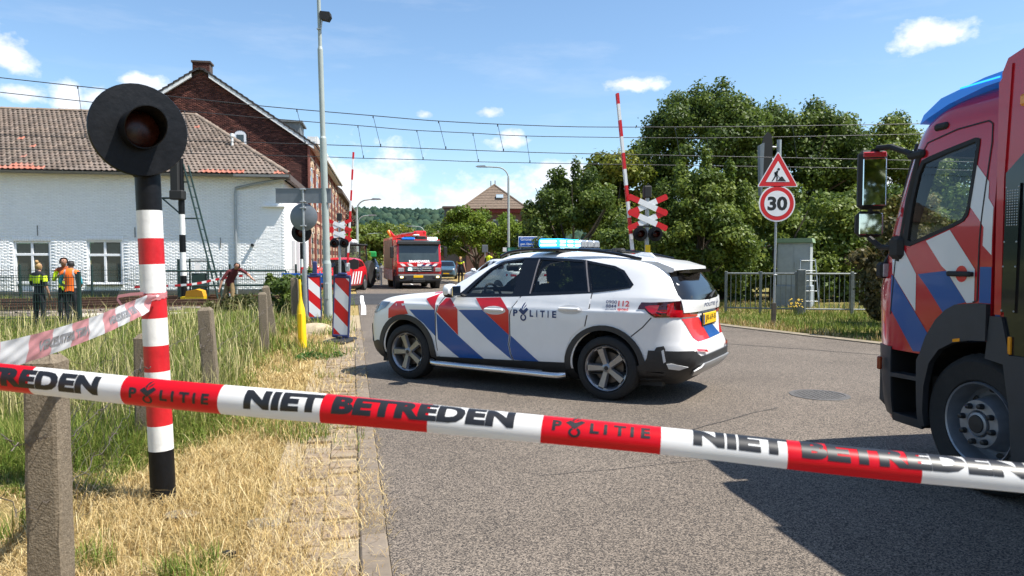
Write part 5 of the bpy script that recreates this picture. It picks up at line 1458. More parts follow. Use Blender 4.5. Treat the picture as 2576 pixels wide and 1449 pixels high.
tree('bramble_bush', 'dark glossy bramble bush behind the concrete posts', (-5.95, 18.9, -0.2), (0.85, 0.7, 0.62, 0.62), 30, 0.24, 9000, 0.085, G_dark, 0.5, 0.04, 17, None, 'bush', 6, -0.97, extra=[(-0.5, 0, 1.15, .12, .12, .2), (0.55, 0, 1.3, .12, .12, .2), (1.0, .1, 1.25, .12, .12, .2)])
tree('bramble_bush', 'straggly low bramble spreading over the track edge', (-8.2, 21.6, -0.2), (1.15, 0.7, 0.32, 0.3), 26, 0.2, 5000, 0.08, [(0.03, 0.045, 0.012), (0.07, 0.085, 0.02), (0.10, 0.08, 0.03), (0.11, 0.13, 0.03)], 0.3, 0.03, 18, None, 'bush', 6, -0.97)
tree('garden_shrub', 'green garden shrub beside the farther street lamp', (-9.6, 45.5, -0.1), (0.9, 0.8, 1.15, 1.2), 18, 0.4, 5000, 0.15, G_lite, 1.0, 0.06, 19, None, 'shrub', 5, -0.95)
tree('street_tree', 'dark copper coloured tree behind the raised left boom', (-18.6, 78, -.2), (1.6, 1.6, 2.4, 4.6), 24, 0.7, 6000, 0.3, [(0.025, 0.02, 0.015), (0.05, 0.035, 0.02), (0.06, 0.05, 0.02)], 4, 0.2, 20, None)
far_g = 'far street trees below the hills'
for k, (u, d, s, lab, cs) in enumerate(((-0.195, 95, 1.0, 'far roadside tree left of the fire engine crane', G_mid), (-0.165, 120, 1.1, 'far olive green tree above the fire engine crane', G_yel), (-0.135, 130, 1.2, 'far dark green tree over the fire engine roof', G_dark), (-0.105, 125, 1.1, 'far dark green tree right over the fire engine cab', G_dark), (-0.21, 70, 0.7, 'far low green tree behind the green roofed van', G_mid), (-0.07, 110, 1.0, 'far green tree between the fire engine and the light green tree', G_mid), (0.03, 95, 1.3, 'far green tree to the right of the villa', G_mid))):
    tree('street_tree', lab, (u * d, d, 0), (4.2 * s, 3.5 * s, 3.0 * s, 3.6 * s), 30, 1.1 * s, 7000, 0.34, cs, 3.0, 0.2, 30 + k, far_g, shell=0.5)
tree('hedge_bush', 'dark hedge bush behind the railing right of the cabinet', (14.6, 27.5, -0.05), (2.6, 1.5, 2.0, 1.8), 40, 0.6, 15000, 0.16, G_mid, 1.6, 0.1, 50, None, 'bush', 6, -0.97)
tree('hedge_bush', 'green hedge bush seen between the red shrub and the mirrors', (18.0, 30.0, -0.05), (2.8, 1.6, 2.6, 2.3), 42, 0.65, 15000, 0.18, G_mid, 1.6, 0.1, 51, None, 'bush', 6, -0.97)
tree('hedge_bush', 'green hedge bush right behind the fire engine cab window', (22.5, 31.0, -0.05), (3.2, 1.8, 2.8, 2.5), 42, 0.7, 14000, 0.19, G_mid, 1.6, 0.1, 52, None, 'bush', 6, -0.97)
tree('hedge_bush', 'low dark bush filling the gap left of the cabinet', (8.0, 27.0, -0.05), (1.6, 1.2, 1.3, 1.2), 30, 0.45, 9000, 0.14, G_dark, 1.0, 0.1, 53, None, 'bush', 5, -0.97)
# far wood on the hillsides: thousands of round crowns
N = 9000
az = rng.uniform(-0.5, 0.42, N); jj_ = rng.random(N)
dist = 800 + jj_ * 760
crest = 84 + 6 * np.sin(az * 7 + 1) + 3.5 * np.sin(az * 19) - 10 * np.maximum(0, az + 0.15)
zz = -2 + crest * (dist / 1300) * sstep(-0.3, 6.5, (dist - 780) / 85.0)
base = np.stack([np.sin(az) * dist, np.cos(az) * dist, zz], 1)
ring = np.array([[math.cos(2 * math.pi * k / 7), math.sin(2 * math.pi * k / 7)] for k in range(7)])
tmpl = np.concatenate([np.c_[ring * 1.0, np.full(7, -0.2)], np.c_[ring * 0.82, np.full(7, 0.45)], np.c_[ring[:, ::1] * 0.42, np.full(7, 0.85)], [[0, 0, 0.98]]])
fq = [[a * 7 + k, a * 7 + (k + 1) % 7, a * 7 + 7 + (k + 1) % 7, a * 7 + 7 + k] for a in range(2) for k in range(7)]
ft = [[14 + k, 14 + (k + 1) % 7, 21] for k in range(7)]
sc = rng.uniform(4.5, 9.5, N)[:, None, None] * np.stack([np.ones(N), np.ones(N), rng.uniform(0.9, 1.5, N)], 1)[:, None, :]
V = base[:, None, :] + tmpl[None] * sc * rng.uniform(0.8, 1.2, (N, 22, 1))
hc = np.array([(0.016, 0.036, 0.028), (0.024, 0.048, 0.034), (0.034, 0.062, 0.038), (0.044, 0.072, 0.046)])  # crown greens carry the same painted haze, bluer than the leaves
link('woodland', quads_raw('woodland', V, fq, ft, hc[rng.integers(0, 4, N)] * rng.uniform(.85, 1.15, (N, 1)), attr_mat('woodland_leaf', 0.9, 0, 0.1)), kind='stuff')

# a line of trees behind the camera, seen only in paint, glass and mirrors
cl = []
for k, x in enumerate((-11.0, -3.0, 5.0, 13.0)): cl += crown_clumps((x, -19.0, 4.6), (4.2, 3.5, 4.2), 30, 1.3, 0.8, 70 + k, -0.97)
tl = leaf_cloud('treeline', cl, 20000, 0.42, G_mid); tl['kind'] = 'stuff'
# ------------------------------------------------------------------ police car
M_cwhite = pbr('car_white', (0.78, 0.78, 0.775), 0.28, coat=0.6, var=0.035, vscale=3)
M_cred = pbr('livery_red', (0.58, 0.006, 0.012), 0.3, coat=0.5, var=0.03, vscale=3)
M_cblue = pbr('livery_blue', (0.002, 0.07, 0.28), 0.34, coat=0.35, var=0.03, vscale=3)
M_cnavy = pbr('livery_navy', (0.008, 0.03, 0.13), 0.35)
M_cclad = pbr('car_cladding', (0.022, 0.022, 0.023), 0.55, var=0.2, vscale=8, bump=0.1, bscale=120)
M_cgloss = pbr('gloss_black_trim', (0.006, 0.006, 0.007), 0.08, spec=0.6)
M_cint = pbr('car_interior', (0.014, 0.014, 0.016), 0.8)
M_cseam = pbr('panel_gap', (0.03, 0.03, 0.033), 0.6)
M_glassc = glass_mat('clear_car_glass', (0.78, 0.84, 0.82))
M_glassd = glass_mat('tinted_car_glass', (0.26, 0.28, 0.30))
M_alloy = pbr('alloy_grey', (0.30, 0.30, 0.31), 0.3, metal=0.75, var=0.08, vscale=9)
M_alloyd = pbr('alloy_dark', (0.035, 0.035, 0.036), 0.5, metal=0.5)
M_chrome = pbr('brushed_steel', (0.62, 0.62, 0.63), 0.22, metal=0.95, var=0.05)
M_tail = pbr('tail_lamp_red', (0.42, 0.004, 0.01), 0.08, coat=0.6)
M_taild = pbr('tail_lamp_smoked', (0.05, 0.002, 0.004), 0.06, coat=0.6)
M_plate = pbr('plate_yellow', (0.80, 0.47, 0.005), 0.4)
M_headl = pbr('headlamp_glass', (0.16, 0.18, 0.20), 0.05, metal=0.4, coat=0.6)
M_beam = pbr('blue_beacon_lit', (0.01, 0.25, 0.9), 0.1, emit=(0.03, 0.42, 1.0), estr=2.6)
M_beam2 = pbr('beacon_flash', (0.5, 0.9, 1.0), 0.1, emit=(0.45, 0.92, 1.0), estr=4.5)
M_clearlens = pbr('clear_beacon', (0.42, 0.44, 0.46), 0.12, metal=0.45, coat=0.5, var=0.25, vscale=25)

def slice_solid(zs, xf, xr, w, nf=6.0, n=128, mi=0, yc=0.0):
    """closed body stacked from rounded outlines, one per height"""
    mb = MB(); vs = []
    for z, a, b, c in zip(zs, xf, xr, w):
        xc, ax = (a + b) / 2, max(0.01, (a - b) / 2)
        for k in range(n):
            t = 2 * math.pi * k / n; ct, st = math.cos(t), math.sin(t)
            e = 2.0 / nf
            vs.append((xc + ax * math.copysign(abs(ct) ** e, ct), yc + c * math.copysign(abs(st) ** e, st), z))
    N = len(zs)
    fs = [(i * n + k, i * n + (k + 1) % n, (i + 1) * n + (k + 1) % n, (i + 1) * n + k) for i in range(N - 1) for k in range(n)]
    fs.append(tuple(range(n - 1, -1, -1))); fs.append(tuple(range((N - 1) * n, N * n)))
    return mb.add(vs, fs, mi)
Zf = [.17, .24, .32, .45, .62, .76, .85, .92, .97, 1.01, 1.045, 1.07, 1.09, 1.105, 1.2, 1.3, 1.4, 1.48, 1.54, 1.575, 1.595, 1.607]
Xf = [2.02, 2.09, 2.13, 2.16, 2.165, 2.14, 2.10, 2.05, 1.98, 1.86, 1.66, 1.42, 1.18, 1.00, .83, .65, .46, .30, .16, .03, -.14, -.45]
Zr = [.17, .25, .33, .42, .52, .60, .66, .75, .85, .93, .99, 1.04, 1.10, 1.2, 1.3, 1.40, 1.45, 1.49, 1.53, 1.565, 1.59, 1.607]
Xr = [-2.02, -2.10, -2.2, -2.275, -2.28, -2.255, -2.225, -2.20, -2.185, -2.175, -2.18, -2.185, -2.17, -2.115, -2.04, -1.955, -1.89, -1.76, -1.54, -1.26, -1.0, -.75]
Zw = [.17, .24, .32, .42, .55, .72, .86, .945, .985, 1.06, 1.10, 1.2, 1.3, 1.4, 1.48, 1.53, 1.565, 1.59, 1.607]
Ww = [.70, .80, .865, .893, .90, .908, .913, .912, .893, .868, .85, .80, .752, .703, .655, .612, .55, .42, .12]
zz_c = np.unique(np.concatenate([np.linspace(.17, .95, 46), np.linspace(.95, 1.12, 26), np.linspace(1.12, 1.5, 26), np.linspace(1.5, 1.607, 22)]))
body_mb = slice_solid(zz_c, pchip(Zf, Xf, zz_c), pchip(Zr, Xr, zz_c), pchip(Zw, Ww, zz_c), 6.0)
car_bvh = bvh_of(body_mb)
DLO = [(.60, 1.072), (.415, 1.258), (.247, 1.402), (.10, 1.478), (-.205, 1.522), (-.45, 1.527), (-.986, 1.500), (-1.36, 1.436), (-1.475, 1.388), (-1.605, 1.241), (-1.58, 1.205), (-1.412, 1.178), (-1.123, 1.140), (-.709, 1.112), (-.214, 1.082), (.508, 1.056)]
GF = [(.485, 1.096), (.366, 1.241), (.239, 1.376), (.09, 1.452), (-.20, 1.498), (-.165, 1.113)]
GR = [(-.415, 1.132), (-.43, 1.500), (-.972, 1.475), (-1.095, 1.165)]
GQ = [(-1.145, 1.172), (-1.032, 1.466), (-1.347, 1.411), (-1.452, 1.366), (-1.56, 1.241), (-1.55, 1.218), (-1.393, 1.196)]
# hollow cabin, glazed openings and wheel wells are cut out of the body
zc_ = np.linspace(0.42, 1.55, 40)
cab_mb = slice_solid(zc_, np.minimum(pchip(Zf, Xf, zc_) - 0.10, 0.95), np.maximum(pchip(Zr, Xr, zc_) + 0.10, -2.02), pchip(Zw, Ww, zc_) - 0.055, 6.0, 64)
cuts = [cab_mb.mesh('c', M_cint, False)]
for poly in (GF, GR, GQ):
    m = MB(); m.prism(poly, -1.2, 1.2, 'y'); cuts.append(m.mesh('c', M_cgloss, False))
m = MB(); m.prism([(-.66, 1.13), (.66, 1.13), (.52, 1.50), (-.52, 1.50)], 0.25, 1.6, 'x'); cuts.append(m.mesh('c', M_cgloss, False))
m = MB(); m.prism([(-.60, 1.13), (.60, 1.13), (.50, 1.375), (-.50, 1.375)], -2.6, -1.7, 'x'); cuts.append(m.mesh('c', M_cgloss, False))
for ax_ in (1.346, -1.346):
    for s in (-1, 1):
        m = MB(); m.lathe([(0.001, 0.52 * s), (0.405, 0.52 * s), (0.405, 1.2 * s), (0.001, 1.2 * s)], 40, 'y', (ax_, 0, 0.36)); 
        if s < 0: m.f = [tuple(reversed(f)) for f in m.f]
        cuts.append(m.mesh('c', M_blackmat, False))
body_src = body_mb.mesh('body', M_cwhite, False)
body_me = boolean_cut(body_src, cuts, None)
body_me.materials.append(M_cclad); ncl = len(body_me.materials) - 1
for p in body_me.polygons:
    if p.center.z < .305 and body_me.materials[p.material_index] == M_cwhite: p.material_index = ncl
body_me.polygons.foreach_set('use_smooth', [True] * len(body_me.polygons)); body_me.set_sharp_from_angle(angle=R(28))

car = thing('police_car', 'white police car with red and blue slanted stripes and lit roof lights', 'police car', (0.2935, 9.0017, 0), math.atan2(.5044, -.8636))
link('body', body_me, car)
BV = car_bvh
def put(name, mats, items, parent=car, ang=30):
    """items: (outline or None, kwargs)"""
    o = None
    for loops, kw in items:        # every separate piece is a part of its own
        mb = MB(); decal(mb, loops, BV, **kw); o = mb.build(name, mats, parent, ang=ang)
    return o
for ax_, nm in (('L', 'L'), ('Rt', 'R')):
    put('window_surround', M_cgloss, [([DLO, GF, GR, GQ], dict(ax=ax_, off=0.006, step=0.09, thick=0.006))])
    put('front_door_glass', M_glassc, [(GF, dict(ax=ax_, off=-0.004, step=0.12))])
    put('rear_door_glass', M_glassd, [(GR, dict(ax=ax_, off=-0.004, step=0.12))])
    put('quarter_glass', M_glassd, [(GQ, dict(ax=ax_, off=-0.004, step=0.12))])
    put('pillar_strip', M_chrome if False else pbr('pillar_strip_grey', (0.20, 0.18, 0.18), 0.3), [([(-.385, 1.115), (-.40, 1.510), (-.415, 1.510), (-.402, 1.115)], dict(ax=ax_, off=0.010, step=0.1)), ([(-1.108, 1.15), (-.995, 1.492), (-1.012, 1.49), (-1.126, 1.152)], dict(ax=ax_, off=0.010, step=0.1))])
    # doors: skins standing a little proud, so the gaps around them are real
    FD = [(.76, 1.045), (.85, .945), (.882, .835), (.890, .535), (.862, .318), (-.185, .348), (-.157, .422), (-.136, .525), (-.155, .631), (-.155, .873), (-.183, .955), (-.272, 1.078), (.505, 1.050)]
    RDp = [(-.290, 1.083), (-.200, .96), (-.170, .873), (-.170, .631), (-.150, .525), (-.172, .422), (-.200, .350), (-.842, .372), (-.868, .50), (-.935, .665), (-1.03, .745), (-1.095, .788), (-1.138, .977), (-1.146, 1.135), (-.709, 1.107)]
    for g_ in ([(.775, 1.06), (.858, .945), (.890, .835), (.898, .535), (.870, .312)], [(-.280, 1.088), (-.192, .957), (-.1625, .873), (-.1625, .631), (-.143, .525), (-.165, .422), (-.193, .345)], [(-1.153, 1.15), (-1.145, .977), (-1.102, .785)], [(.87, .314), (-.19, .346), (-.85, .367)], [(-1.62, .70), (-1.74, .80), (-1.83, .905)]):
        L2_, R2_ = [], []
        for i, p in enumerate(g_):
            a, b = Vector(g_[max(i - 1, 0)]), Vector(g_[min(i + 1, len(g_) - 1)]); d = (b - a).normalized(); nn = Vector((-d.y, d.x)) * .006
            L2_.append((p[0] + nn.x, p[1] + nn.y)); R2_.append((p[0] - nn.x, p[1] - nn.y))
        put('panel_gap', M_cseam, [(L2_ + R2_[::-1], dict(ax=ax_, off=.0015, step=.1))])
    for nm2, P in (('front_door', FD), ('rear_door', RDp)):
        d = put(nm2, M_cwhite, [(P, dict(ax=ax_, off=0.0045, step=0.07, thick=0.006))])
        hx = .042 if nm2 == 'front_door' else -.92
        sy = 1 if ax_ == 'L' else -1
        hm = MB(); zc0 = .922 if nm2 == 'front_door' else .965
        vsx = []
        hm.cbox((hx, sy * 0.945, zc0 + .004), (.25, .022, .032), 0.009)
        for e in (-1, 1): hm.cbox((hx + e * .105, sy * 0.93, zc0 + .004), (.03, .03, .028), 0.006)
        hm.build('door_handle', M_cwhite, d)
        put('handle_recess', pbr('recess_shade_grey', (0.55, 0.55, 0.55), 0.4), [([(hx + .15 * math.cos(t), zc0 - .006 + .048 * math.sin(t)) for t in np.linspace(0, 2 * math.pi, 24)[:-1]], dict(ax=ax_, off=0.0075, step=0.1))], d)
    # fuel cap seam, sill band
    put('sill', M_cclad, [([(.93, .20), (.93, .312), (.862, .318), (-.20, .350), (-.85, .372), (-.85, .20)], dict(ax=ax_, off=0.014, step=0.08, thick=0.02))])
    def arch(cx, outer, inner, a0, a1, cz=0.345, n=22, ex=1.0):
        o = [(cx + outer * ex * math.cos(a), cz + outer * math.sin(a)) for a in np.linspace(a0, a1, n)]
        i = [(cx + inner * math.cos(a), cz + 0.01 + inner * math.sin(a)) for a in np.linspace(a1, a0, n)]
        return o + i
    put('front_wheel_arch', M_cclad, [(arch(1.385, .472, .398, R(-8), R(186), ex=1.0), dict(ax=ax_, off=0.018, step=0.07, thick=0.035))])
    put('rear_wheel_arch', M_cclad, [(arch(-1.315, .462, .398, R(-6), R(184), ex=1.0), dict(ax=ax_, off=0.018, step=0.07, thick=0.035))])
    put('rear_corner_cladding', M_cclad, [([(-1.68, .34), (-1.74, .40), (-1.81, .47), (-1.885, .600), (-1.955, .615), (-1.97, .585), (-1.985, .45), (-2.12, .43), (-2.19, .47), (-2.235, .555), (-2.30, .57), (-2.30, .24), (-1.66, .24)], dict(ax=ax_, off=0.012, step=0.06, thick=0.015))])
    put('rear_corner_blade', pbr('pearl_trim', (0.7, 0.7, 0.69), 0.3), [([(-1.935, .565), (-1.956, .578), (-1.978, .455), (-1.955, .44)], dict(ax=ax_, off=0.020, step=0.06, thick=0.008)), ([(-1.985, .432), (-2.03, .438), (-2.17, .408), (-2.09, .378), (-2.0, .39)], dict(ax=ax_, off=0.026, step=0.06, thick=0.012))])
    put('front_corner_cladding', M_cclad, [([(1.79, .30), (1.80, .44), (1.90, .46), (2.03, .42), (2.10, .62), (2.17, .66), (2.17, .19), (1.75, .19)], dict(ax=ax_, off=0.012, step=0.06, thick=0.012))])
    put('head_lamp', M_headl, [([(1.64, .962), (1.73, .885), (1.96, .80), (2.10, .80), (2.13, .86), (2.06, .925), (1.90, .958)], dict(ax=ax_, off=0.006, step=0.05))])
    put('tail_lamp', M_taild, [([(-1.712, 1.035), (-1.745, 1.056), (-2.20, 1.085), (-2.20, 1.0), (-2.19, .915), (-1.856, .907), (-1.78, .965)], dict(ax=ax_, off=0.008, step=0.05, thick=0.008))])
    put('tail_lamp_band', M_tail, [([(-1.755, 1.015), (-1.80, 1.03), (-1.90, 1.035), (-1.875, .95), (-1.94, .925), (-1.87, .922), (-1.80, .965)], dict(ax=ax_, off=0.012, step=0.05)), ([(-1.975, 1.045), (-2.03, 1.06), (-2.035, .985), (-2.2, .975), (-2.2, .925), (-1.975, .925)], dict(ax=ax_, off=0.012, step=0.05))])
# door, fender and flank stripes
ST = [('L', lambda P: P), ('Rt', lambda P: P)]
red1 = [(1.545, .972), (1.412, .983), (1.322, .826), (1.50, .800), (1.665, .752), (1.665, .876)]
red2a = [(1.055, 1.02), (.92, .905), (.896, .875), (.895, 1.0), (.875, 1.08), (.86, 1.096)]
red2b = [(.868, .865), (.56, .600), (.56, .907), (.692, 1.039), (.755, 1.035), (.842, .94)]
blue1a = [(1.301, .880), (.900, .892), (.900, .568), (.985, .640), (1.075, .72), (1.20, .795)]
blue1b = [(.874, .852), (.551, .588), (.199, .332), (.563, .322), (.862, .535)]
blue2a = [(.545, .904), (.208, .917), (-.150, .640), (-.133, .525), (-.155, .420), (-.182, .352), (.146, .578)]
blue2b = [(-.175, .635), (-.156, .52), (-.177, .42), (-.203, .356), (-.533, .357)]
red3 = [(.323, 1.050), (-.015, 1.066), (-.152, .925), (-.152, .640), (.208, .920)]
for ax_ in ('L', 'Rt'):
    put('red_stripe', M_cred, [(red1, dict(ax=ax_, off=0.004, step=0.08)), (red2a, dict(ax=ax_, off=0.004, step=0.08)), (red2b, dict(ax=ax_, off=0.0075, step=0.08)), (red3, dict(ax=ax_, off=0.0075, step=0.08))])
    put('blue_stripe', M_cblue, [(blue1a, dict(ax=ax_, off=0.004, step=0.08)), (blue1b, dict(ax=ax_, off=0.0075, step=0.08)), (blue2a, dict(ax=ax_, off=0.0075, step=0.08)), (blue2b, dict(ax=ax_, off=0.0075, step=0.08))])
# the red stripe runs on over the wing onto the bonnet
put('red_stripe', M_cred, [([(1.06, .62), (.99, .80), (.86, .78), (.90, .62)], dict(ax='T', off=0.004, step=0.06))])
# lettering
def emblem(cx, cz, s):
    """torch over an open book and a ring"""
    A = []
    A.append([(cx - .42 * s, cz + .10 * s), (cx - .22 * s, cz + .30 * s), (cx, cz + .12 * s), (cx + .28 * s, cz + .34 * s), (cx + .45 * s, cz + .20 * s), (cx, cz - .26 * s)])
    A.append([(cx - .16 * s, cz + .34 * s), (cx - .05 * s, cz + .62 * s), (cx + .12 * s, cz + .78 * s), (cx + .04 * s, cz + .55 * s), (cx - .04 * s, cz + .42 * s), (cx - .06 * s, cz + .22 * s)])
    A.append([(cx + .0 * s, cz + .25 * s), (cx + .10 * s, cz + .46 * s), (cx + .26 * s, cz + .62 * s), (cx + .18 * s, cz + .42 * s)])
    o = [(cx + .27 * s * math.cos(t), cz - .42 * s + .27 * s * math.sin(t)) for t in np.linspace(R(115), R(425), 26)]
    i = [(cx + .15 * s * math.cos(t), cz - .42 * s + .15 * s * math.sin(t)) for t in np.linspace(R(425), R(115), 26)]
    A.append(o + i)
    return A
def lettering(s, x0, x1, z0, z1, mirror, bold=0.0):
    vs, fs = text_tris(s, 1.0, 'LEFT', bold)
    ax0, ax1 = min(p[0] for p in vs), max(p[0] for p in vs); ay0, ay1 = min(p[1] for p in vs), max(p[1] for p in vs)
    return [(x0 + (p[0] - ax0) / (ax1 - ax0) * (x1 - x0), z0 + (p[1] - ay0) / (ay1 - ay0) * (z1 - z0)) for p in vs], fs
for ax_, f in (('L', -1), ('Rt', 1)):
    mb = MB(); kw = dict(ax=ax_, off=0.0085, step=0.15)
    if f < 0:
        spans = [('P', -.212, -.272), ('L', -.428, -.472), ('I', -.512, -.524), ('T', -.562, -.618), ('I', -.655, -.667), ('E', -.712, -.762)]
        ec = -.345
    else:
        spans = [('P', -.762, -.702), ('L', -.546, -.502), ('I', -.462, -.450), ('T', -.412, -.356), ('I', -.319, -.307), ('E', -.262, -.212)]; ec = -.63
    for ch, a, b in spans: decal(mb, None, BV, tris=lettering(ch, a, b, .862, .938, False, 0.035), **kw)
    for E in emblem(ec, .912, .145 if f > 0 else .145): decal(mb, [(2 * ec - p[0], p[1]) for p in E] if f < 0 else E, BV, **kw)
    mb.build('police_lettering', M_cnavy, car, False)
    mb = MB()
    def span(a, b): return (a, b) if f < 0 else (-2.93 - a, -2.93 - b)
    for s, a, b, z0, z1, bo in (('0900', -1.333, -1.457, 1.038, 1.072, 0.01), ('8844', -1.336, -1.452, .995, 1.029, 0.01), ('geen spoed', -1.335, -1.452, .967, .985, 0.01)):
        a, b = (a, b) if f < 0 else (b - 0.13 + .13, a)
        decal(mb, None, BV, tris=lettering(s, a, b, z0, z1, False, bo), **kw)
    mb.build('phone_lettering', M_cnavy, car, False)
    mb = MB()
    for s, a, b, z0, z1, bo in (('112', -1.472, -1.592, 1.012, 1.070, 0.02), ('spoed', -1.468, -1.585, .958, 1.000, 0.02)):
        a, b = (a, b) if f < 0 else (b, a)
        decal(mb, None, BV, tris=lettering(s, a, b, z0, z1, False, bo), **kw)
    mb.build('emergency_lettering', M_cred, car, False)
# rear end
sp = MB()
n = 14
vs = []
for i in range(n + 1):
    y = -.60 + 1.20 * i / n; e = abs(y) / .60
    for (x, z) in ((-1.28, 1.552), (-1.80, 1.497), (-2.075 + .09 * e ** 3, 1.440 - .012 * e), (-2.08 + .09 * e ** 3, 1.404), (-1.97, 1.385), (-1.60, 1.36)): vs.append((x, y, z - (.03 * e ** 6 if x > -1.5 else .012 * e ** 4)))
sp.add(vs, [(i * 6 + j, i * 6 + (j + 1) % 6, i * 6 + 6 + (j + 1) % 6, i * 6 + 6 + j) for i in range(n) for j in range(6)] + [tuple(range(6)), tuple(range(n * 6 + 5, n * 6 - 1, -1))])
sp.build('roof_spoiler', M_cwhite, car, ang=40)
RW = [(-.675, 1.092), (-.685, 1.14), (-.655, 1.22), (-.61, 1.31), (-.565, 1.395), (.565, 1.395), (.61, 1.31), (.655, 1.22), (.685, 1.14), (.675, 1.092), (.4, 1.068), (0, 1.06), (-.4, 1.068)]
RWH = [(-.60, 1.13), (.60, 1.13), (.50, 1.375), (-.50, 1.375)]
put('rear_window', M_cgloss, [(RW, dict(ax='B', off=0.004, step=0.08))])
MB().box((-2.10, -.42, 1.365), (-1.88, .42, 1.40)).build('brake_light_housing', M_cgloss, car, False)
wp = MB(); wp.tube([(-2.205, -.02, 1.085), (-2.19, -.18, 1.125), (-2.165, -.38, 1.15)], [0.016, .014, .008], 6); wp.build('rear_wiper', M_blackmat, car)
LIP = [(-.68, .955), (.68, .955), (.69, 1.088), (.4, 1.072), (0, 1.062), (-.4, 1.072), (-.69, 1.088)]
put('tailgate_lip', M_cwhite, [(LIP, dict(ax='B', off=0.016, step=0.06, thick=0.02))])
mb = MB()
decal(mb, None, BV, ax='B', off=0.018, step=0.2, tris=lettering('POLITIE', .18, -.26, .995, 1.035, False, 0.01))
for E in emblem(-.35, 1.012, .075): decal(mb, [(2 * -.35 - p[0], p[1]) for p in E], BV, ax='B', off=0.018, step=0.2)
mb.build('tailgate_lettering', M_cnavy, car, False)
put('tail_lamp_inner', M_tail, [([(.40, .905), (.78, .91), (.84, .975), (.80, .985), (.62, .94), (.40, .925)], dict(ax='B', off=0.012, step=0.06, thick=.01)), ([(-.40, .905), (-.78, .91), (-.84, .975), (-.80, .985), (-.62, .94), (-.40, .925)], dict(ax='B', off=0.012, step=0.06, thick=.01))])
put('tail_lamp_smoke', M_taild, [([(.36, .93), (.86, .99), (.84, 1.06), (.74, 1.06), (.735, .96), (.36, .955)], dict(ax='B', off=0.009, step=0.06)), ([(-.36, .93), (-.86, .99), (-.84, 1.06), (-.74, 1.06), (-.735, .96), (-.36, .955)], dict(ax='B', off=0.009, step=0.06))])
plm = MB(); plm.cbox((-2.205, 0.0, .862), (.02, .53, .125), 0.006)
pl = plm.build('number_plate', M_plate, car, False)
MB().cbox((-2.2, 0, .862), (.016, .56, .15), 0.006).build('plate_holder', M_blackmat, pl, False)
MB().box((-2.2165, .225, .81), (-2.2155, .262, .915)).build('plate_band', M_cblue, pl, False)
vs, fs = lettering('JJR-69-B', .20, -.23, .822, .902, False, 0.0)
mb = MB(); mb.add([(-2.217, p[0], p[1]) for p in vs], fs); mb.build('plate_characters', M_signblack, pl, False)
put('rear_red_stripe', M_cred, [([(.70, .895), (.36, .895), (.12, .69), (.10, .645), (.50, .645), (.58, .69)], dict(ax='B', off=0.004, step=0.07)), ([(-.62, .895), (-.76, .86), (-.72, .74), (-.52, .655), (-.38, .66)], dict(ax='B', off=0.004, step=0.07))])
put('rear_blue_stripe', M_cblue, [([(.355, .895), (.02, .80), (-.12, .80), (-.38, .655), (.095, .645), (.115, .69)], dict(ax='B', off=0.0045, step=0.07))])
put('rear_bumper', M_cclad, [([(-.86, .24), (.86, .24), (.86, .565), (.66, .56), (.56, .50), (-.56, .50), (-.66, .56), (-.86, .565)], dict(ax='B', off=0.020, step=0.07, thick=0.025))])
put('skid_plate', pbr('satin_silver', (0.45, 0.46, 0.47), 0.35, metal=0.6), [([(-.56, .315), (.56, .315), (.62, .37), (.50, .425), (-.50, .425), (-.62, .37)], dict(ax='B', off=0.040, step=0.08, thick=0.02))])
for s in (-1, 1): put('rear_reflector', M_tail, [([(s * .38, .525), (s * .62, .555), (s * .62, .575), (s * .40, .55)], dict(ax='B', off=0.022, step=0.1))])
# bonnet edge, windscreen, mirrors
put('windscreen', M_glassc, [([(-.66, 1.125), (.66, 1.125), (.52, 1.502), (-.52, 1.502)], dict(ax='F', off=-0.004, step=0.12))])
mir_c = Vector((.62, 0, 1.135))
for s in (-1, 1):
    mb = MB(); prof = [(.09, -.5), (.105, -.2), (.10, .3), (.06, .8), (.02, 1.0)]
    vs = []; k_ = 14
    for (yy_, hx_, hz_) in ((.86, .04, .03), (.91, .085, .062), (1.0, .10, .085), (1.08, .085, .075), (1.115, .05, .045)):
        for k in range(k_):
            t = 2 * math.pi * k / k_; cx = math.copysign(abs(math.cos(t)) ** .7, math.cos(t)); cz = math.copysign(abs(math.sin(t)) ** .7, math.sin(t))
            vs.append((.60 + hx_ * cx * .75 - .02 * (yy_ - .86), s * yy_, 1.135 + hz_ * cz))
    fs = [(i * k_ + k, i * k_ + (k + 1) % k_, (i + 1) * k_ + (k + 1) % k_, (i + 1) * k_ + k) for i in range(4) for k in range(k_)] + [tuple(range(4 * k_, 5 * k_)), tuple(range(k_ - 1, -1, -1))]
    mi = [1 if (f[0] % k_) >= k_ / 2 + 1 else 0 for f in fs]
    mb.add(vs, fs); mb.m = mi
    mo = mb.build('mirror', [M_cwhite, M_cgloss], car, ang=50)
    mb = MB(); mb.cbox((.575 - .055, s * 1.0, 1.135), (.012, .17, .12), .004); mb.build('mirror_glass', pbr('mirror_glass', (0.75, 0.78, 0.8), 0.03, metal=1.0), mo, False)
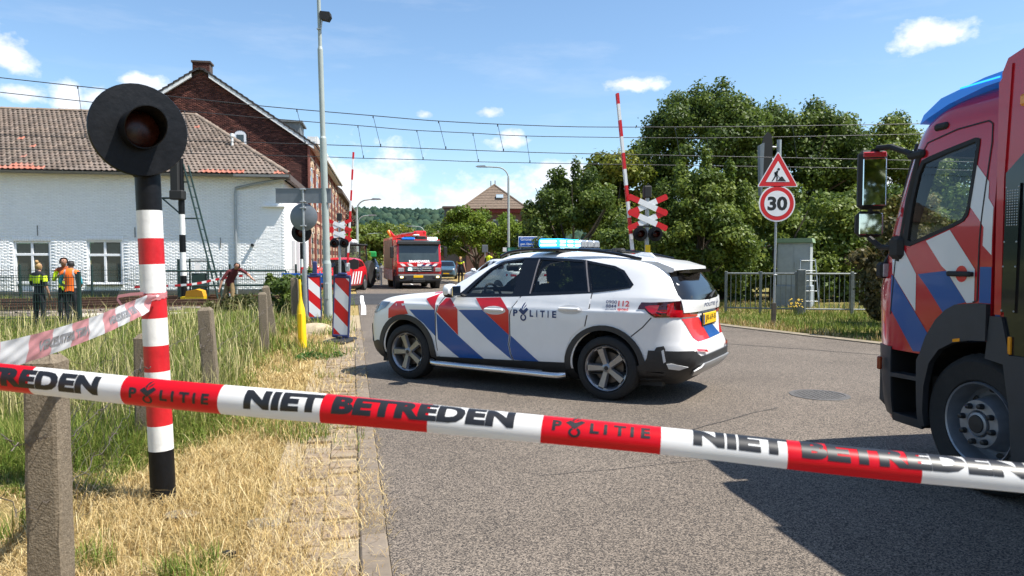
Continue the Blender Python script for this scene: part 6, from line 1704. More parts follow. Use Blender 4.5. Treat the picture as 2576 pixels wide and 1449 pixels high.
# roof rails, light bar, aerial
for s in (-1, 1):
    mb = MB(); pts = [(.15, s * .585, 1.545), (0, s * .60, 1.597), (-.3, s * .605, 1.622), (-.9, s * .60, 1.615), (-1.3, s * .59, 1.575), (-1.62, s * .575, 1.512)]
    P = np.array(pts); tt = np.linspace(0, 5, 26); Q = np.stack([pchip(range(6), P[:, i], tt) for i in range(3)], 1)
    mb.tube([tuple(q_) for q_ in Q], .018, 8); mb.build('roof_rail', M_cgloss, car)
lb = thing  # (the light bar is fixed to the roof: a part)
bar_c = (-.50, 0, 1.668)
base = MB(); base.cbox((-.50, 0, 1.635), (.30, 1.20, .03), .012); base.cbox((-.50, .3, 1.615), (.10, .08, .04), .01); base.cbox((-.50, -.3, 1.615), (.10, .08, .04), .01)
lbar = base.build('light_bar', M_cgloss, car, False)
n = 6
# bar lies across the car; its near half flashes
for k in range(n):
    y0 = .60 - k * (1.20 / n); y1 = y0 - 1.20 / n + .008
    lit = True if k < 3 else False
    mb = MB(); mb.cbox((-.50, (y0 + y1) / 2, 1.697), (.27, y0 - y1, .10), .02)
    mb.build('beacon_segment', M_beam if lit else M_clearlens, lbar, False)
    if lit and k != 1 or k == 1:
        for z in (1.675, 1.718):
            if not lit: continue
            e = MB(); e.cbox((-.638, (y0 + y1) / 2, z), (.012, (y0 - y1) * .72, .022), .005); e.build('beacon_lamp', M_beam2, lbar, False)
            if k == 0: e = MB(); e.cbox((-.50, .603, z), (.20, .012, .022), .004); e.build('beacon_lamp', M_beam2, lbar, False)
MB().prism([(-1.56, 1.51), (-1.26, 1.55), (-1.42, 1.592), (-1.52, 1.585), (-1.60, 1.51)], -.03, .03, 'y').build('roof_fin', M_cwhite, car, False)
mb = MB(); mb.tube([(-1.0, -.2, 1.6), (-1.0, -.2, 1.64)], .03, 10); mb.cbox((-1.02, -.25, 1.62), (.16, .12, .05), .02); mb.build('aerial', M_blackmat, car)
# side steps
for s in (-1, 1):
    mb = MB(); mb.tube([(.93, s * .93, .262), (.88, s * .985, .252), (.80, s * 1.0, .25), (-.74, s * 1.0, .236), (-.82, s * .985, .236), (-.87, s * .93, .24)], .034, 12); mb.build('side_step', M_chrome, car)
    mb = MB(); mb.cbox((0.05, s * .965, .266), (1.3, .06, .012), .004); mb.build('step_pad', M_galv, car, False)
# wheels
def wheel(parent, x, s, R_=0.345, rr=0.245):
    prof = [(rr, .10), (rr + .02, .125), (R_ - .035, .125), (R_ - .008, .105), (R_, .07), (R_, -.07), (R_ - .01, -.105), (R_ - .04, -.125), (rr, -.11)]
    mb = MB(); mb.lathe(prof, 48, 'y', close=True); mb.M = Matrix.Identity(4)
    for k in range(48):
        a = 2 * math.pi * k / 48; 
    w = mb.build('wheel', M_tyre, parent, ang=40); w.location = (x, s * .785, R_); w.rotation_euler = (0, 0.35, 0 if s > 0 else math.pi)
    rim = MB(); rim.lathe([(rr + .002, .095), (rr - .004, .118), (rr - .012, .112), (rr - .03, .075), (rr - .035, -.09), (rr, -.1)], 48, 'y')
    for k in range(5):
        a = 2 * math.pi * k / 5
        Mr = Matrix.Rotation(a, 4, 'Y')
        sub = MB(); sub.M = Mr
        sub.add([(-.022, .095, .03), (.022, .095, .03), (.032, .106, rr - .03), (-.032, .106, rr - .03), (-.036, .06, .03), (.036, .06, .03), (.05, .075, rr - .025), (-.05, .075, rr - .025)],
                [(0, 3, 2, 1), (0, 4, 7, 3), (1, 2, 6, 5), (3, 7, 6, 2)])
        rim.add(sub.v, sub.f)
        sub = MB(); sub.M = Mr
        for e in (-1, 1): sub.add([(e * .032, .106, rr - .03), (e * .075, .10, rr - .035), (e * .09, .105, rr - .012), (e * .032, .108, rr - .012)], [(0, 1, 2, 3) if e > 0 else (3, 2, 1, 0)])
        rim.add(sub.v, sub.f)
    rim.lathe([(.001, .105), (.028, .105), (.034, .10), (.055, .092), (.06, .06)], 24, 'y')
    rim.build('rim', M_alloy, w, ang=30)
    dk = MB(); dk.lathe([(.001, .02), (.165, .02), (.17, .01), (.17, -.01), (.001, -.01)], 32, 'y'); dk.build('brake_disc', pbr('brake_disc', (0.10, 0.085, 0.075), 0.45, metal=0.7), w)
    bk = MB(); bk.lathe([(.001, -.04), (rr - .03, -.04)], 32, 'y'); bk.build('wheel_back', M_blackmat, w)
    cap = MB(); cap.lathe([(.001, .1075), (.022, .1075), (.026, .104)], 20, 'y'); cap.build('hub_cap', M_alloyd, w)
    for k in range(5):
        pass
    return w
for x in (1.346, -1.346):
    for s in (1, -1): wheel(car, x, s)
und = MB(); und.box((-1.9, -.70, .17), (1.9, .70, .30)); und.build('underbody', M_blackmat, car, False)
# interior
def seat(x, y):
    mb = MB(); mb.cbox((x + .05, y, .62), (.5, .46, .2), .06); mb.cbox((x - .27, y, .92), (.16, .46, .62), .06, M=Matrix.Translation((x - .27, y, .92)) @ Matrix.Rotation(R(-14), 4, 'Y') @ Matrix.Translation((-x + .27, -y, -.92)))
    st = mb.build('seat', M_cint, car, False)
    hb = MB(); hb.cbox((x - .40, y, 1.34), (.10, .26, .19), .04); hb.tube([(x - .38, y - .06, 1.2), (x - .39, y - .06, 1.28)], .008, 5); hb.tube([(x - .38, y + .06, 1.2), (x - .39, y + .06, 1.28)], .008, 5); hb.build('headrest', M_cint, st, False)
for y in (.37, -.37): seat(-.05, y)
for y in (.38, -.38): seat(-.95, y)
mb = MB(); mb.cbox((.72, 0, .98), (.45, 1.5, .16), .05); mb.cbox((.55, .37, 1.07), (.18, .34, .10), .03); mb.build('dashboard', pbr('dashboard_grey', (0.05, 0.05, 0.052), 0.7), car, False)
mb = MB(); mb.lathe([(.185 + .016 * math.cos(a), .016 * math.sin(a)) for a in np.linspace(0, 2 * math.pi, 9)[:-1]], 28, 'x', close=True); mb.box((-.01, -.18, -.02), (.01, .18, .02)); 
o = mb.build('steering_wheel', M_cint, car); o.location = (.38, .37, 1.03); o.rotation_euler = (0, R(22), 0)
mb = MB(); mb.cbox((.33, 0, 1.40), (.05, .26, .08), .015); mb.tube([(.38, 0, 1.44), (.40, 0, 1.49)], .012, 6); mb.build('inner_mirror', M_cint, car, False)
# ------------------------------------------------------------------ fire engine parked on the right
M_fred = pbr('fire_red', (0.47, 0.008, 0.018), 0.22, coat=0.8, var=0.04, vscale=2)
M_fgrey = pbr('dark_grey_plastic', (0.028, 0.030, 0.034), 0.5, var=0.15, vscale=9, bump=0.08, bscale=150)
M_fblk = pbr('black_gloss_panel', (0.010, 0.012, 0.016), 0.12, coat=0.5)
M_fwhite = pbr('livery_white', (0.66, 0.66, 0.65), 0.3, coat=0.4)
M_bluelens = pbr('blue_roof_lens', (0.01, 0.16, 0.62), 0.12, coat=0.6, emit=(0.0, 0.12, 0.5), estr=0.25)
M_amber = pbr('amber_lens', (0.75, 0.28, 0.01), 0.2, coat=0.4)
M_darkamber = pbr('dark_amber_lens', (0.25, 0.035, 0.01), 0.25)
M_rimg = pbr('truck_rim_grey', (0.24, 0.26, 0.29), 0.38, metal=0.55, var=0.12, vscale=14)
M_glasst = glass_mat('cab_glass', (0.84, 0.88, 0.86))
fy, fx_ = Vector((-.985, -.1736, 0)), Vector((-.1736, .985, 0))
tk = thing('fire_engine', 'large red fire engine cab with white and blue stripes, cut off by the frame', 'fire engine', Vector((2.99, 4.55, 0)) - 1.2 * fy, math.atan2(.985, -.1736))
Zt = [.30, .45, .86, 1.25, 1.46, 1.68, 2.0, 2.30, 2.42, 2.52, 2.60, 2.66, 2.70]
Xt = [.98, 1.01, 1.04, 1.06, 1.01, .955, .86, .765, .715, .65, .55, .40, .2]
Wt = [1.16, 1.19, 1.20, 1.20, 1.20, 1.20, 1.185, 1.165, 1.15, 1.11, 1.04, .94, .8]
zt_ = np.unique(np.concatenate([np.linspace(.30, 2.42, 40), np.linspace(2.42, 2.70, 16)]))
# the cab's rear stays square: outline = rounded front, straight back
def cab_solid(inset=0.0, z0=None, z1=None, n=60):
    mb = MB(); zs = [z for z in zt_ if (z0 is None or z >= z0) and (z1 is None or z <= z1)]
    vs = []; m = 0
    for z in zs:
        xf_ = float(pchip(Zt, Xt, z)) - inset; w_ = float(pchip(Zt, Wt, z)) - inset; rad = .26
        ring = [(-.10 + inset, w_)]
        ring += [(x, w_) for x in np.linspace(.1, xf_ - rad, 6)]
        ring += [(xf_ - rad + rad * math.sin(a), w_ - rad * .75 + rad * .75 * math.cos(a)) for a in np.linspace(0, math.pi / 2, 9)[1:]]
        ring += [(xf_ + .05 * (1 - (y / w_) ** 2), y) for y in np.linspace(w_ - rad * .75, -(w_ - rad * .75), 13)[1:-1]]
        ring += [(xf_ - rad + rad * math.sin(a), -(w_ - rad * .75 + rad * .75 * math.cos(a))) for a in np.linspace(math.pi / 2, 0, 9)]
        ring += [(x, -w_) for x in np.linspace(xf_ - rad, .1, 6)[1:]]
        ring += [(-.10 + inset, -w_)]
        m = len(ring); vs += [(x, y, z) for x, y in reversed(ring)]
    N = len(zs)
    fs = [(i * m + k, i * m + (k + 1) % m, (i + 1) * m + (k + 1) % m, (i + 1) * m + k) for i in range(N - 1) for k in range(m)]
    fs += [tuple(range(m - 1, -1, -1)), tuple(range((N - 1) * m, N * m))]
    return mb.add(vs, fs)
cabm = cab_solid(); TB = bvh_of(cabm)
TW = [(.672, 1.615), (.69, 1.66), (.635, 1.936), (.591, 2.14), (.552, 2.215), (.477, 2.236), (.313, 2.266), (.085, 2.303), (.052, 2.291), (.048, 2.259), (.059, 2.118), (.086, 1.86), (.101, 1.800), (.133, 1.764), (.216, 1.730), (.477, 1.648), (.614, 1.608)]
TG = [(.635, 1.652), (.600, 1.936), (.560, 2.12), (.525, 2.19), (.313, 2.235), (.085, 2.275), (.072, 2.255), (.085, 2.118), (.11, 1.86), (.125, 1.81), (.15, 1.78), (.225, 1.752), (.477, 1.675), (.60, 1.64)]
cuts = [cab_solid(.07, .95, 2.5).mesh('c', M_cint, False)]
m = MB(); m.prism(TG, -1.5, 1.5, 'y'); cuts.append(m.mesh('c', M_blackmat, False))
m = MB(); m.prism([(-.95, 1.5), (.95, 1.5), (.88, 2.28), (-.88, 2.28)], .6, 1.6, 'x'); cuts.append(m.mesh('c', M_blackmat, False))
for s in (-1, 1):
    m = MB(); m.lathe([(0.001, .55 * s), (.53, .55 * s), (.53, 1.5 * s), (0.001, 1.5 * s)], 40, 'y', (0.0, 0, .47))
    if s < 0: m.f = [tuple(reversed(f)) for f in m.f]
    cuts.append(m.mesh('c', M_blackmat, False))
    m = MB(); m.box((-.4, .55 * s if s > 0 else -1.5, .1), (.44, 1.5 if s > 0 else -.55, .48)); cuts.append(m.mesh('c', M_blackmat, False))
    m = MB(); m.box((.485, .85 if s > 0 else -1.5, .36), (.775, 1.5 if s > 0 else -.85, .84)); cuts.append(m.mesh('c', M_blackmat, False))
cab_me = boolean_cut(cabm.mesh('cab', M_fred, False), cuts, None)
cab_me.polygons.foreach_set('use_smooth', [True] * len(cab_me.polygons)); cab_me.set_sharp_from_angle(angle=R(30))
link('cab', cab_me, tk)
def tput(name, mats, items, parent=tk, ang=30):
    o = None
    for loops, kw in items:
        mb = MB(); decal(mb, loops, TB, **kw); o = mb.build(name, mats, parent, ang=ang)
    return o
def strip(pts, w):
    """a closed outline of a thin line"""
    L, Rr = [], []
    for i, p in enumerate(pts):
        a, b = Vector(pts[max(i - 1, 0)]), Vector(pts[min(i + 1, len(pts) - 1)]); d = (b - a).normalized(); nn = Vector((-d.y, d.x)) * w / 2
        L.append((p[0] + nn.x, p[1] + nn.y)); Rr.append((p[0] - nn.x, p[1] - nn.y))
    return L + Rr[::-1]
for ax_ in ('L', 'Rt'):
    tput('window_seal', M_blackmat, [([TW, TG], dict(ax=ax_, off=.006, step=.12, thick=.006))])
    tput('side_window', M_glasst, [(TG, dict(ax=ax_, off=-.006, step=.3))])
    DR = [(.80, 1.10), (.76, 1.5), (.66, 1.95), (.59, 2.22), (.51, 2.335), (.25, 2.385), (.0, 2.395), (-.035, 2.37), (-.045, 2.25), (-.022, 1.948), (.0, 1.63), (.005, 1.25), (.04, 1.236)]
    d = tput('door_gap', M_blackmat, [(strip(DR, .010), dict(ax=ax_, off=.004, step=.2))])
    tput('white_stripe', M_fwhite, [([(.063, 2.128), (-.047, 2.003), (-.051, 1.901), (-.095, 1.84), (-.095, 1.54), (-.026, 1.602), (-.03, 1.717), (.011, 1.771), (.086, 1.853)], dict(ax=ax_, off=.0025, step=.15)),
                                    ([(.458, 1.643), (.246, 1.712), (.03, 1.45), (.03, 1.236), (.089, 1.228), (.27, 1.44), (.31, 1.468)], dict(ax=ax_, off=.0025, step=.15)),
                                    ([(.80, 1.56), (.675, 1.585), (.545, 1.407), (.544, 1.14), (.79, 1.41)], dict(ax=ax_, off=.0025, step=.15))])
    tput('blue_stripe', M_cblue, [([(.529, 1.408), (.27, 1.436), (.096, 1.233), (.17, 1.215), (.29, 1.153), (.431, 1.311)], dict(ax=ax_, off=.0025, step=.15)), ([(.80, 1.40), (.772, 1.384), (.421, .992), (.463, .858), (.559, .852), (.80, 1.14)], dict(ax=ax_, off=.0025, step=.15)),
                                  ([(-.01, 1.236), (-.01, 1.466), (-.098, 1.466), (-.098, 1.236)], dict(ax=ax_, off=.0025, step=.15))])
    tput('wheel_arch', M_fgrey, [([(.455, .853), (.405, .976), (.318, 1.10), (.233, 1.174), (.15, 1.215), (-.01, 1.232), (-.098, 1.232), (-.098, 1.0), (.034, .99), (.169, .957), (.282, .899), (.368, .795), (.416, .624), (.430, .446), (.43, .34), (.487, .34), (.487, .80)], dict(ax=ax_, off=.035, step=.08, thick=.045))])
    tput('sill_panel', M_fgrey, [([(.775, .34), (.775, .86), (.98, .86), (.98, .40), (.90, .34)], dict(ax=ax_, off=.012, step=.1, thick=.015)), ([(.487, .30), (.487, .365), (.80, .365), (.80, .30)], dict(ax=ax_, off=.012, step=.1, thick=.015)), ([(.487, .645), (.487, .675), (.775, .665), (.775, .635)], dict(ax=ax_, off=.012, step=.1, thick=.1))])
    s = 1 if ax_ == 'L' else -1
    for k in range(6): 
        a = R(30 + k * 22)
        o = tput('arch_bolt', M_blackmat, [([(.0 + .545 * math.cos(a) + .012 * math.cos(t), .45 + .545 * math.sin(a) + .012 * math.sin(t)) for t in np.linspace(0, 6.28, 9)[:-1]], dict(ax=ax_, off=.037, step=.3))]) if False else None
    tput('arch_marker', M_amber, [([(.10, .975), (.16, .965), (.16, .985), (.10, .997)], dict(ax=ax_, off=.038, step=.3))])
    tput('handle_recess', M_cred, [([(.135 + .05 * math.cos(t) * 1.0, 1.418 + .055 * math.sin(t)) for t in np.linspace(0, 2 * math.pi, 16)[:-1]], dict(ax=ax_, off=.005, step=.2))])
    hm = MB(); hm.cbox((.135, s * 1.228, 1.418), (.20, .025, .035), .01); hm.cbox((.05, s * 1.215, 1.418), (.03, .03, .03), .006); hm.cbox((.22, s * 1.215, 1.418), (.03, .03, .03), .006); hm.build('door_handle', M_blackmat, tk, False)
    MB().cbox((.40, s * 1.145, 2.43), (.12, .05, .05), .015).build('clearance_lamp', M_blackmat, tk, False)
    MB().cbox((.89, s * 1.215, .72), (.035, .03, .10), .008).build('side_reflector', M_darkamber, tk, False)
# roof beacons wrapped over the cab edge
for s in (1, -1):
    mb = MB(); pr_b = [(.665, 2.495), (.63, 2.555), (.47, 2.64), (.10, 2.695), (-.099, 2.705), (-.099, 2.645), (.10, 2.635), (.40, 2.585), (.59, 2.525)]
    mb.prism(pr_b, s * .80, s * 1.10, 'y'); mb.build('roof_beacon', M_bluelens, tk, False)
bc = MB(); bc.prism([(.62, 2.52), (.57, 2.60), (.43, 2.66), (-.099, 2.71), (-.099, 2.6), (.5, 2.55)], -.79, .79, 'y'); bc.build('roof_visor', M_fred, tk, False)
MB().box((-.02, 1.1005, 2.665), (.30, 1.104, 2.675)).build('beacon_led', pbr('blue_led', (0.02, 0.3, 0.9), 0.2, emit=(.02, .3, 1.0), estr=1.5), tk, False)
# front face
tput('windscreen', M_glasst, [([(-.95, 1.5), (.95, 1.5), (.88, 2.28), (-.88, 2.28)], dict(ax='F', off=-.004, step=.3))])
tput('front_panel_gap', M_blackmat, [([(-1.0, .95), (1.0, .95), (1.0, 1.42), (-1.0, 1.42)], dict(ax='F', off=.004, step=.2))])
tput('grille', M_fgrey, [([(-.7, 1.0), (.7, 1.0), (.75, 1.35), (-.75, 1.35)], dict(ax='F', off=.02, step=.2, thick=.02))])
mb = MB(); mb.cbox((.93, 0, .60), (.22, 2.28, .48), .06); mb.build('bumper', M_fgrey, tk, False)
MB().tube([(1.02, 1.00, .88), (1.05, 1.03, 1.0), (1.05, 1.035, 1.32), (1.01, 1.03, 1.43)], .035, 8).build('corner_panel', M_fred, tk)
for s in (-1, 1): MB().cbox((1.05, s * .8, .62), (.05, .34, .16), .03).build('head_lamp', M_headl, tk, False)
# A pillar trim, mirrors and their arms
for s in (1, -1):
    mb = MB(); mb.tube([(.74, s * 1.18, 1.5), (.66, s * 1.17, 1.95), (.575, s * 1.15, 2.3)], .03, 8); mb.tube([(.90, s * 1.10, 1.50), (.80, s * 1.08, 2.0), (.70, s * 1.06, 2.36)], .035, 8); mb.build('pillar_trim', M_blackmat, tk)
    mb = MB(); mb.cbox((.60, s * 1.17, 2.265), (.16, .06, .055), .015); mb.tube([(.64, s * 1.18, 2.275), (.85, s * 1.19, 2.36), (.96, s * 1.22, 2.365)], .022, 8); mb.cbox((.74, s * 1.20, 1.60), (.14, .08, .17), .03); mb.tube([(.78, s * 1.21, 1.60), (.90, s * 1.22, 1.605), (.97, s * 1.27, 1.68)], .022, 8)
    mb.tube([(.97, s * 1.24, 2.36), (1.0, s * 1.25, 1.68)], .016, 8)
    mir = mb.build('mirror_arm', M_blackmat, tk)
    mb = MB(); Mm = Matrix.Translation((.97, s * 1.245, 2.125)) @ Matrix.Rotation(R(-23 * s), 4, 'Z'); mb.M = Mm
    mb.cbox((.03, 0, 0), (.10, .205, .455), .03); mb.build('main_mirror', M_blackmat, mir, False)
    mb = MB(); mb.M = Mm; mb.cbox((-.025, -.006 * s, -.02), (.012, .165, .36), .006); mb.build('mirror_glass', MATS['mirror_glass'], mir, False)
    mb = MB(); mb.M = Mm; mb.cbox((-.022, -.006 * s, .19), (.012, .165, .04), .006); mb.build('mirror_frame_red', M_fred, mir, False)
    mb = MB(); Mm = Matrix.Translation((.98, s * 1.255, 1.785)) @ Matrix.Rotation(R(-23 * s), 4, 'Z'); mb.M = Mm
    mb.cbox((.03, 0, 0), (.10, .20, .20), .035); mb.build('wide_mirror', M_blackmat, mir, False)
    mb = MB(); mb.M = Mm; mb.cbox((-.025, 0, 0), (.012, .165, .165), .02); mb.build('mirror_glass', MATS['mirror_glass'], mir, False)
    # work lamp on the front corner
    mb = MB(); Mm = Matrix.Translation((.90, s * 1.17, 1.43)); mb.M = Mm; mb.cbox((0, 0, 0), (.08, .135, .12), .02); mb.tube([(0, 0, .05), (0, -.05 * s, .13), (-.02, -.05 * s, .2)], .022, 6)
    wl_ = mb.build('work_lamp', M_blackmat, tk, False)
    mb = MB(); mb.M = Mm; mb.cbox((-.043, 0, 0), (.008, .115, .10), .012); mb.build('lamp_glass', pbr('frosted_lamp_glass', (0.42, 0.40, 0.42), 0.25, coat=0.4, var=0.2, vscale=30), wl_, False)
# wheels
def truck_wheel(x, s):
    mb = MB(); mb.lathe([(.270, .10), (.285, .12), (.40, .135), (.435, .11), (.45, .07), (.45, -.13), (.43, -.17), (.30, -.17), (.27, -.13)], 56, 'y', close=True)
    w = mb.build('wheel', M_tyre, tk, ang=40); w.location = (x, s * 1.055, .45); w.rotation_euler = (0, 0, 0 if s > 0 else math.pi)
    tr_ = MB()
    for k in range(44):
        a = 2 * math.pi * k / 44; tr_.box((-.018, -.12, .448), (.018, .06, .456), M=Matrix.Rotation(a, 4, 'Y'))
    tr_.build('tread_block', M_tyre, w, False, kind='stuff')
    rm_ = MB(); rm_.lathe([(.272, .105), (.268, .128), (.258, .122), (.245, .08), (.235, .0), (.215, -.03), (.185, -.015), (.165, .05), (.158, .10), (.152, .118), (.090, .120), (.082, .112), (.078, .09), (.074, .13), (.04, .14), (.001, .14)], 56, 'y')
    rm_.build('rim', M_rimg, w, ang=25)
    for k in range(8):
        a = 2 * math.pi * (k + .3) / 8
        p = (.122 * math.cos(a), .118, .122 * math.sin(a)); n_ = MB(); n_.lathe([(.019, .0), (.019, .012), (.016, .034), (.009, .038), (.001, .038)], 10, 'y', p); n_.build('wheel_nut', M_alloyd, w)
        a = 2 * math.pi * (k + .8) / 8
        q_ = (.212 * math.cos(a), -.018, .212 * math.sin(a)); h_ = MB(); h_.M = Matrix.Translation(q_) @ Matrix.Rotation(-a + math.pi / 2, 4, 'Y') ; h_.sphere((0, 0, 0), .03, 14, 8, 0, (1.0, .25, .62)); h_.build('vent_hole', M_blackmat, w)
    hb = MB(); hb.lathe([(.001, .145), (.055, .142), (.062, .13), (.066, .12)], 24, 'y'); hb.build('hub_cap', M_alloyd, w)
    return w
for s in (1, -1): truck_wheel(0.0, s); truck_wheel(-3.35, s)
# crew compartment and body behind the cab (mostly beyond the frame)
mb = MB(); mb.prism([(-.13, .93), (-.13, 2.66), (-.17, 2.74), (-.34, 2.79), (-5.3, 2.82), (-5.3, .62), (-.46, .62), (-.34, .93)], -1.195, 1.195, 'y'); body_t = mb.build('body', M_fred, tk, ang=20)
for s in (1, -1):
    def pz(name, mat, poly, y0, y1, parent=tk): 
        mb = MB(); mb.prism(poly, s * y0, s * y1, 'y'); return mb.build(name, mat, parent, False)
    pz('white_stripe', M_fwhite, [(-.131, 1.80), (-.165, 1.755), (-.165, 1.469), (-.131, 1.49)], 1.1955, 1.199)
    pz('blue_stripe', M_cblue, [(-.131, 1.13), (-.131, 1.466), (-.165, 1.466), (-.165, 1.10)], 1.1955, 1.199)
    pz('body_panel', M_fblk, [(-.185, 2.04), (-.62, 2.42), (-5.25, 2.45), (-5.25, .70), (-.30, .70), (-.235, .93), (-.20, 1.1)], 1.1955, 1.204)
    bx = pz('vent_cover', M_fblk, [(-.20, 1.97), (-.30, 1.97), (-.285, 1.19), (-.19, 1.19)], 1.204, 1.216)
    hol = MB()
    for i in range(5):
        for j in range(14): hol.sphere((-.215 - i * .017, s * 1.2165, 1.93 - j * .016), .005, 6, 4, 0, (1, .3, 1))
    hol.build('vent_holes', M_galv, bx, kind='stuff')
    for (xx, zz) in ((-.205, 1.95), (-.292, 1.95), (-.2, 1.62), (-.285, 1.62), (-.196, 1.47), (-.282, 1.47), (-.193, 1.2), (-.28, 1.2)): MB().sphere((xx, s * 1.2165, zz), .006, 8, 5, 0, (1, .5, 1)).build('screw', M_galv, bx)
    pz('rear_mudguard', M_fgrey, [(-.115, 1.16), (-.085, .89), (-.22, .87), (-.27, .60), (-.299, .277), (-.40, .277), (-.40, .93), (-.26, .93), (-.20, 1.16)], 1.10, 1.222)
    mb = MB(); mb.cbox((-.255, s * 1.212, .99), (.022, .02, .11), .005); mb.build('side_marker', M_amber, tk, False)
    mb = MB(); mb.cbox((-.325, s * 1.205, 2.46), (.10, .03, .07), .012); mb.build('side_beacon', M_amber, tk, False)
    mb = MB(); mb.prism([(-.12, 2.60), (-.13, 1.17), (-.18, 1.17), (-.175, 2.0), (-.21, 2.70)], s * 1.1955, s * 1.206, 'y'); mb.build('corner_post', M_fred, tk, False)
mb = MB(); mb.box((-5.2, -.9, .35), (.5, .9, .62)); mb.build('chassis', M_blackmat, tk, False)
mb = MB(); mb.box((-5.25, -1.16, 2.825), (-1.0, 1.16, 2.95)); mb.build('roof_locker', M_galv, tk, False)
st_ = MB(); st_.cbox((.1, .55, 1.25), (.5, .5, .2), .05); st_.cbox((-.02, .55, 1.6), (.14, .5, .7), .05); st_.build('seat', M_cint, tk, False)
mb = MB(); mb.lathe([(.22 + .018 * math.cos(a), .018 * math.sin(a)) for a in np.linspace(0, 2 * math.pi, 9)[:-1]], 28, 'x', close=True); o = mb.build('steering_wheel', M_cint, tk); o.location = (.62, .58, 1.62); o.rotation_euler = (0, R(50), 0)
MB().cbox((.85, 0, 1.40), (.3, 2.0, .25), .05).build('dashboard', M_cint, tk, False)
# ------------------------------------------------------------------ foreground signal post
fs_ = thing('signal_post', 'tall red, white and black banded signal post with a big black disc lamp', 'signal post', (-2.211, 4.45, -0.03))
LEANX = -.0285
BANDS = [(-.12, .343, 0), (.343, .501, 1), (.501, .665, 2), (.665, .842, 1), (.842, 1.005, 2), (1.005, 1.176, 1), (1.176, 1.333, 2), (1.333, 1.513, 1), (1.513, 1.674, 2), (1.674, 1.847, 1), (1.847, 2.16, 0)]
mb = MB()
for a, b, mi in BANDS: mb.tube([(LEANX * a, 0, a), (LEANX * b, 0, b)], .0735, 40, mi, caps=(a < 0 or b > 2.1))
mb.build('post', [M_black, M_white, M_red], fs_, ang=50)
M_lens2 = pbr('brown_red_lens', (0.045, 0.010, 0.004), 0.25, var=0.5, vscale=14, spec=0.35)
big = flash_lamp('disc_lamp', fs_, (-.045, -.115, 2.325), .278, .19, ry=R(42), lens_mat=M_lens2, hr=0.435)
mb = MB(); mb.cbox((-.07, -.02, 2.12), (.14, .16, .14), .03); mb.build('lamp_bracket', M_black, fs_, False)

# ------------------------------------------------------------------ police tape across the foreground
def plastic(name, col, trans=0.3, rough=0.28):
    if name in MATS: return MATS[name]
    m = bpy.data.materials.new(name); m.use_nodes = True; nt = m.node_tree; b = nt.nodes['Principled BSDF']; out = nt.nodes['Material Output']
    b.inputs['Base Color'].default_value = (*col, 1); b.inputs['Roughness'].default_value = rough; b.inputs['Specular IOR Level'].default_value = .4
    t = nt.nodes.new('ShaderNodeBsdfTranslucent'); t.inputs[0].default_value = (*col, 1)
    mx = nt.nodes.new('ShaderNodeMixShader'); mx.inputs[0].default_value = trans
    nt.links.new(b.outputs[0], mx.inputs[1]); nt.links.new(t.outputs[0], mx.inputs[2]); nt.links.new(mx.outputs[0], out.inputs[0])
    MATS[name] = m; return m
M_tred = plastic('tape_red', (0.66, 0.006, 0.015)); M_twhite = plastic('tape_white', (0.80, 0.80, 0.79)); M_tblack = pbr('tape_ink', (0.012, 0.012, 0.013), 0.4)
L_ = 0.2342; RHO = 0.034; TWD = 0.082
def tape_axis(k): return Vector((-1.0977 + .2309 * k, 1.6 - .03968 * k, 1.239 - .01465 * k - .0006 * math.sin(k * 1.9)))
TD = (tape_axis(1) - tape_axis(0)).normalized(); TU = (Vector((0, 0, 1)) - TD * TD.z).normalized(); TN = TU.cross(TD) * -1
if TN.y > 0: TN = -TN      # towards the camera
def tape_pt(k, s, off=0.0):
    f0 = .04 + .78 * float(sstep(.8, 5.2, k)) + .04 * math.sin(k * 2.3)
    a = s / RHO + f0
    a = max(-1.35, min(2.0, a)); r = RHO + off
    return tape_axis(k) + TU * (r * math.sin(a)) + TN * (r * math.cos(a) - RHO)
tp_ = thing('police_tape', 'taut red and white police tape crossing the whole foreground', 'barrier tape', tuple(tape_axis(4)))
inv = Matrix.Translation(-tape_axis(4))
segm = (1, 0, 1, 0)
for k0 in range(-2, 11):
    mb = MB(); mb.M = inv; nu, nv_ = 10, 20
    vs = [tape_pt(k0 + i / nu, -TWD / 2 + TWD * j / nv_) for i in range(nu + 1) for j in range(nv_ + 1)]
    mb.add(vs, [(i * (nv_ + 1) + j, (i + 1) * (nv_ + 1) + j, (i + 1) * (nv_ + 1) + j + 1, i * (nv_ + 1) + j + 1) for i in range(nu) for j in range(nv_)])
    mb.build('red_section' if k0 % 2 else 'white_section', M_tred if k0 % 2 else M_twhite, tp_, ang=80)
def tape_text(name, tris, k_a, k_b, s_a, s_b, mp, parent, M, mirror=False):
    """tris in the unit square mapped to k_a..k_b along and s_a..s_b across"""
    vs, fs = tris
    x0, x1 = min(p[0] for p in vs), max(p[0] for p in vs); y0, y1 = min(p[1] for p in vs), max(p[1] for p in vs)
    V = [((p[0] - x0) / (x1 - x0), (p[1] - y0) / (y1 - y0)) for p in vs]
    V, fs = grid_cut(V, fs, .125 if k_b - k_a < 1.2 else .0625)
    mb = MB(); mb.M = M
    pts = [mp(k_a + (k_b - k_a) * p[0], s_a + (s_b - s_a) * p[1]) for p in V]
    mb.add(pts, [tuple(reversed(f)) for f in fs] if mirror else fs); mb.build(name, M_tblack, parent, ang=80)
def merge_tris(parts):
    V, Fc = [], []
    for vs, fs in parts:
        n = len(V); V += list(vs); Fc += [tuple(i + n for i in f) for f in fs]
    return V, Fc
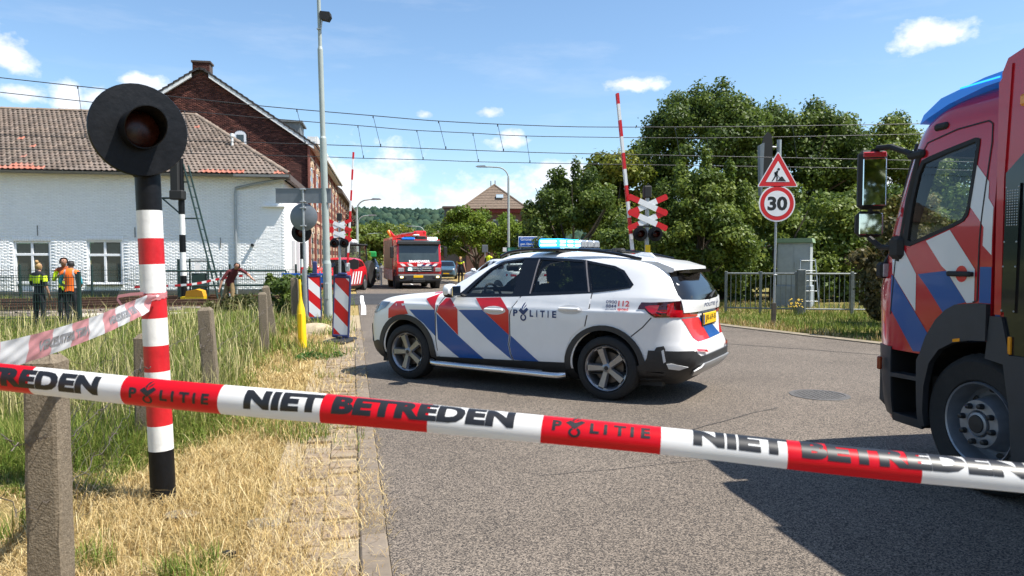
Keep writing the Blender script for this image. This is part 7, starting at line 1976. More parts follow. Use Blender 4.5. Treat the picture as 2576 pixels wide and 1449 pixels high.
def politie_tris():
    parts = []
    for ch, a in (('P', 0.0), ('L', 2.75), ('I', 3.75), ('T', 4.45), ('I', 5.65), ('E', 6.4)):
        vs, fs = text_tris(ch, 1.35, 'LEFT', .055); m0 = min(p[0] for p in vs); parts.append(([(p[0] - m0 + a, p[1]) for p in vs], fs))
    for E in emblem(1.65, .62, 1.65): parts.append(poly_tris([(p[0], p[1]) for p in E]))
    return merge_tris(parts)
EM = politie_tris(); NB = text_tris('NIET BETREDEN', 1.0, 'LEFT', .062, 1.06)
up = lambda k, s: tape_pt(k, s, .0006)
for kc in (-3, 1, 5, 9):
    tape_text('police_print', EM, kc + .09, kc + .91, -.023, .033, up, tp_, inv)
    tape_text('warning_print', NB, kc + 1.26, kc + 3.76, -.0155, .0285, up, tp_, inv)

# the second, crumpled tape knotted to the signal post, seen from behind
M_pred = plastic('tape_red_back', (0.74, 0.34, 0.36), .42, .35); M_pwhite = plastic('tape_white_back', (0.82, 0.82, 0.83), .42, .35); M_pink = pbr('tape_ink_through', (0.20, 0.20, 0.21), 0.5)
A0, A1 = Vector((-1.20, 1.13, 1.275)), Vector((-2.185, 4.37, 1.285))
def ctape(t, s, off=0.0):
    p = A0.lerp(A1, t); p.z -= .065 * 4 * t * (1 - t) * .8
    d = (A1 - A0).normalized(); n = Vector((d.y, -d.x, 0))
    tw = .25 * math.sin(t * 5) + .5 * float(sstep(.86, 1.0, t)); sq = 1 - .72 * float(sstep(.90, 1.0, t))
    cr = .0016 * math.sin(t * 61 + s * 90) * math.sin(t * 37) + .001 * math.sin(t * 113 - s * 160) + .012 * float(sstep(.6, 1, t)) * math.sin(s * 60 + t * 20)
    fold = .006 * math.cos(s / .022 + t * 3)
    return p + Vector((0, 0, 1)) * (s * sq * math.cos(tw)) + n * (s * math.sin(tw) + cr + fold * .5 + off)
ct = thing('police_tape', 'crumpled pinkish police tape seen from behind, knotted to the banded post', 'barrier tape', tuple(A1))
inv2 = Matrix.Translation(-A1)
Lt = (A1 - A0).length; nseg = int(Lt / L_)
for k0 in range(nseg + 1):
    t0, t1 = k0 * L_ / Lt, min(1, (k0 + 1) * L_ / Lt); mb = MB(); mb.M = inv2; nu, nv_ = 16, 14
    vs = [ctape(t0 + (t1 - t0) * i / nu, -.046 + .092 * j / nv_) for i in range(nu + 1) for j in range(nv_ + 1)]
    mb.add(vs, [(i * (nv_ + 1) + j, (i + 1) * (nv_ + 1) + j, (i + 1) * (nv_ + 1) + j + 1, i * (nv_ + 1) + j + 1) for i in range(nu) for j in range(nv_)])
    mb.build('pink_section' if k0 % 2 else 'pale_section', M_pred if k0 % 2 else M_pwhite, ct, ang=80)
mapc = lambda k, s: ctape(min(1, max(0, k * L_ / Lt)), s, .0012)
old = M_tblack; M_tblack = M_pink
for kc in (1.2, 5.2, 9.2):
    # seen from behind: the lettering runs the other way
    tape_text('warning_print', ([(-p[0], p[1]) for p in NB[0]], NB[1]), kc + .25, kc + 2.75, -.020, .016, mapc, ct, inv2, True)
M_tblack = old
mb = MB(); mb.M = inv2
base = Vector((-2.211 + LEANX * 1.30, 4.45, 1.285))
n = 40; vs = []
for k in range(n):
    a = 2 * math.pi * k / n
    for s in (-.018, .020):
        r = .0765 + .003 * math.sin(k * 2.7 + s * 80); vs.append(base + Vector((r * math.cos(a), r * math.sin(a), s + .008 * math.sin(a * 2 + 1) + .004 * math.sin(k * 1.9))))
mb.add(vs, [(2 * k, 2 * ((k + 1) % n), 2 * ((k + 1) % n) + 1, 2 * k + 1) for k in range(n)]); mb.build('wrapped_turn', M_pred, ct, ang=80)
mb = MB(); mb.M = inv2
loop = [(-.02, -.085, .018), (-.09, -.095, .014), (-.165, -.10, .002), (-.175, -.10, -.012), (-.14, -.11, -.055), (-.09, -.12, -.085)]
vs = []
for i, p in enumerate(loop):
    for s in (-.009, .010): vs.append(base + Vector((p[0] + .2 * s * (1 if i > 2 else 0), p[1], p[2] + s)))
mb.add(vs, [(2 * i, 2 * i + 2, 2 * i + 3, 2 * i + 1) for i in range(len(loop) - 1)]); mb.build('loose_loop', M_pred, ct, ang=80)

# ------------------------------------------------------------------ things lying on the verge
def stone(name, label, loc, size, mat, cat='stone', seed=1):
    bm = bmesh.new(); bmesh.ops.create_icosphere(bm, subdivisions=3, radius=1); rs = np.random.default_rng(seed)
    a = rs.normal(size=(6, 3))
    for v in bm.verts:
        p = v.co.copy(); w = sum(math.sin(p.dot(Vector(q)) * 2.2) for q in a) * .05; v.co = Vector((p.x * size[0], p.y * size[1], p.z * size[2])) * (1 + w)
    me = bpy.data.meshes.new(name); bm.to_mesh(me); bm.free(); me.materials.append(mat); me.polygons.foreach_set('use_smooth', [True] * len(me.polygons))
    o = link(name, me); o.location = loc; tag(o, label, cat); return o
M_stone = pbr('grey_stone', (0.21, 0.185, 0.145), 0.9, var=0.3, vscale=20, bump=0.4)
stone('flat_stone', 'flat grey stone sunk in the straw near the signal post', (-1.42, 4.05, -.012), (.12, .08, .018), M_stone, seed=2)
stone('flat_stone', 'small flat stone right at the foot of the banded post', (-1.98, 4.2, -.012), (.10, .07, .015), M_stone, seed=3)
stone('litter', 'small black crumpled scrap lying on the straw', (-1.46, 3.60, .005), (.04, .022, .012), M_blackmat, 'litter', 4)
stone('litter', 'small white paper scrap at the bottom of the straw verge', (-1.95, 3.2, .01), (.035, .018, .008), M_white, 'litter', 5)
stone('boulder', 'pale sandy mound behind the nearer striped board', (-3.95, 14.4, -.02), (.42, .35, .24), pbr('sandy_stone', (0.42, 0.34, 0.22), 0.95, var=0.25, vscale=12, bump=0.6), seed=6)
stone('brick_piece', 'broken pinkish brick at the upright post foot', (-4.32, 11.35, .0), (.10, .05, .05), pbr('old_brick_piece', (0.33, 0.22, 0.17), 0.9, var=0.2), 'brick', 7)

# ------------------------------------------------------------------ grass
def blades(name, x, y, z, h, w, lean, az, cols, mat, curl=.5):
    n = len(x)
    dx, dy = np.cos(az), np.sin(az)
    px_, py_ = -dy, dx
    B = np.stack([x, y, z], 1)
    c1, s1 = np.cos(lean * .6), np.sin(lean * .6); c2, s2 = np.cos(lean * (1 + curl)), np.sin(lean * (1 + curl))
    D = np.stack([dx, dy, np.zeros(n)], 1); U = np.array([0, 0, 1.0]); S = np.stack([px_, py_, np.zeros(n)], 1)
    Mid = B + D * (h * .55 * s1)[:, None] + U * (h * .55 * c1)[:, None]
    Tip = Mid + D * (h * .45 * s2)[:, None] + U * (h * .45 * c2)[:, None]
    wv = S * (w / 2)[:, None]
    V = np.stack([B - wv, B + wv, Mid - wv * .8, Mid + wv * .8, Tip], 1)
    return link(name, quads_raw(name, V, [[0, 1, 3, 2]], [[2, 3, 4]], cols, mat), kind='stuff')
def pick_cols(pal, n, jit=.18):
    pal = np.array(pal); t = rng.random(n) * (len(pal) - 1); i = t.astype(int); f = (t - i)[:, None]
    return (pal[i] * (1 - f) + pal[np.minimum(i + 1, len(pal) - 1)] * f) * rng.uniform(1 - jit, 1 + jit, (n, 1))
def fence_x(y): return -2.0 - .238 * (y - 3)
STRAW = [(0.25, 0.155, 0.055), (0.42, 0.285, 0.105), (0.56, 0.415, 0.18), (0.70, 0.57, 0.32)]
GREEN = [(0.070, 0.120, 0.014), (0.115, 0.180, 0.022), (0.17, 0.235, 0.035), (0.26, 0.30, 0.07)]
OLIVE = [(0.10, 0.13, 0.022), (0.17, 0.185, 0.036), (0.26, 0.25, 0.065), (0.38, 0.33, 0.12)]
def noise2(x, y, s, seed=0):
    r = np.random.default_rng(seed); v = np.zeros_like(x)
    for k in range(5):
        a, b, c = r.normal(size=3); f = s * (1.7 ** k); v += np.sin(x * a * f + y * b * f + c * 6) / (1.4 ** k)
    return v / 2.2
def sample_y(n, a, b): u = rng.random(n); return 1 / (1 / a - u * (1 / a - 1 / b))
# dry straw lying on the near verge
n = 85000; y = sample_y(n, 2.6, 15.0); le = left_edge(y)
x = le + .03 - rng.random(n) ** .9 * (le + .05 - np.maximum(-.76 * y - .2, fence_x(y) - 1.3))
d = le - x
keep = rng.random(n) < np.where(d < .42, .62 + .4 * np.clip(noise2(x, y, 2.2, 3), 0, 1), 1.0) * np.where((x < fence_x(y) - .1) & (y > 4.9), .25, 1.0) * np.clip(.62 + 1.1 * noise2(x, y, 1.9, 21), .10, 1)
x, y = x[keep], y[keep]; n = len(x)
blades('dry_straw', x, y, gz(x, y) + rng.uniform(0, .035, n), rng.uniform(.03, .13, n), rng.uniform(.0014, .0034, n) * np.clip(y / 4, 1, 3), rng.uniform(1.15, 1.66, n), rng.uniform(0, 6.28, n), pick_cols(STRAW, n), M_straw, .12)
# long loose straws lying across everything
n = 2600; y = sample_y(n, 2.6, 12.0); le = left_edge(y); x = le - .12 - rng.random(n) * (le - .12 - np.maximum(-.76 * y - .2, fence_x(y) - .6))
blades('loose_straw', x, y, gz(x, y) + rng.uniform(.005, .03, n), rng.uniform(.12, .28, n), rng.uniform(.0018, .0036, n) * np.clip(y / 4, 1, 3), rng.uniform(1.45, 1.62, n), rng.uniform(0, 6.28, n), pick_cols(STRAW[1:], n), M_straw, .06)
# short stubble and green tufts between the straw
n = 60000; y = sample_y(n, 2.8, 34.0); le = left_edge(y); x = le - .1 - rng.random(n) * (le - .1 - (fence_x(y) - .6))
g = noise2(x, y, 1.3, 5) + .55 * noise2(x, y, 4.0, 6); d = le - x
far = sstep(8, 16, y)
green = g > (.35 + .45 * (1 - sstep(3.6, 5.0, y)) - .35 * far - .5 * sstep(.9, 2.2, d) * sstep(4.5, 7, y))
keep = np.where(d < .4, rng.random(n) < .15, True) & (green | (rng.random(n) < .35)); x, y, green, far = x[keep], y[keep], green[keep], far[keep]; n = len(x)
hc_ = np.where((green & (rng.random(n) < .75))[:, None], pick_cols(GREEN, n), pick_cols(STRAW, n) * .9)
blades('verge_grass', x, y, gz(x, y), rng.uniform(.03, .11, n) * (1 + .8 * green) * (1 + .6 * far), rng.uniform(.003, .006, n) * np.clip(y / 5, 1, 4), rng.uniform(.1, .9, n), rng.uniform(0, 6.28, n), hc_, M_grass)
# tall grass beyond the fence line
n = 105000; y = sample_y(n, 4.5, 20.5); xr = fence_x(y) + .45 * sstep(4.8, 6.0, y) - .25; xl = np.maximum(-.76 * y - .3, -17)
x = xr - rng.random(n) ** 1.05 * (xr - xl)
cl = noise2(x, y, .9, 8) + .6 * noise2(x, y, 2.6, 9)
edge = sstep(4.5, 5.6, y + .35 * cl) * sstep(-.05, .5, xr - x + .2 * cl)
keep = rng.random(n) < .25 + .75 * edge; x, y, cl, edge = x[keep], y[keep], cl[keep], edge[keep]; n = len(x)
h = (.12 + .25 * rng.random(n) ** 1.3) * (.45 + .55 * edge) * (1 + .25 * cl) ; h = np.clip(h, .05, .68)
h *= 1 - .35 * sstep(9, 13, y) * (rng.random(n) < .7)
pal = np.where((rng.random(n) < .72 - .14 * cl)[:, None], pick_cols(GREEN, n), pick_cols(OLIVE, n))
blades('tall_grass', x, y, gz(x, y), h, rng.uniform(.003, .007, n) * np.clip(y / 6, 1, 2.6), np.clip(rng.normal(.62, .34, n), .05, 1.35), rng.normal(.4, 2.2, n), pal, M_grass, .9)
# flowering stalks with seed heads
n = 4200; y = sample_y(n, 6.0, 20.5); xr = fence_x(y) + .1; xl = np.maximum(-.76 * y - .3, -17); x = xr - rng.random(n) * (xr - xl)
blades('seed_stalks', x, y, gz(x, y), rng.uniform(.45, .85, n) * np.where(y > 14, .9, .8), rng.uniform(.004, .007, n) * np.clip(y / 7, 1, 2.4), rng.uniform(.1, .6, n), rng.normal(.3, 1.8, n), pick_cols([(0.26, 0.24, 0.09), (0.40, 0.35, 0.15), (0.46, 0.40, 0.20)], n), M_straw, 1.2)
# weeds along the white wall and by the track
n = 9000; a = rng.random(n); x = -22 + 13.5 * a; y = 27.3 + 1.95 * a + rng.normal(0, .5, n)
blades('trackside_weeds', x, y, np.full(n, -.27), rng.uniform(.1, .5, n) * (noise2(x, y, 1.5, 12) > -.2), rng.uniform(.01, .022, n), rng.uniform(.1, .7, n), rng.uniform(0, 6.28, n), pick_cols(OLIVE[:3] + GREEN[:2], n), M_grass)
# right verge
n = 45000; y = rng.uniform(7.5, 24, n); xe = np.array([right_edge(v) for v in y]) + .42; x = xe + rng.random(n) ** 1.3 * 9
cl = noise2(x, y, 1.1, 15); dry = (x - xe < .5 + .3 * cl) | ((y > 19.5) & (rng.random(n) < .5))
blades('verge_grass', x, y, gz(x, y), rng.uniform(.05, .16, n) * (1 + .5 * cl) + .12 * (rng.random(n) < .06), rng.uniform(.008, .016, n), rng.uniform(.1, .9, n), rng.uniform(0, 6.28, n), np.where((dry & (rng.random(n) < .7))[:, None], pick_cols(STRAW, n) * .85, pick_cols(OLIVE[:2] + GREEN, n)), M_grass)
# ragwort by the gate post
rw_ = thing('ragwort_plant', 'small yellow flowering plant at the thick gate post foot', 'plant', (7.55, 18.9, -.03))
mb = MB()
for k in range(9): mb.tube([(0, 0, 0), (random.uniform(-.16, .16), random.uniform(-.1, .1), random.uniform(.25, .45))], .006, 5)
mb.build('stem', pbr('weed_stem', (0.08, 0.11, 0.03), .8), rw_)
mb = MB()
for k in range(40): mb.sphere((random.uniform(-.19, .19), random.uniform(-.1, .1), random.uniform(.25, .48)), .022, 6, 4, 0, (1, 1, .5))
mb.build('flowers', M_yellow, rw_, kind='stuff')
# low leafy weeds on the verge
def weed(label, loc, r, n_, pal):
    w_ = thing('leafy_weed', label, 'plant', loc)
    leaf_cloud('leaves', [(0, 0, .03, r, r * .8, .05)] + [(random.uniform(-r, r), random.uniform(-r, r) * .7, .04, r * .4, r * .4, .06) for _ in range(5)], n_, .035, pal, w_, M_leaf, .2)
weed('bright green weed patch ahead of the car front wheel', (-2.95, 10.8, -.01), .32, 700, [(0.05, 0.12, 0.02), (0.08, 0.17, 0.03)])
# ------------------------------------------------------------------ people
M_skin = pbr('skin', (0.46, 0.24, 0.16), 0.55, var=0.08)
M_skin2 = pbr('skin_tanned', (0.34, 0.17, 0.11), 0.55, var=0.1)
M_uni = pbr('navy_uniform', (0.008, 0.009, 0.014), 0.8, var=0.2)
M_boot = pbr('black_boot', (0.008, 0.008, 0.008), 0.5)
M_hairb = pbr('brown_hair', (0.06, 0.028, 0.013), 0.6, var=0.3, vscale=60)
M_hairl = pbr('blond_hair', (0.36, 0.22, 0.09), 0.6, var=0.3, vscale=60)
M_hairk = pbr('dark_hair', (0.012, 0.009, 0.008), 0.6, var=0.3, vscale=60)
M_yel = pbr('hivis_yellow_cloth', (0.62, 0.80, 0.01), 0.7, var=0.05)
M_org = pbr('hivis_orange_cloth', (0.95, 0.16, 0.01), 0.7, var=0.05)
M_tape = pbr('reflective_tape', (0.32, 0.30, 0.30), 0.4)
M_cyan = pbr('teal_shirt', (0.02, 0.30, 0.38), 0.8)
M_khaki = pbr('khaki_trousers', (0.22, 0.15, 0.07), 0.85, var=0.2, vscale=14)
M_redsh = pbr('dark_red_shirt', (0.10, 0.012, 0.015), 0.8, var=0.3, vscale=20)
M_rust = pbr('orange_brown_jacket', (0.34, 0.07, 0.015), 0.8, var=0.3, vscale=16)
def person(label, loc, rz, J, mats, hair, hair_kind, overlays=(), H=1.75):
    """J: joint overrides; mats: torso, sleeve, forearm, leg; overlays: (name, material, test(point, region))"""
    P = {'pelvis': (0, 0, .95), 'belly': (0, -.01, 1.10), 'chest': (0, .0, 1.28), 'nb': (0, .01, 1.45), 'neck': (0, -.005, 1.525), 'chin': (0, -.035, 1.585), 'skull': (0, -.012, 1.66), 'crown': (0, 0, 1.725),
         'shL': (.175, .01, 1.42), 'shR': (-.175, .01, 1.42), 'elL': (.235, .04, 1.15), 'elR': (-.235, .04, 1.15), 'wrL': (.245, -.04, .92), 'wrR': (-.245, -.04, .92), 'haL': (.245, -.06, .86), 'haR': (-.245, -.06, .86),
         'hiL': (.085, 0, .90), 'hiR': (-.085, 0, .90), 'knL': (.10, -.02, .50), 'knR': (-.10, -.02, .50), 'anL': (.105, .02, .09), 'anR': (-.105, .02, .09), 'toL': (.12, -.13, .035), 'toR': (-.12, -.13, .035)}
    P.update(J)
    Rd = {'pelvis': (.15, .11), 'belly': (.14, .105), 'chest': (.165, .115), 'nb': (.09, .075), 'neck': (.052, .052), 'chin': (.072, .078), 'skull': (.084, .098), 'crown': (.055, .062), 'shL': (.068,) * 2, 'shR': (.068,) * 2, 'elL': (.045,) * 2, 'elR': (.045,) * 2,
          'wrL': (.029,) * 2, 'wrR': (.029,) * 2, 'haL': (.033, .02), 'haR': (.033, .02), 'hiL': (.098,) * 2, 'hiR': (.098,) * 2, 'knL': (.066,) * 2, 'knR': (.066,) * 2, 'anL': (.048,) * 2, 'anR': (.048,) * 2, 'toL': (.045, .04), 'toR': (.045, .04)}
    E = [('pelvis', 'belly', 0), ('belly', 'chest', 0), ('chest', 'nb', 0), ('nb', 'neck', 4), ('neck', 'chin', 4), ('chin', 'skull', 4), ('skull', 'crown', 4), ('nb', 'shL', 0), ('nb', 'shR', 0), ('shL', 'elL', 1), ('shR', 'elR', 1), ('elL', 'wrL', 2), ('elR', 'wrR', 2), ('wrL', 'haL', 4), ('wrR', 'haR', 4),
         ('pelvis', 'hiL', 3), ('pelvis', 'hiR', 3), ('hiL', 'knL', 3), ('hiR', 'knR', 3), ('knL', 'anL', 3), ('knR', 'anR', 3), ('anL', 'toL', 5), ('anR', 'toR', 5)]
    names = list(P); pos = [Vector(P[n]) for n in names]; rad = [Rd[n] for n in names]; edges = [(names.index(a), names.index(b)) for a, b, _ in E]; reg = [r for _, _, r in E]
    for sd in 'LR':                       # five fingers of unequal length on each hand
        h = names.index('ha' + sd); w = names.index('wr' + sd); d = (pos[h] - pos[w]).normalized(); sgn = 1 if sd == 'L' else -1
        side = d.cross(Vector((sgn, .2, .1))).normalized()
        for i, (off, ln) in enumerate(((-.024, .062), (-.008, .075), (.008, .07), (.024, .055), (-.036, .045))):
            b = pos[h] + side * off * .6 + d * (.012 if i < 4 else -.02); m_ = b + d * ln * .55 + side * off * .5; t = m_ + d * ln * .45 + Vector((0, -.012, 0))
            k = len(pos); pos += [m_, t]; rad += [(.0095,) * 2, (.008,) * 2]; names += ['f', 'f']; edges += [(h, k), (k, k + 1)]; reg += [4, 4]
    me = bpy.data.meshes.new('sk'); me.from_pydata([tuple(p) for p in pos], edges, [])
    o = bpy.data.objects.new('sk', me); COL.objects.link(o)
    md = o.modifiers.new('s', 'SKIN'); md.use_smooth_shade = True; md.branch_smoothing = .35
    sv = me.skin_vertices[0].data
    for i, r in enumerate(rad): sv[i].radius = r; sv[i].use_root = (i == 0)
    s2_ = o.modifiers.new('u', 'SUBSURF'); s2_.levels = 1; s2_.render_levels = 1
    dg = bpy.context.evaluated_depsgraph_get(); res = bpy.data.meshes.new_from_object(o.evaluated_get(dg)); bpy.data.objects.remove(o)
    Vv = np.array([v.co for v in res.vertices]); Fc = [tuple(p.vertices) for p in res.polygons]
    A = np.array([pos[a] for a, b in edges]); B = np.array([pos[b] for a, b in edges]); rr = np.array([(rad[a][0] + rad[b][0]) / 2 for a, b in edges])
    Cc = np.array([Vv[list(f)].mean(0) for f in Fc])
    AB = B - A; t = np.clip(((Cc[:, None] - A) * AB).sum(-1) / (AB * AB).sum(-1), 0, 1); D = np.linalg.norm(Cc[:, None] - (A + t[..., None] * AB), axis=-1) - rr * .6
    near = D.argmin(1); region = np.array(reg)[near]
    # a nose and brow pushed out of the face, in the head's own direction
    hd = (Vector(P['crown']) - Vector(P['chin'])).normalized(); fwd = Vector((0, -1, 0)); fwd = (fwd - hd * fwd.dot(hd)).normalized(); sk = Vector(P['skull'])
    sc_ = H / 1.75
    root = thing('person', label, 'person', loc, rz); root.scale = (sc_,) * 3
    res.materials.clear()
    for m in (mats[0], mats[1], mats[2], mats[3], mats[4], M_boot): res.materials.append(m)
    res.polygons.foreach_set('material_index', region.astype(np.int32)); res.polygons.foreach_set('use_smooth', [True] * len(Fc)); res.name = 'body'
    for v in res.vertices:
        q = v.co - sk; f = q.dot(fwd); u = q.dot(hd); l = q.dot(hd.cross(fwd))
        if abs(u) < .14 and f > .05:
            v.co += fwd * (.024 * math.exp(-((u + .015) / .02) ** 2 - (l / .014) ** 2) - .010 * math.exp(-((u - .012) / .012) ** 2) * math.exp(-((abs(l) - .033) / .016) ** 2))
    body = link('body', res, root)
    nrm = np.array([p.normal for p in res.polygons]); vn = np.array([v.normal for v in res.vertices])
    def shell(name, mat, mask, off):
        fsel = [Fc[i] for i in np.nonzero(mask)[0]]
        if not fsel: return
        used = sorted({i for f in fsel for i in f}); mp = {i: k for k, i in enumerate(used)}
        m2 = bpy.data.meshes.new(name); m2.from_pydata([tuple(Vv[i] + vn[i] * off) for i in used], [], [tuple(mp[i] for i in f) for f in fsel]); m2.materials.append(mat)
        m2.polygons.foreach_set('use_smooth', [True] * len(m2.polygons)); link(name, m2, root)
    for name, mat, test, off in overlays: shell(name, mat, np.array([test(c, r, e) for c, r, e in zip(Cc, region, near)]), off)
    q = Cc - np.array(sk); u = q @ np.array(hd); f = q @ np.array(fwd)
    headm = np.isin(near, (4, 5, 6)) & (region == 4)
    shell('hair', hair, headm & ((u > .035 + .25 * np.maximum(f, 0)) | ((f < .015) & (u > -.055))), .019 if hair_kind != 'curly' else .032)
    if hair_kind == 'bun':
        hm = MB(); c = sk + hd * .115 - fwd * .035; hm.sphere(tuple(c), .05, 10, 7); hm.build('hair_bun', hair, root)
    if hair_kind == 'tail':
        hm = MB(); b = sk - fwd * .10 + hd * .03; hm.tube([b, b - fwd * .05 - hd * .06, b - fwd * .035 - hd * .22, b - fwd * .02 - hd * .36], [.03, .04, .032, .008], 8); hm.build('ponytail', hair, root)
    eye = MB()
    for l in (-.032, .032):
        c = sk + fwd * .083 + hd * .012 + hd.cross(fwd) * l; eye.sphere(tuple(c), .010, 8, 5)
    eye.build('eyes', M_boot, root, kind='stuff')
    return root
TORSO = (0, 1, 2, 7, 8)
yoke = lambda c, r, e: r in (0, 1) and c[2] > 1.30 and (r == 0 or c[2] > 1.22)
person('policewoman with a hair bun in black and yellow uniform, back turned to us', (-12.0, 18.0, -.24), R(172), {'elR': (-.25, .05, 1.15), 'wrR': (-.27, -.02, .93), 'elL': (.24, -.02, 1.15), 'wrL': (.15, -.2, 1.08), 'haL': (.08, -.25, 1.09)},
       (M_uni, M_uni, M_skin, M_uni, M_skin), M_hairl, 'bun', [('hivis_yoke', M_yel, lambda c, r, e: (r in (0, 1)) and 1.24 < c[2] < 1.40, .012)], 1.66)
person('curly haired man facing us in orange and yellow jacket', (-11.72, 18.6, -.24), R(12), {'skull': (.01, -.05, 1.645), 'crown': (.01, -.05, 1.71), 'chin': (.01, -.07, 1.57), 'elR': (-.25, -.02, 1.14), 'wrR': (-.09, -.22, 1.25), 'haR': (-.03, -.24, 1.30), 'elL': (.25, -.02, 1.14), 'wrL': (.12, -.24, 1.16), 'haL': (.06, -.27, 1.17)},
       (M_rust, M_yel, M_yel, M_uni, M_skin2), M_hairb, 'curly', [('hivis_hem', M_yel, lambda c, r, e: r == 0 and c[2] < 1.24, .014)], 1.80)
person('man in orange vest with grey bands and teal sleeves, back turned', (-11.22, 18.05, -.24), R(190), {'elR': (-.25, .0, 1.15), 'wrR': (-.18, -.17, 1.05), 'haR': (-.13, -.22, 1.07), 'elL': (.25, .0, 1.15), 'wrL': (.18, -.18, 1.05), 'haL': (.12, -.22, 1.07), 'skull': (0, -.04, 1.65), 'crown': (0, -.035, 1.715)},
       (M_uni, M_cyan, M_skin, M_uni, M_skin2), M_hairk, 'short', [('vest', M_org, lambda c, r, e: r == 0 and c[2] > .97, .016), ('reflective_band', M_tape, lambda c, r, e: r == 0 and ((1.0 < c[2] < 1.06) or (.085 < abs(c[0]) < .125 and c[2] > 1.06)), .022), ('reflective_waistband', M_tape, lambda c, r, e: r == 0 and 1.18 < c[2] < 1.235, .021)], 1.72)
bendJ = {'belly': (.04, -.03, 1.08), 'chest': (.13, -.07, 1.24), 'nb': (.22, -.11, 1.38), 'neck': (.265, -.14, 1.43), 'chin': (.30, -.175, 1.45), 'skull': (.325, -.17, 1.515), 'crown': (.355, -.155, 1.575), 'shL': (.34, .0, 1.40), 'shR': (.05, -.16, 1.34), 'elL': (.56, -.04, 1.27), 'wrL': (.76, -.12, 1.12), 'haL': (.82, -.14, 1.08),
         'elR': (-.10, -.26, 1.10), 'wrR': (-.16, -.30, .86), 'haR': (-.17, -.31, .79), 'knL': (.14, -.10, .50), 'knR': (-.12, -.06, .50), 'anL': (.16, .0, .09), 'anR': (-.16, .02, .09)}
person('man in dark red shirt and khaki trousers bending over the railing', (-8.75, 22.0, -.24), R(-4), bendJ, (M_redsh, M_redsh, M_skin, M_khaki, M_skin2), M_hairk, 'short', [], 1.78)
person('policewoman with a blond ponytail walking by the far fire engine', (-3.12, 43.0, -.10), R(176), {'wrR': (-.30, .0, .93), 'haR': (-.31, -.01, .87), 'wrL': (.30, .02, .93), 'haL': (.31, .0, .87), 'knR': (-.09, -.10, .50), 'anR': (-.09, .04, .10)}, (M_uni, M_skin, M_skin, M_uni, M_skin), M_hairl, 'tail', [('hivis_yoke', M_yel, lambda c, r, e: r == 0 and 1.27 < c[2] < 1.43, .012)], 1.74)
person('officer in a bright yellow vest above the police car bonnet', (-1.42, 43.5, .12), R(160), {}, (M_uni, M_uni, M_skin, M_uni, M_skin2), M_hairk, 'short', [('vest', M_yel, lambda c, r, e: r == 0 and c[2] > 1.0, .016)], 1.80)
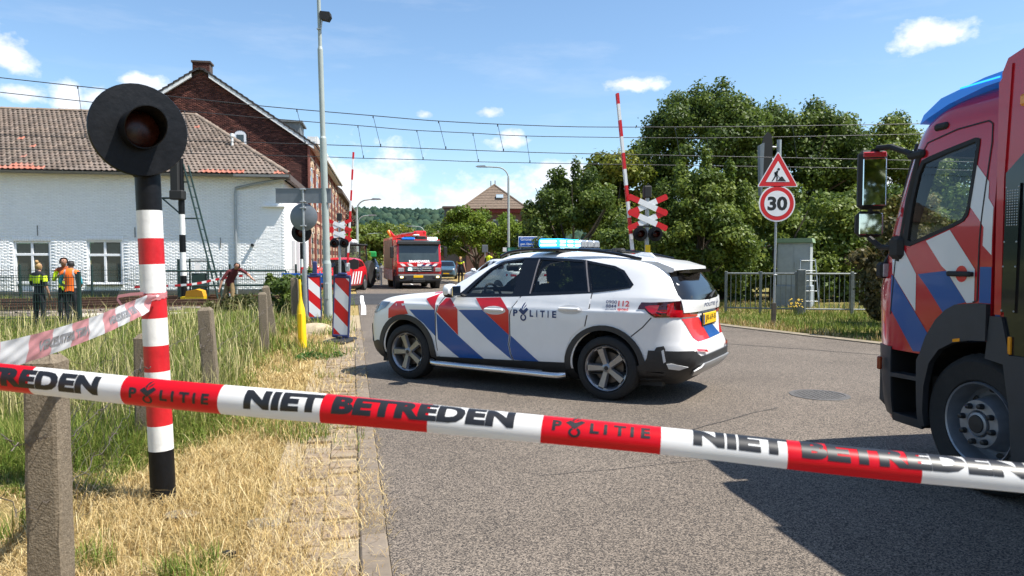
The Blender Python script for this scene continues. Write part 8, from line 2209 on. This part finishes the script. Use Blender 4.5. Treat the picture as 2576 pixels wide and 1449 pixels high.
# ------------------------------------------------------------------ vehicles beyond the crossing
CW = {}
def simple_car(name, label, loc, rz, paint, cat='car', sz=(1, 1, 1), roofbox=None, chevron=False, stripes=False):
    c = thing(name, label, cat, loc, rz); c.scale = sz
    if 'body' not in CW:
        CW['body'] = slice_solid(zz_c[::3].tolist() + [zz_c[-1]], pchip(Zf, Xf, np.append(zz_c[::3], zz_c[-1])), pchip(Zr, Xr, np.append(zz_c[::3], zz_c[-1])), pchip(Zw, Ww, np.append(zz_c[::3], zz_c[-1])), 6.0, 64) if False else slice_solid(zz_c[::2], pchip(Zf, Xf, zz_c[::2]), pchip(Zr, Xr, zz_c[::2]), pchip(Zw, Ww, zz_c[::2]), 6.0, 72)
    me = CW['body'].mesh('body', paint); link('body', me, c)
    mb = MB()
    for ax_ in ('L', 'Rt'):
        for P in (GF, GR, GQ): put('side_window', M_cgloss, [(P, dict(ax=ax_, off=.008, step=.2))], c)
        put('sill', M_cclad, [([(2.05, .17), (2.05, .30), (-2.1, .30), (-2.1, .17)], dict(ax=ax_, off=.01, step=.15))], c)
        for x in (1.346, -1.346): put('wheel_arch', M_blackmat, [([(x + .43 * math.cos(a), .36 + .43 * math.sin(a)) for a in np.linspace(-.4, math.pi + .4, 18)], dict(ax=ax_, off=.008, step=.15))], c)
    put('windscreen', M_cgloss, [([(-.70, 1.13), (.70, 1.13), (.55, 1.50), (-.55, 1.50)], dict(ax='F', off=.006, step=.12))], c)
    put('rear_window', M_cgloss, [([(-.66, 1.12), (.66, 1.12), (.52, 1.38), (-.52, 1.38)], dict(ax='B', off=.006, step=.12))], c)
    put('grille', M_blackmat, [([(-.52, .62), (.52, .62), (.58, .80), (-.58, .80)], dict(ax='F', off=.008, step=.12))], c)
    put('lower_grille', M_blackmat, [([(-.6, .28), (.6, .28), (.62, .42), (-.62, .42)], dict(ax='F', off=.008, step=.12))], c)
    for s in (-1, 1):
        put('head_lamp', M_headl, [([(s * .58, .74), (s * .84, .76), (s * .86, .86), (s * .60, .84)], dict(ax='F', off=.01, step=.12))], c)
        put('tail_lamp', M_tail, [([(s * .55, .93), (s * .84, .93), (s * .82, 1.03), (s * .58, 1.0)], dict(ax='B', off=.01, step=.12))], c)
        m = MB(); m.cbox((.60, s * .99, 1.13), (.16, .2, .15), .05); m.build('mirror', paint, c, False)
    put('number_plate', M_plate, [([(-.26, .46), (.26, .46), (.26, .56), (-.26, .56)], dict(ax='F', off=.014, step=.3))], c)
    if 'wheel' not in CW:
        m = MB(); m.lathe([(.001, .10), (.20, .11), (.24, .12), (.31, .12), (.345, .07), (.345, -.1), (.30, -.12), (.001, -.12)], 24, 'y'); CW['wheel'] = m.mesh('wheel', M_tyre)
        m = MB(); m.lathe([(.001, .115), (.08, .118), (.22, .122), (.225, .115)], 24, 'y'); CW['rim'] = m.mesh('rim', M_alloy)
    for x in (1.346, -1.346):
        for s in (1, -1):
            w = link('wheel', CW['wheel'], c); w.location = (x, s * .80, .345); w.rotation_euler = (0, 0, 0 if s > 0 else math.pi); link('rim', CW['rim'], w)
    if chevron:
        for s, ax_ in ((1, 'L'), (-1, 'Rt')):
            for k in range(4):
                put('chevron_stripe', M_signwhite, [([(.72 - k * .42, .38), (.93 - k * .42, .38), (.66 - k * .42, .95), (.45 - k * .42, .95)], dict(ax=ax_, off=.008, step=.2))], c)
    if roofbox:
        m = MB(); m.cbox((-.5, 0, 1.86), (1.9, 1.35, .42), .06); m.build('roof_box', roofbox, c, False)
    return c
M_pred_ = pbr('car_red', (0.55, 0.01, 0.02), 0.25, coat=0.6)
simple_car('red_car', 'red fire service car with white slanted bands beside the left barrier', (-8.95, 37.0, -.22), R(-96), M_pred_, 'car', (1.0, 1.0, 1.12), None, True)
simple_car('white_car', 'white car on the crossing, glimpsed behind and through the police car', (-.35, 27.6, 0), R(118), M_cwhite, 'car', (1.0, 1.0, .94))
simple_car('blue_car', 'slate blue parked car behind the walking policewoman', (-5.7, 62.0, -.25), R(-86), pbr('car_slate_blue', (0.045, 0.10, 0.15), .3, coat=.5), 'car', (1, 1, .98))
simple_car('dark_van', 'dark car carrying a bright green box on its roof', (-11.6, 57.0, -.2), R(-78), pbr('car_dark_blue', (0.02, 0.03, 0.05), .3, coat=.5), 'car', (1.05, 1.05, 1.1), pbr('green_box', (0.01, 0.30, 0.06), .5))

# ------------------------------------------------------------------ fire engine coming over the road
ft = thing('fire_engine', 'red fire engine with grey roller shutters and lit blue light facing us', 'fire engine', (-5.75, 42.0, -.27), R(-74)); ft.scale = (1.04,) * 3
M_fred2 = pbr('bright_fire_red', (0.62, 0.014, 0.02), 0.25, coat=0.6, var=0.04)
M_shut = pbr('roller_shutter', (0.30, 0.27, 0.23), .5, metal=.3, var=.06)
mb = MB(); mb.prism([(1.75, .75), (1.82, 1.45), (1.70, 1.55), (1.52, 2.55), (1.30, 2.75), (-.2, 2.75), (-.2, .75)], -1.2, 1.2, 'y'); fcab = mb.build('cab', M_fred2, ft, ang=20)
MB().cbox((1.72, 0, .66), (.36, 2.44, .42), .08).build('bumper', M_fgrey, ft, False)
mb = MB(); mb.prism([(1.735, 1.52), (1.545, 2.50), (1.56, 2.50), (1.755, 1.52)], -1.08, 1.08, 'y'); mb.build('windscreen', M_pane, ft, False)
mb = MB(); mb.prism([(1.56, 2.48), (1.80, 2.50), (1.78, 2.62), (1.50, 2.72)], -1.16, 1.16, 'y'); mb.build('sun_visor', M_blackmat, ft, False)
mb = MB(); mb.prism([(1.83, .98), (1.84, 1.26), (1.80, 1.27), (1.79, .97)], -.78, .78, 'y'); mb.build('grille', M_fgrey, ft, False)
for z in (1.06, 1.16, 1.24): MB().cbox((1.845, 0, z), (.03, 1.3, .035), .008).build('grille_bar', M_galv, ft, False)
mb = MB(); mb.lathe([(.13, .0), (.15, .01), (.15, .03), (.13, .03)], 24, 'x', (1.845, 0, 1.16), close=True)
for a in (90, 210, 330): mb.tube([(1.86, 0, 1.16), (1.86, .13 * math.cos(R(a)), 1.16 + .13 * math.sin(R(a)))], .016, 5)
mb.build('front_emblem', M_chrome, ft)
for s in (-1, 1):
    MB().cbox((1.82, s * 1.0, 1.10), (.06, .32, .22), .03).build('side_lamp', M_clearlens, ft, False)
    MB().cbox((1.90, s * .92, .70), (.04, .42, .16), .03).build('head_lamp_recess', M_blackmat, ft, False)
    MB().cbox((1.915, s * .98, .71), (.03, .17, .11), .03).build('head_lamp', pbr('lit_headlamp', (.9, .8, .4), .2, emit=(1.0, .82, .35), estr=1.6), ft, False)
    mb = MB(); mb.cbox((1.60, s * 1.46, 2.05), (.10, .20, .62), .03); mb.tube([(1.55, s * 1.18, 2.40), (1.62, s * 1.42, 2.38)], .025, 6); mb.build('mirror', M_blackmat, ft, False)
    mb = MB(); mb.prism([(1.66, 1.55), (1.50, 2.42), (.55, 2.42), (.55, 1.62)], s * 1.201, s * 1.206, 'y'); mb.build('side_window', M_pane, ft, False)
    mb = MB(); mb.lathe([(.46, 1.0 * s), (.60, 1.0 * s), (.60, 1.24 * s), (.46, 1.24 * s)], 24, 'y', (.62, 0, .52), close=True); mb.build('wheel_arch', M_fgrey, ft)
for k in range(5):
    y0 = .88 - k * .40
    sg_ = 1 if k < 3 else -1
    mb = MB(); mb.add([(1.822, y0, 1.30), (1.822, y0 - .2, 1.30), (1.815, y0 - .2 + .18 * sg_ * (1 if k != 2 else .0), 1.47), (1.815, y0 + .18 * sg_ * (1 if k != 2 else 1), 1.47)], [(0, 1, 2, 3)]); mb.build('white_stripe', M_signwhite, ft, False)
MB().add([(1.816, .98, 1.29), (1.816, -.05, 1.29), (1.809, -.05, 1.48), (1.809, .98, 1.48)], [(0, 1, 2, 3)]).build('blue_band', M_cnavy, ft, False)
vs, fs = text_tris('BRANDWEER', .17, 'CENTER', .006, 1.15); mb = MB(); mb.add([(1.812 - (p[1]) * .6, -p[0] * -1 * 1.0 if False else p[0], p[1] + 1.50) for p in vs], fs); mb.build('front_lettering', M_signwhite, ft, False)
MB().cbox((1.915, -.08, .74), (.02, .52, .13), .006).build('number_plate', M_plate, ft, False)
MB().cbox((1.93, -.08, .52), (.2, .7, .2), .03).build('winch', M_blackmat, ft, False)
MB().cbox((1.40, .78, 2.81), (.28, .50, .13), .03).build('beacon', M_beam2, ft, False)
MB().cbox((1.40, -.55, 2.80), (.28, .70, .12), .03).build('beacon', M_bluelens, ft, False)
MB().cbox((1.845, -.52, 1.14), (.03, .2, .11), .02).build('front_flasher', M_beam2, ft, False)
mb = MB(); mb.box((-5.2, -1.22, .75), (-.22, 1.22, 2.95)); bodyf = mb.build('body', M_fred2, ft, False)
for s in (-1, 1):
    for k in range(4):
        x1 = -.35 - k * 1.15; x0 = x1 - 1.05
        mb = MB()
        for j in range(17): z = 1.12 + j * .10; mb.prism([(x0, z), (x1, z), (x1, z + .092), (x0, z + .092)], s * 1.221, s * (1.235), 'y')
        mb.build('roller_shutter', M_shut, ft, False)
        for q in range(4):
            mb = MB(); mb.prism([(x1 - q * .27, .50), (x1 - q * .27 - .14, .50), (x1 - q * .27 - .30, 1.06), (x1 - q * .27 - .16, 1.06)], s * 1.221, s * 1.226, 'y'); mb.build('white_band', M_fwhite, ft, False)
    mb = MB(); mb.box((-5.2, s * .9 if s > 0 else -1.22, .45), (-.3, 1.22 if s > 0 else -.9, .75)); mb.build('side_skirt', M_fred, ft, False)
for x in (.62, -2.9):
    for s in (1, -1):
        m = MB(); m.lathe([(.001, .0), (.2, -.02), (.28, .08), (.42, .12), (.50, .06), (.50, -.2), (.44, -.24), (.001, -.24)], 28, 'y'); w = m.build('wheel', M_tyre, ft); w.location = (x, s * 1.06, .50); w.rotation_euler = (0, 0, 0 if s > 0 else math.pi)
        m = MB(); m.lathe([(.001, .02), (.12, .03), (.27, .09), (.28, .085)], 20, 'y'); m.build('rim', M_rimg, w)
MB().box((-5.0, -.8, .35), (1.5, .8, .75)).build('chassis', M_blackmat, ft, False)
mb = MB(); mb.box((-.2, -1.0, 2.76), (1.2, 1.0, 2.84)); mb.cbox((.4, .3, 2.9), (.5, .5, .14), .03); mb.cbox((.2, -.4, 2.9), (.6, .4, .12), .03); mb.build('roof_gear', M_blackmat, ft, False)
cr = MB(); cr.cbox((-.8, .45, 3.10), (.50, .62, .42), .06); cr.tube([(-.8, .2, 3.15), (-2.6, -.4, 3.12), (-4.6, -.6, 3.05)], .10, 8); cr.tube([(-.85, .1, 3.2), (-.6, .7, 3.22)], .10, 8); cr.tube([(-4.6, -.6, 3.08), (-4.9, -.85, 3.40)], .08, 8); cr.build('loading_crane', M_fred2, ft)
MB().tube([(-4.75, -.72, 3.05), (-4.95, -.95, 3.45)], .11, 8).build('crane_tip', pbr('orange_paint', (.8, .25, .01), .5), ft)
MB().cbox((-.1, .1, 3.03), (.45, .35, .12), .05).build('search_lamp', M_fwhite, ft, False)

# tractor with a glass cab behind the red car
tc_ = thing('tractor', 'dark tractor cab with white roof cap behind the red car', 'tractor', (-9.3, 41.5, -.2), R(-95))
fr = MB()
for x in (-.7, .7):
    for y in (-.65, .65): fr.tube([(x, y, 1.3), (x * .9, y * .92, 2.45)], .05, 6)
fr.cbox((0, 0, 2.5), (1.5, 1.4, .1), .03); fr.cbox((0, 0, 1.2), (1.5, 1.4, .2), .03); fr.build('cab_frame', M_blackmat, tc_)
for (lo, hi) in (((.66, -.6, 1.35), (.68, .6, 2.42)), ((-.6, .6, 1.35), (.6, .62, 2.42)), ((-.6, -.62, 1.35), (.6, -.6, 2.42))): MB().box(lo, hi).build('cab_pane', M_glasst, tc_, False)
MB().cbox((.1, -.1, 2.68), (.75, .7, .28), .10).build('roof_cap', M_white, tc_, False)
MB().cbox((1.3, 0, 1.0), (1.4, .8, .7), .08).build('bonnet', M_blackmat, tc_, False)
for x, r in ((-.4, .8), (1.6, .5)):
    for s in (-1, 1):
        m = MB(); m.lathe([(.001, .12), (r * .55, .15), (r * .9, .2), (r, .1), (r, -.1), (r * .9, -.2), (.001, -.15)], 24, 'y'); w = m.build('wheel', M_tyre, tc_); w.location = (x, s * .85, r)

# ------------------------------------------------------------------ street lamps, town sign, temporary fence, fingerposts
lampg = 'street lamps beyond the crossing'
def street_lamp(label, x, y, h, arm, rz=0.0, z=-.2):
    l = thing('street_lamp', label, 'street lamp', (x, y, z), rz, lampg); s = 1 if arm > 0 else -1
    pts = [(0, 0, 0), (0, 0, h - .7)] + [(s * .7 * (1 - math.cos(a)), 0, h - .7 + .7 * math.sin(a)) for a in np.linspace(.2, math.pi / 2, 6)] + [(arm - s * .5, 0, h + .04)]
    MB().tube(pts, [.09, .07] + [.045] * 7, 10).build('pole', M_greypole, l)
    m = MB(); m.prism([(arm - s * .62, h - .01), (arm - s * .45, h + .12), (arm, h + .10), (arm + s * .12, h + .05), (arm, h - .0)], -.11, .11, 'y'); m.build('lamp_head', M_galv, l, False)
    return l
street_lamp('street lamp with its arm reaching left in front of the villa', -.22, 45.0, 7.45, -1.95)
street_lamp('street lamp with its arm reaching right next to the left boom', -10.45, 48.0, 5.65, 1.55)
street_lamp('second lamp right behind, with a lower arm reaching right', -13.0, 60.0, 5.3, 1.5)
street_lamp('far lamp with its arm reaching left over the fire engine', -9.6, 78.0, 5.2, -1.8)
street_lamp('far lamp above the dark car with the green roof box', -15.1, 72.0, 4.2, 2.0)
street_lamp('small far lamp left of the crane tip', -17.0, 92.0, 4.0, 2.2)
ts = thing('town_sign', 'blue town sign half hidden by the dark bushy tree', 'sign', (.95, 33.2, -.05), R(2))
for x in (-.55, .55): MB().tube([(x, .03, 0), (x, .03, 2.6)], .035, 8).build('leg', M_galv, ts)
MB().cbox((0, 0, 2.34), (1.32, .03, .50), .01).build('rim_plate', M_signwhite, ts, False)
MB().cbox((0, -.012, 2.34), (1.26, .02, .44), .01).build('plate', M_signblue, ts, False)
mb = MB()
for s, z, q in (('Gronsveld', 2.40, .20), ('gem. Eijsden', 2.20, .13)):
    vs, fs = text_tris(s, q, 'LEFT', .003); mb.add([(p[0] - .56, -.024, p[1] + z) for p in vs], fs)
mb.build('lettering', M_signwhite, ts, False)
fp = thing('route_sign', 'small green and white route sign on the street lamp pole', 'sign', (-.30, 44.85, 1.95))
MB().box((-.28, -.02, 0), (-.04, 0, .26)).build('white_plate', M_signwhite, fp, False); MB().box((-.02, -.02, 0), (.62, 0, .26)).build('green_plate', pbr('sign_green', (.01, .10, .07), .4), fp, False); MB().box((.05, -.026, .05), (.2, -.021, .2)).build('pictogram', pbr('mint', (.15, .45, .33), .4), fp, False)
for k, (x, y, lab) in enumerate(((-5.0, 48.0, 'white roadside panel right of the fire engine beacon'), (-1.75, 46.0, 'small grey back of a sign above the yellow vested officer'))):
    o = thing('road_sign', lab, 'road sign', (x, y, -.2)); MB().tube([(0, .02, 0), (0, .02, 2.6)], .035, 8).build('pole', M_galv, o); MB().cbox((0, 0, 2.35), (.38, .03, .48), .02).build('plate', M_alu if k else M_signwhite, o, False)
tf = thing('temporary_fence', 'white wire fence panels beside the far fire engine', 'fence', (-11.0, 45.5, -.2), R(4))
for x in (0, 1.3, 2.6): MB().cbox((x, 0, .55), (.10, .10, 1.15), .01).build('post', M_white, tf, False)
for a in (0, 1.3):
    m = MB()
    for j in range(9): m.tube([(a + .1 + j * .135, 0, .1), (a + .1 + j * .135, 0, 1.0)], .012, 4)
    for z in (.1, .4, .7, 1.0): m.tube([(a, 0, z), (a + 1.3, 0, z)], .014, 4)
    m.build('wire_panel', M_white, tf)
fb_ = thing('flower_box', 'pink flowers in a box by the red brick street front', 'plant', (-12.6, 41.5, .2))
MB().cbox((0, 0, .35), (.9, .4, .35), .02).build('box', M_plinth, fb_, False)
leaf_cloud('blossom', [(0, 0, .75, .5, .3, .28)], 300, .1, [(.5, .2, .25), (.7, .4, .42), (.06, .1, .03)], fb_, M_leaf)
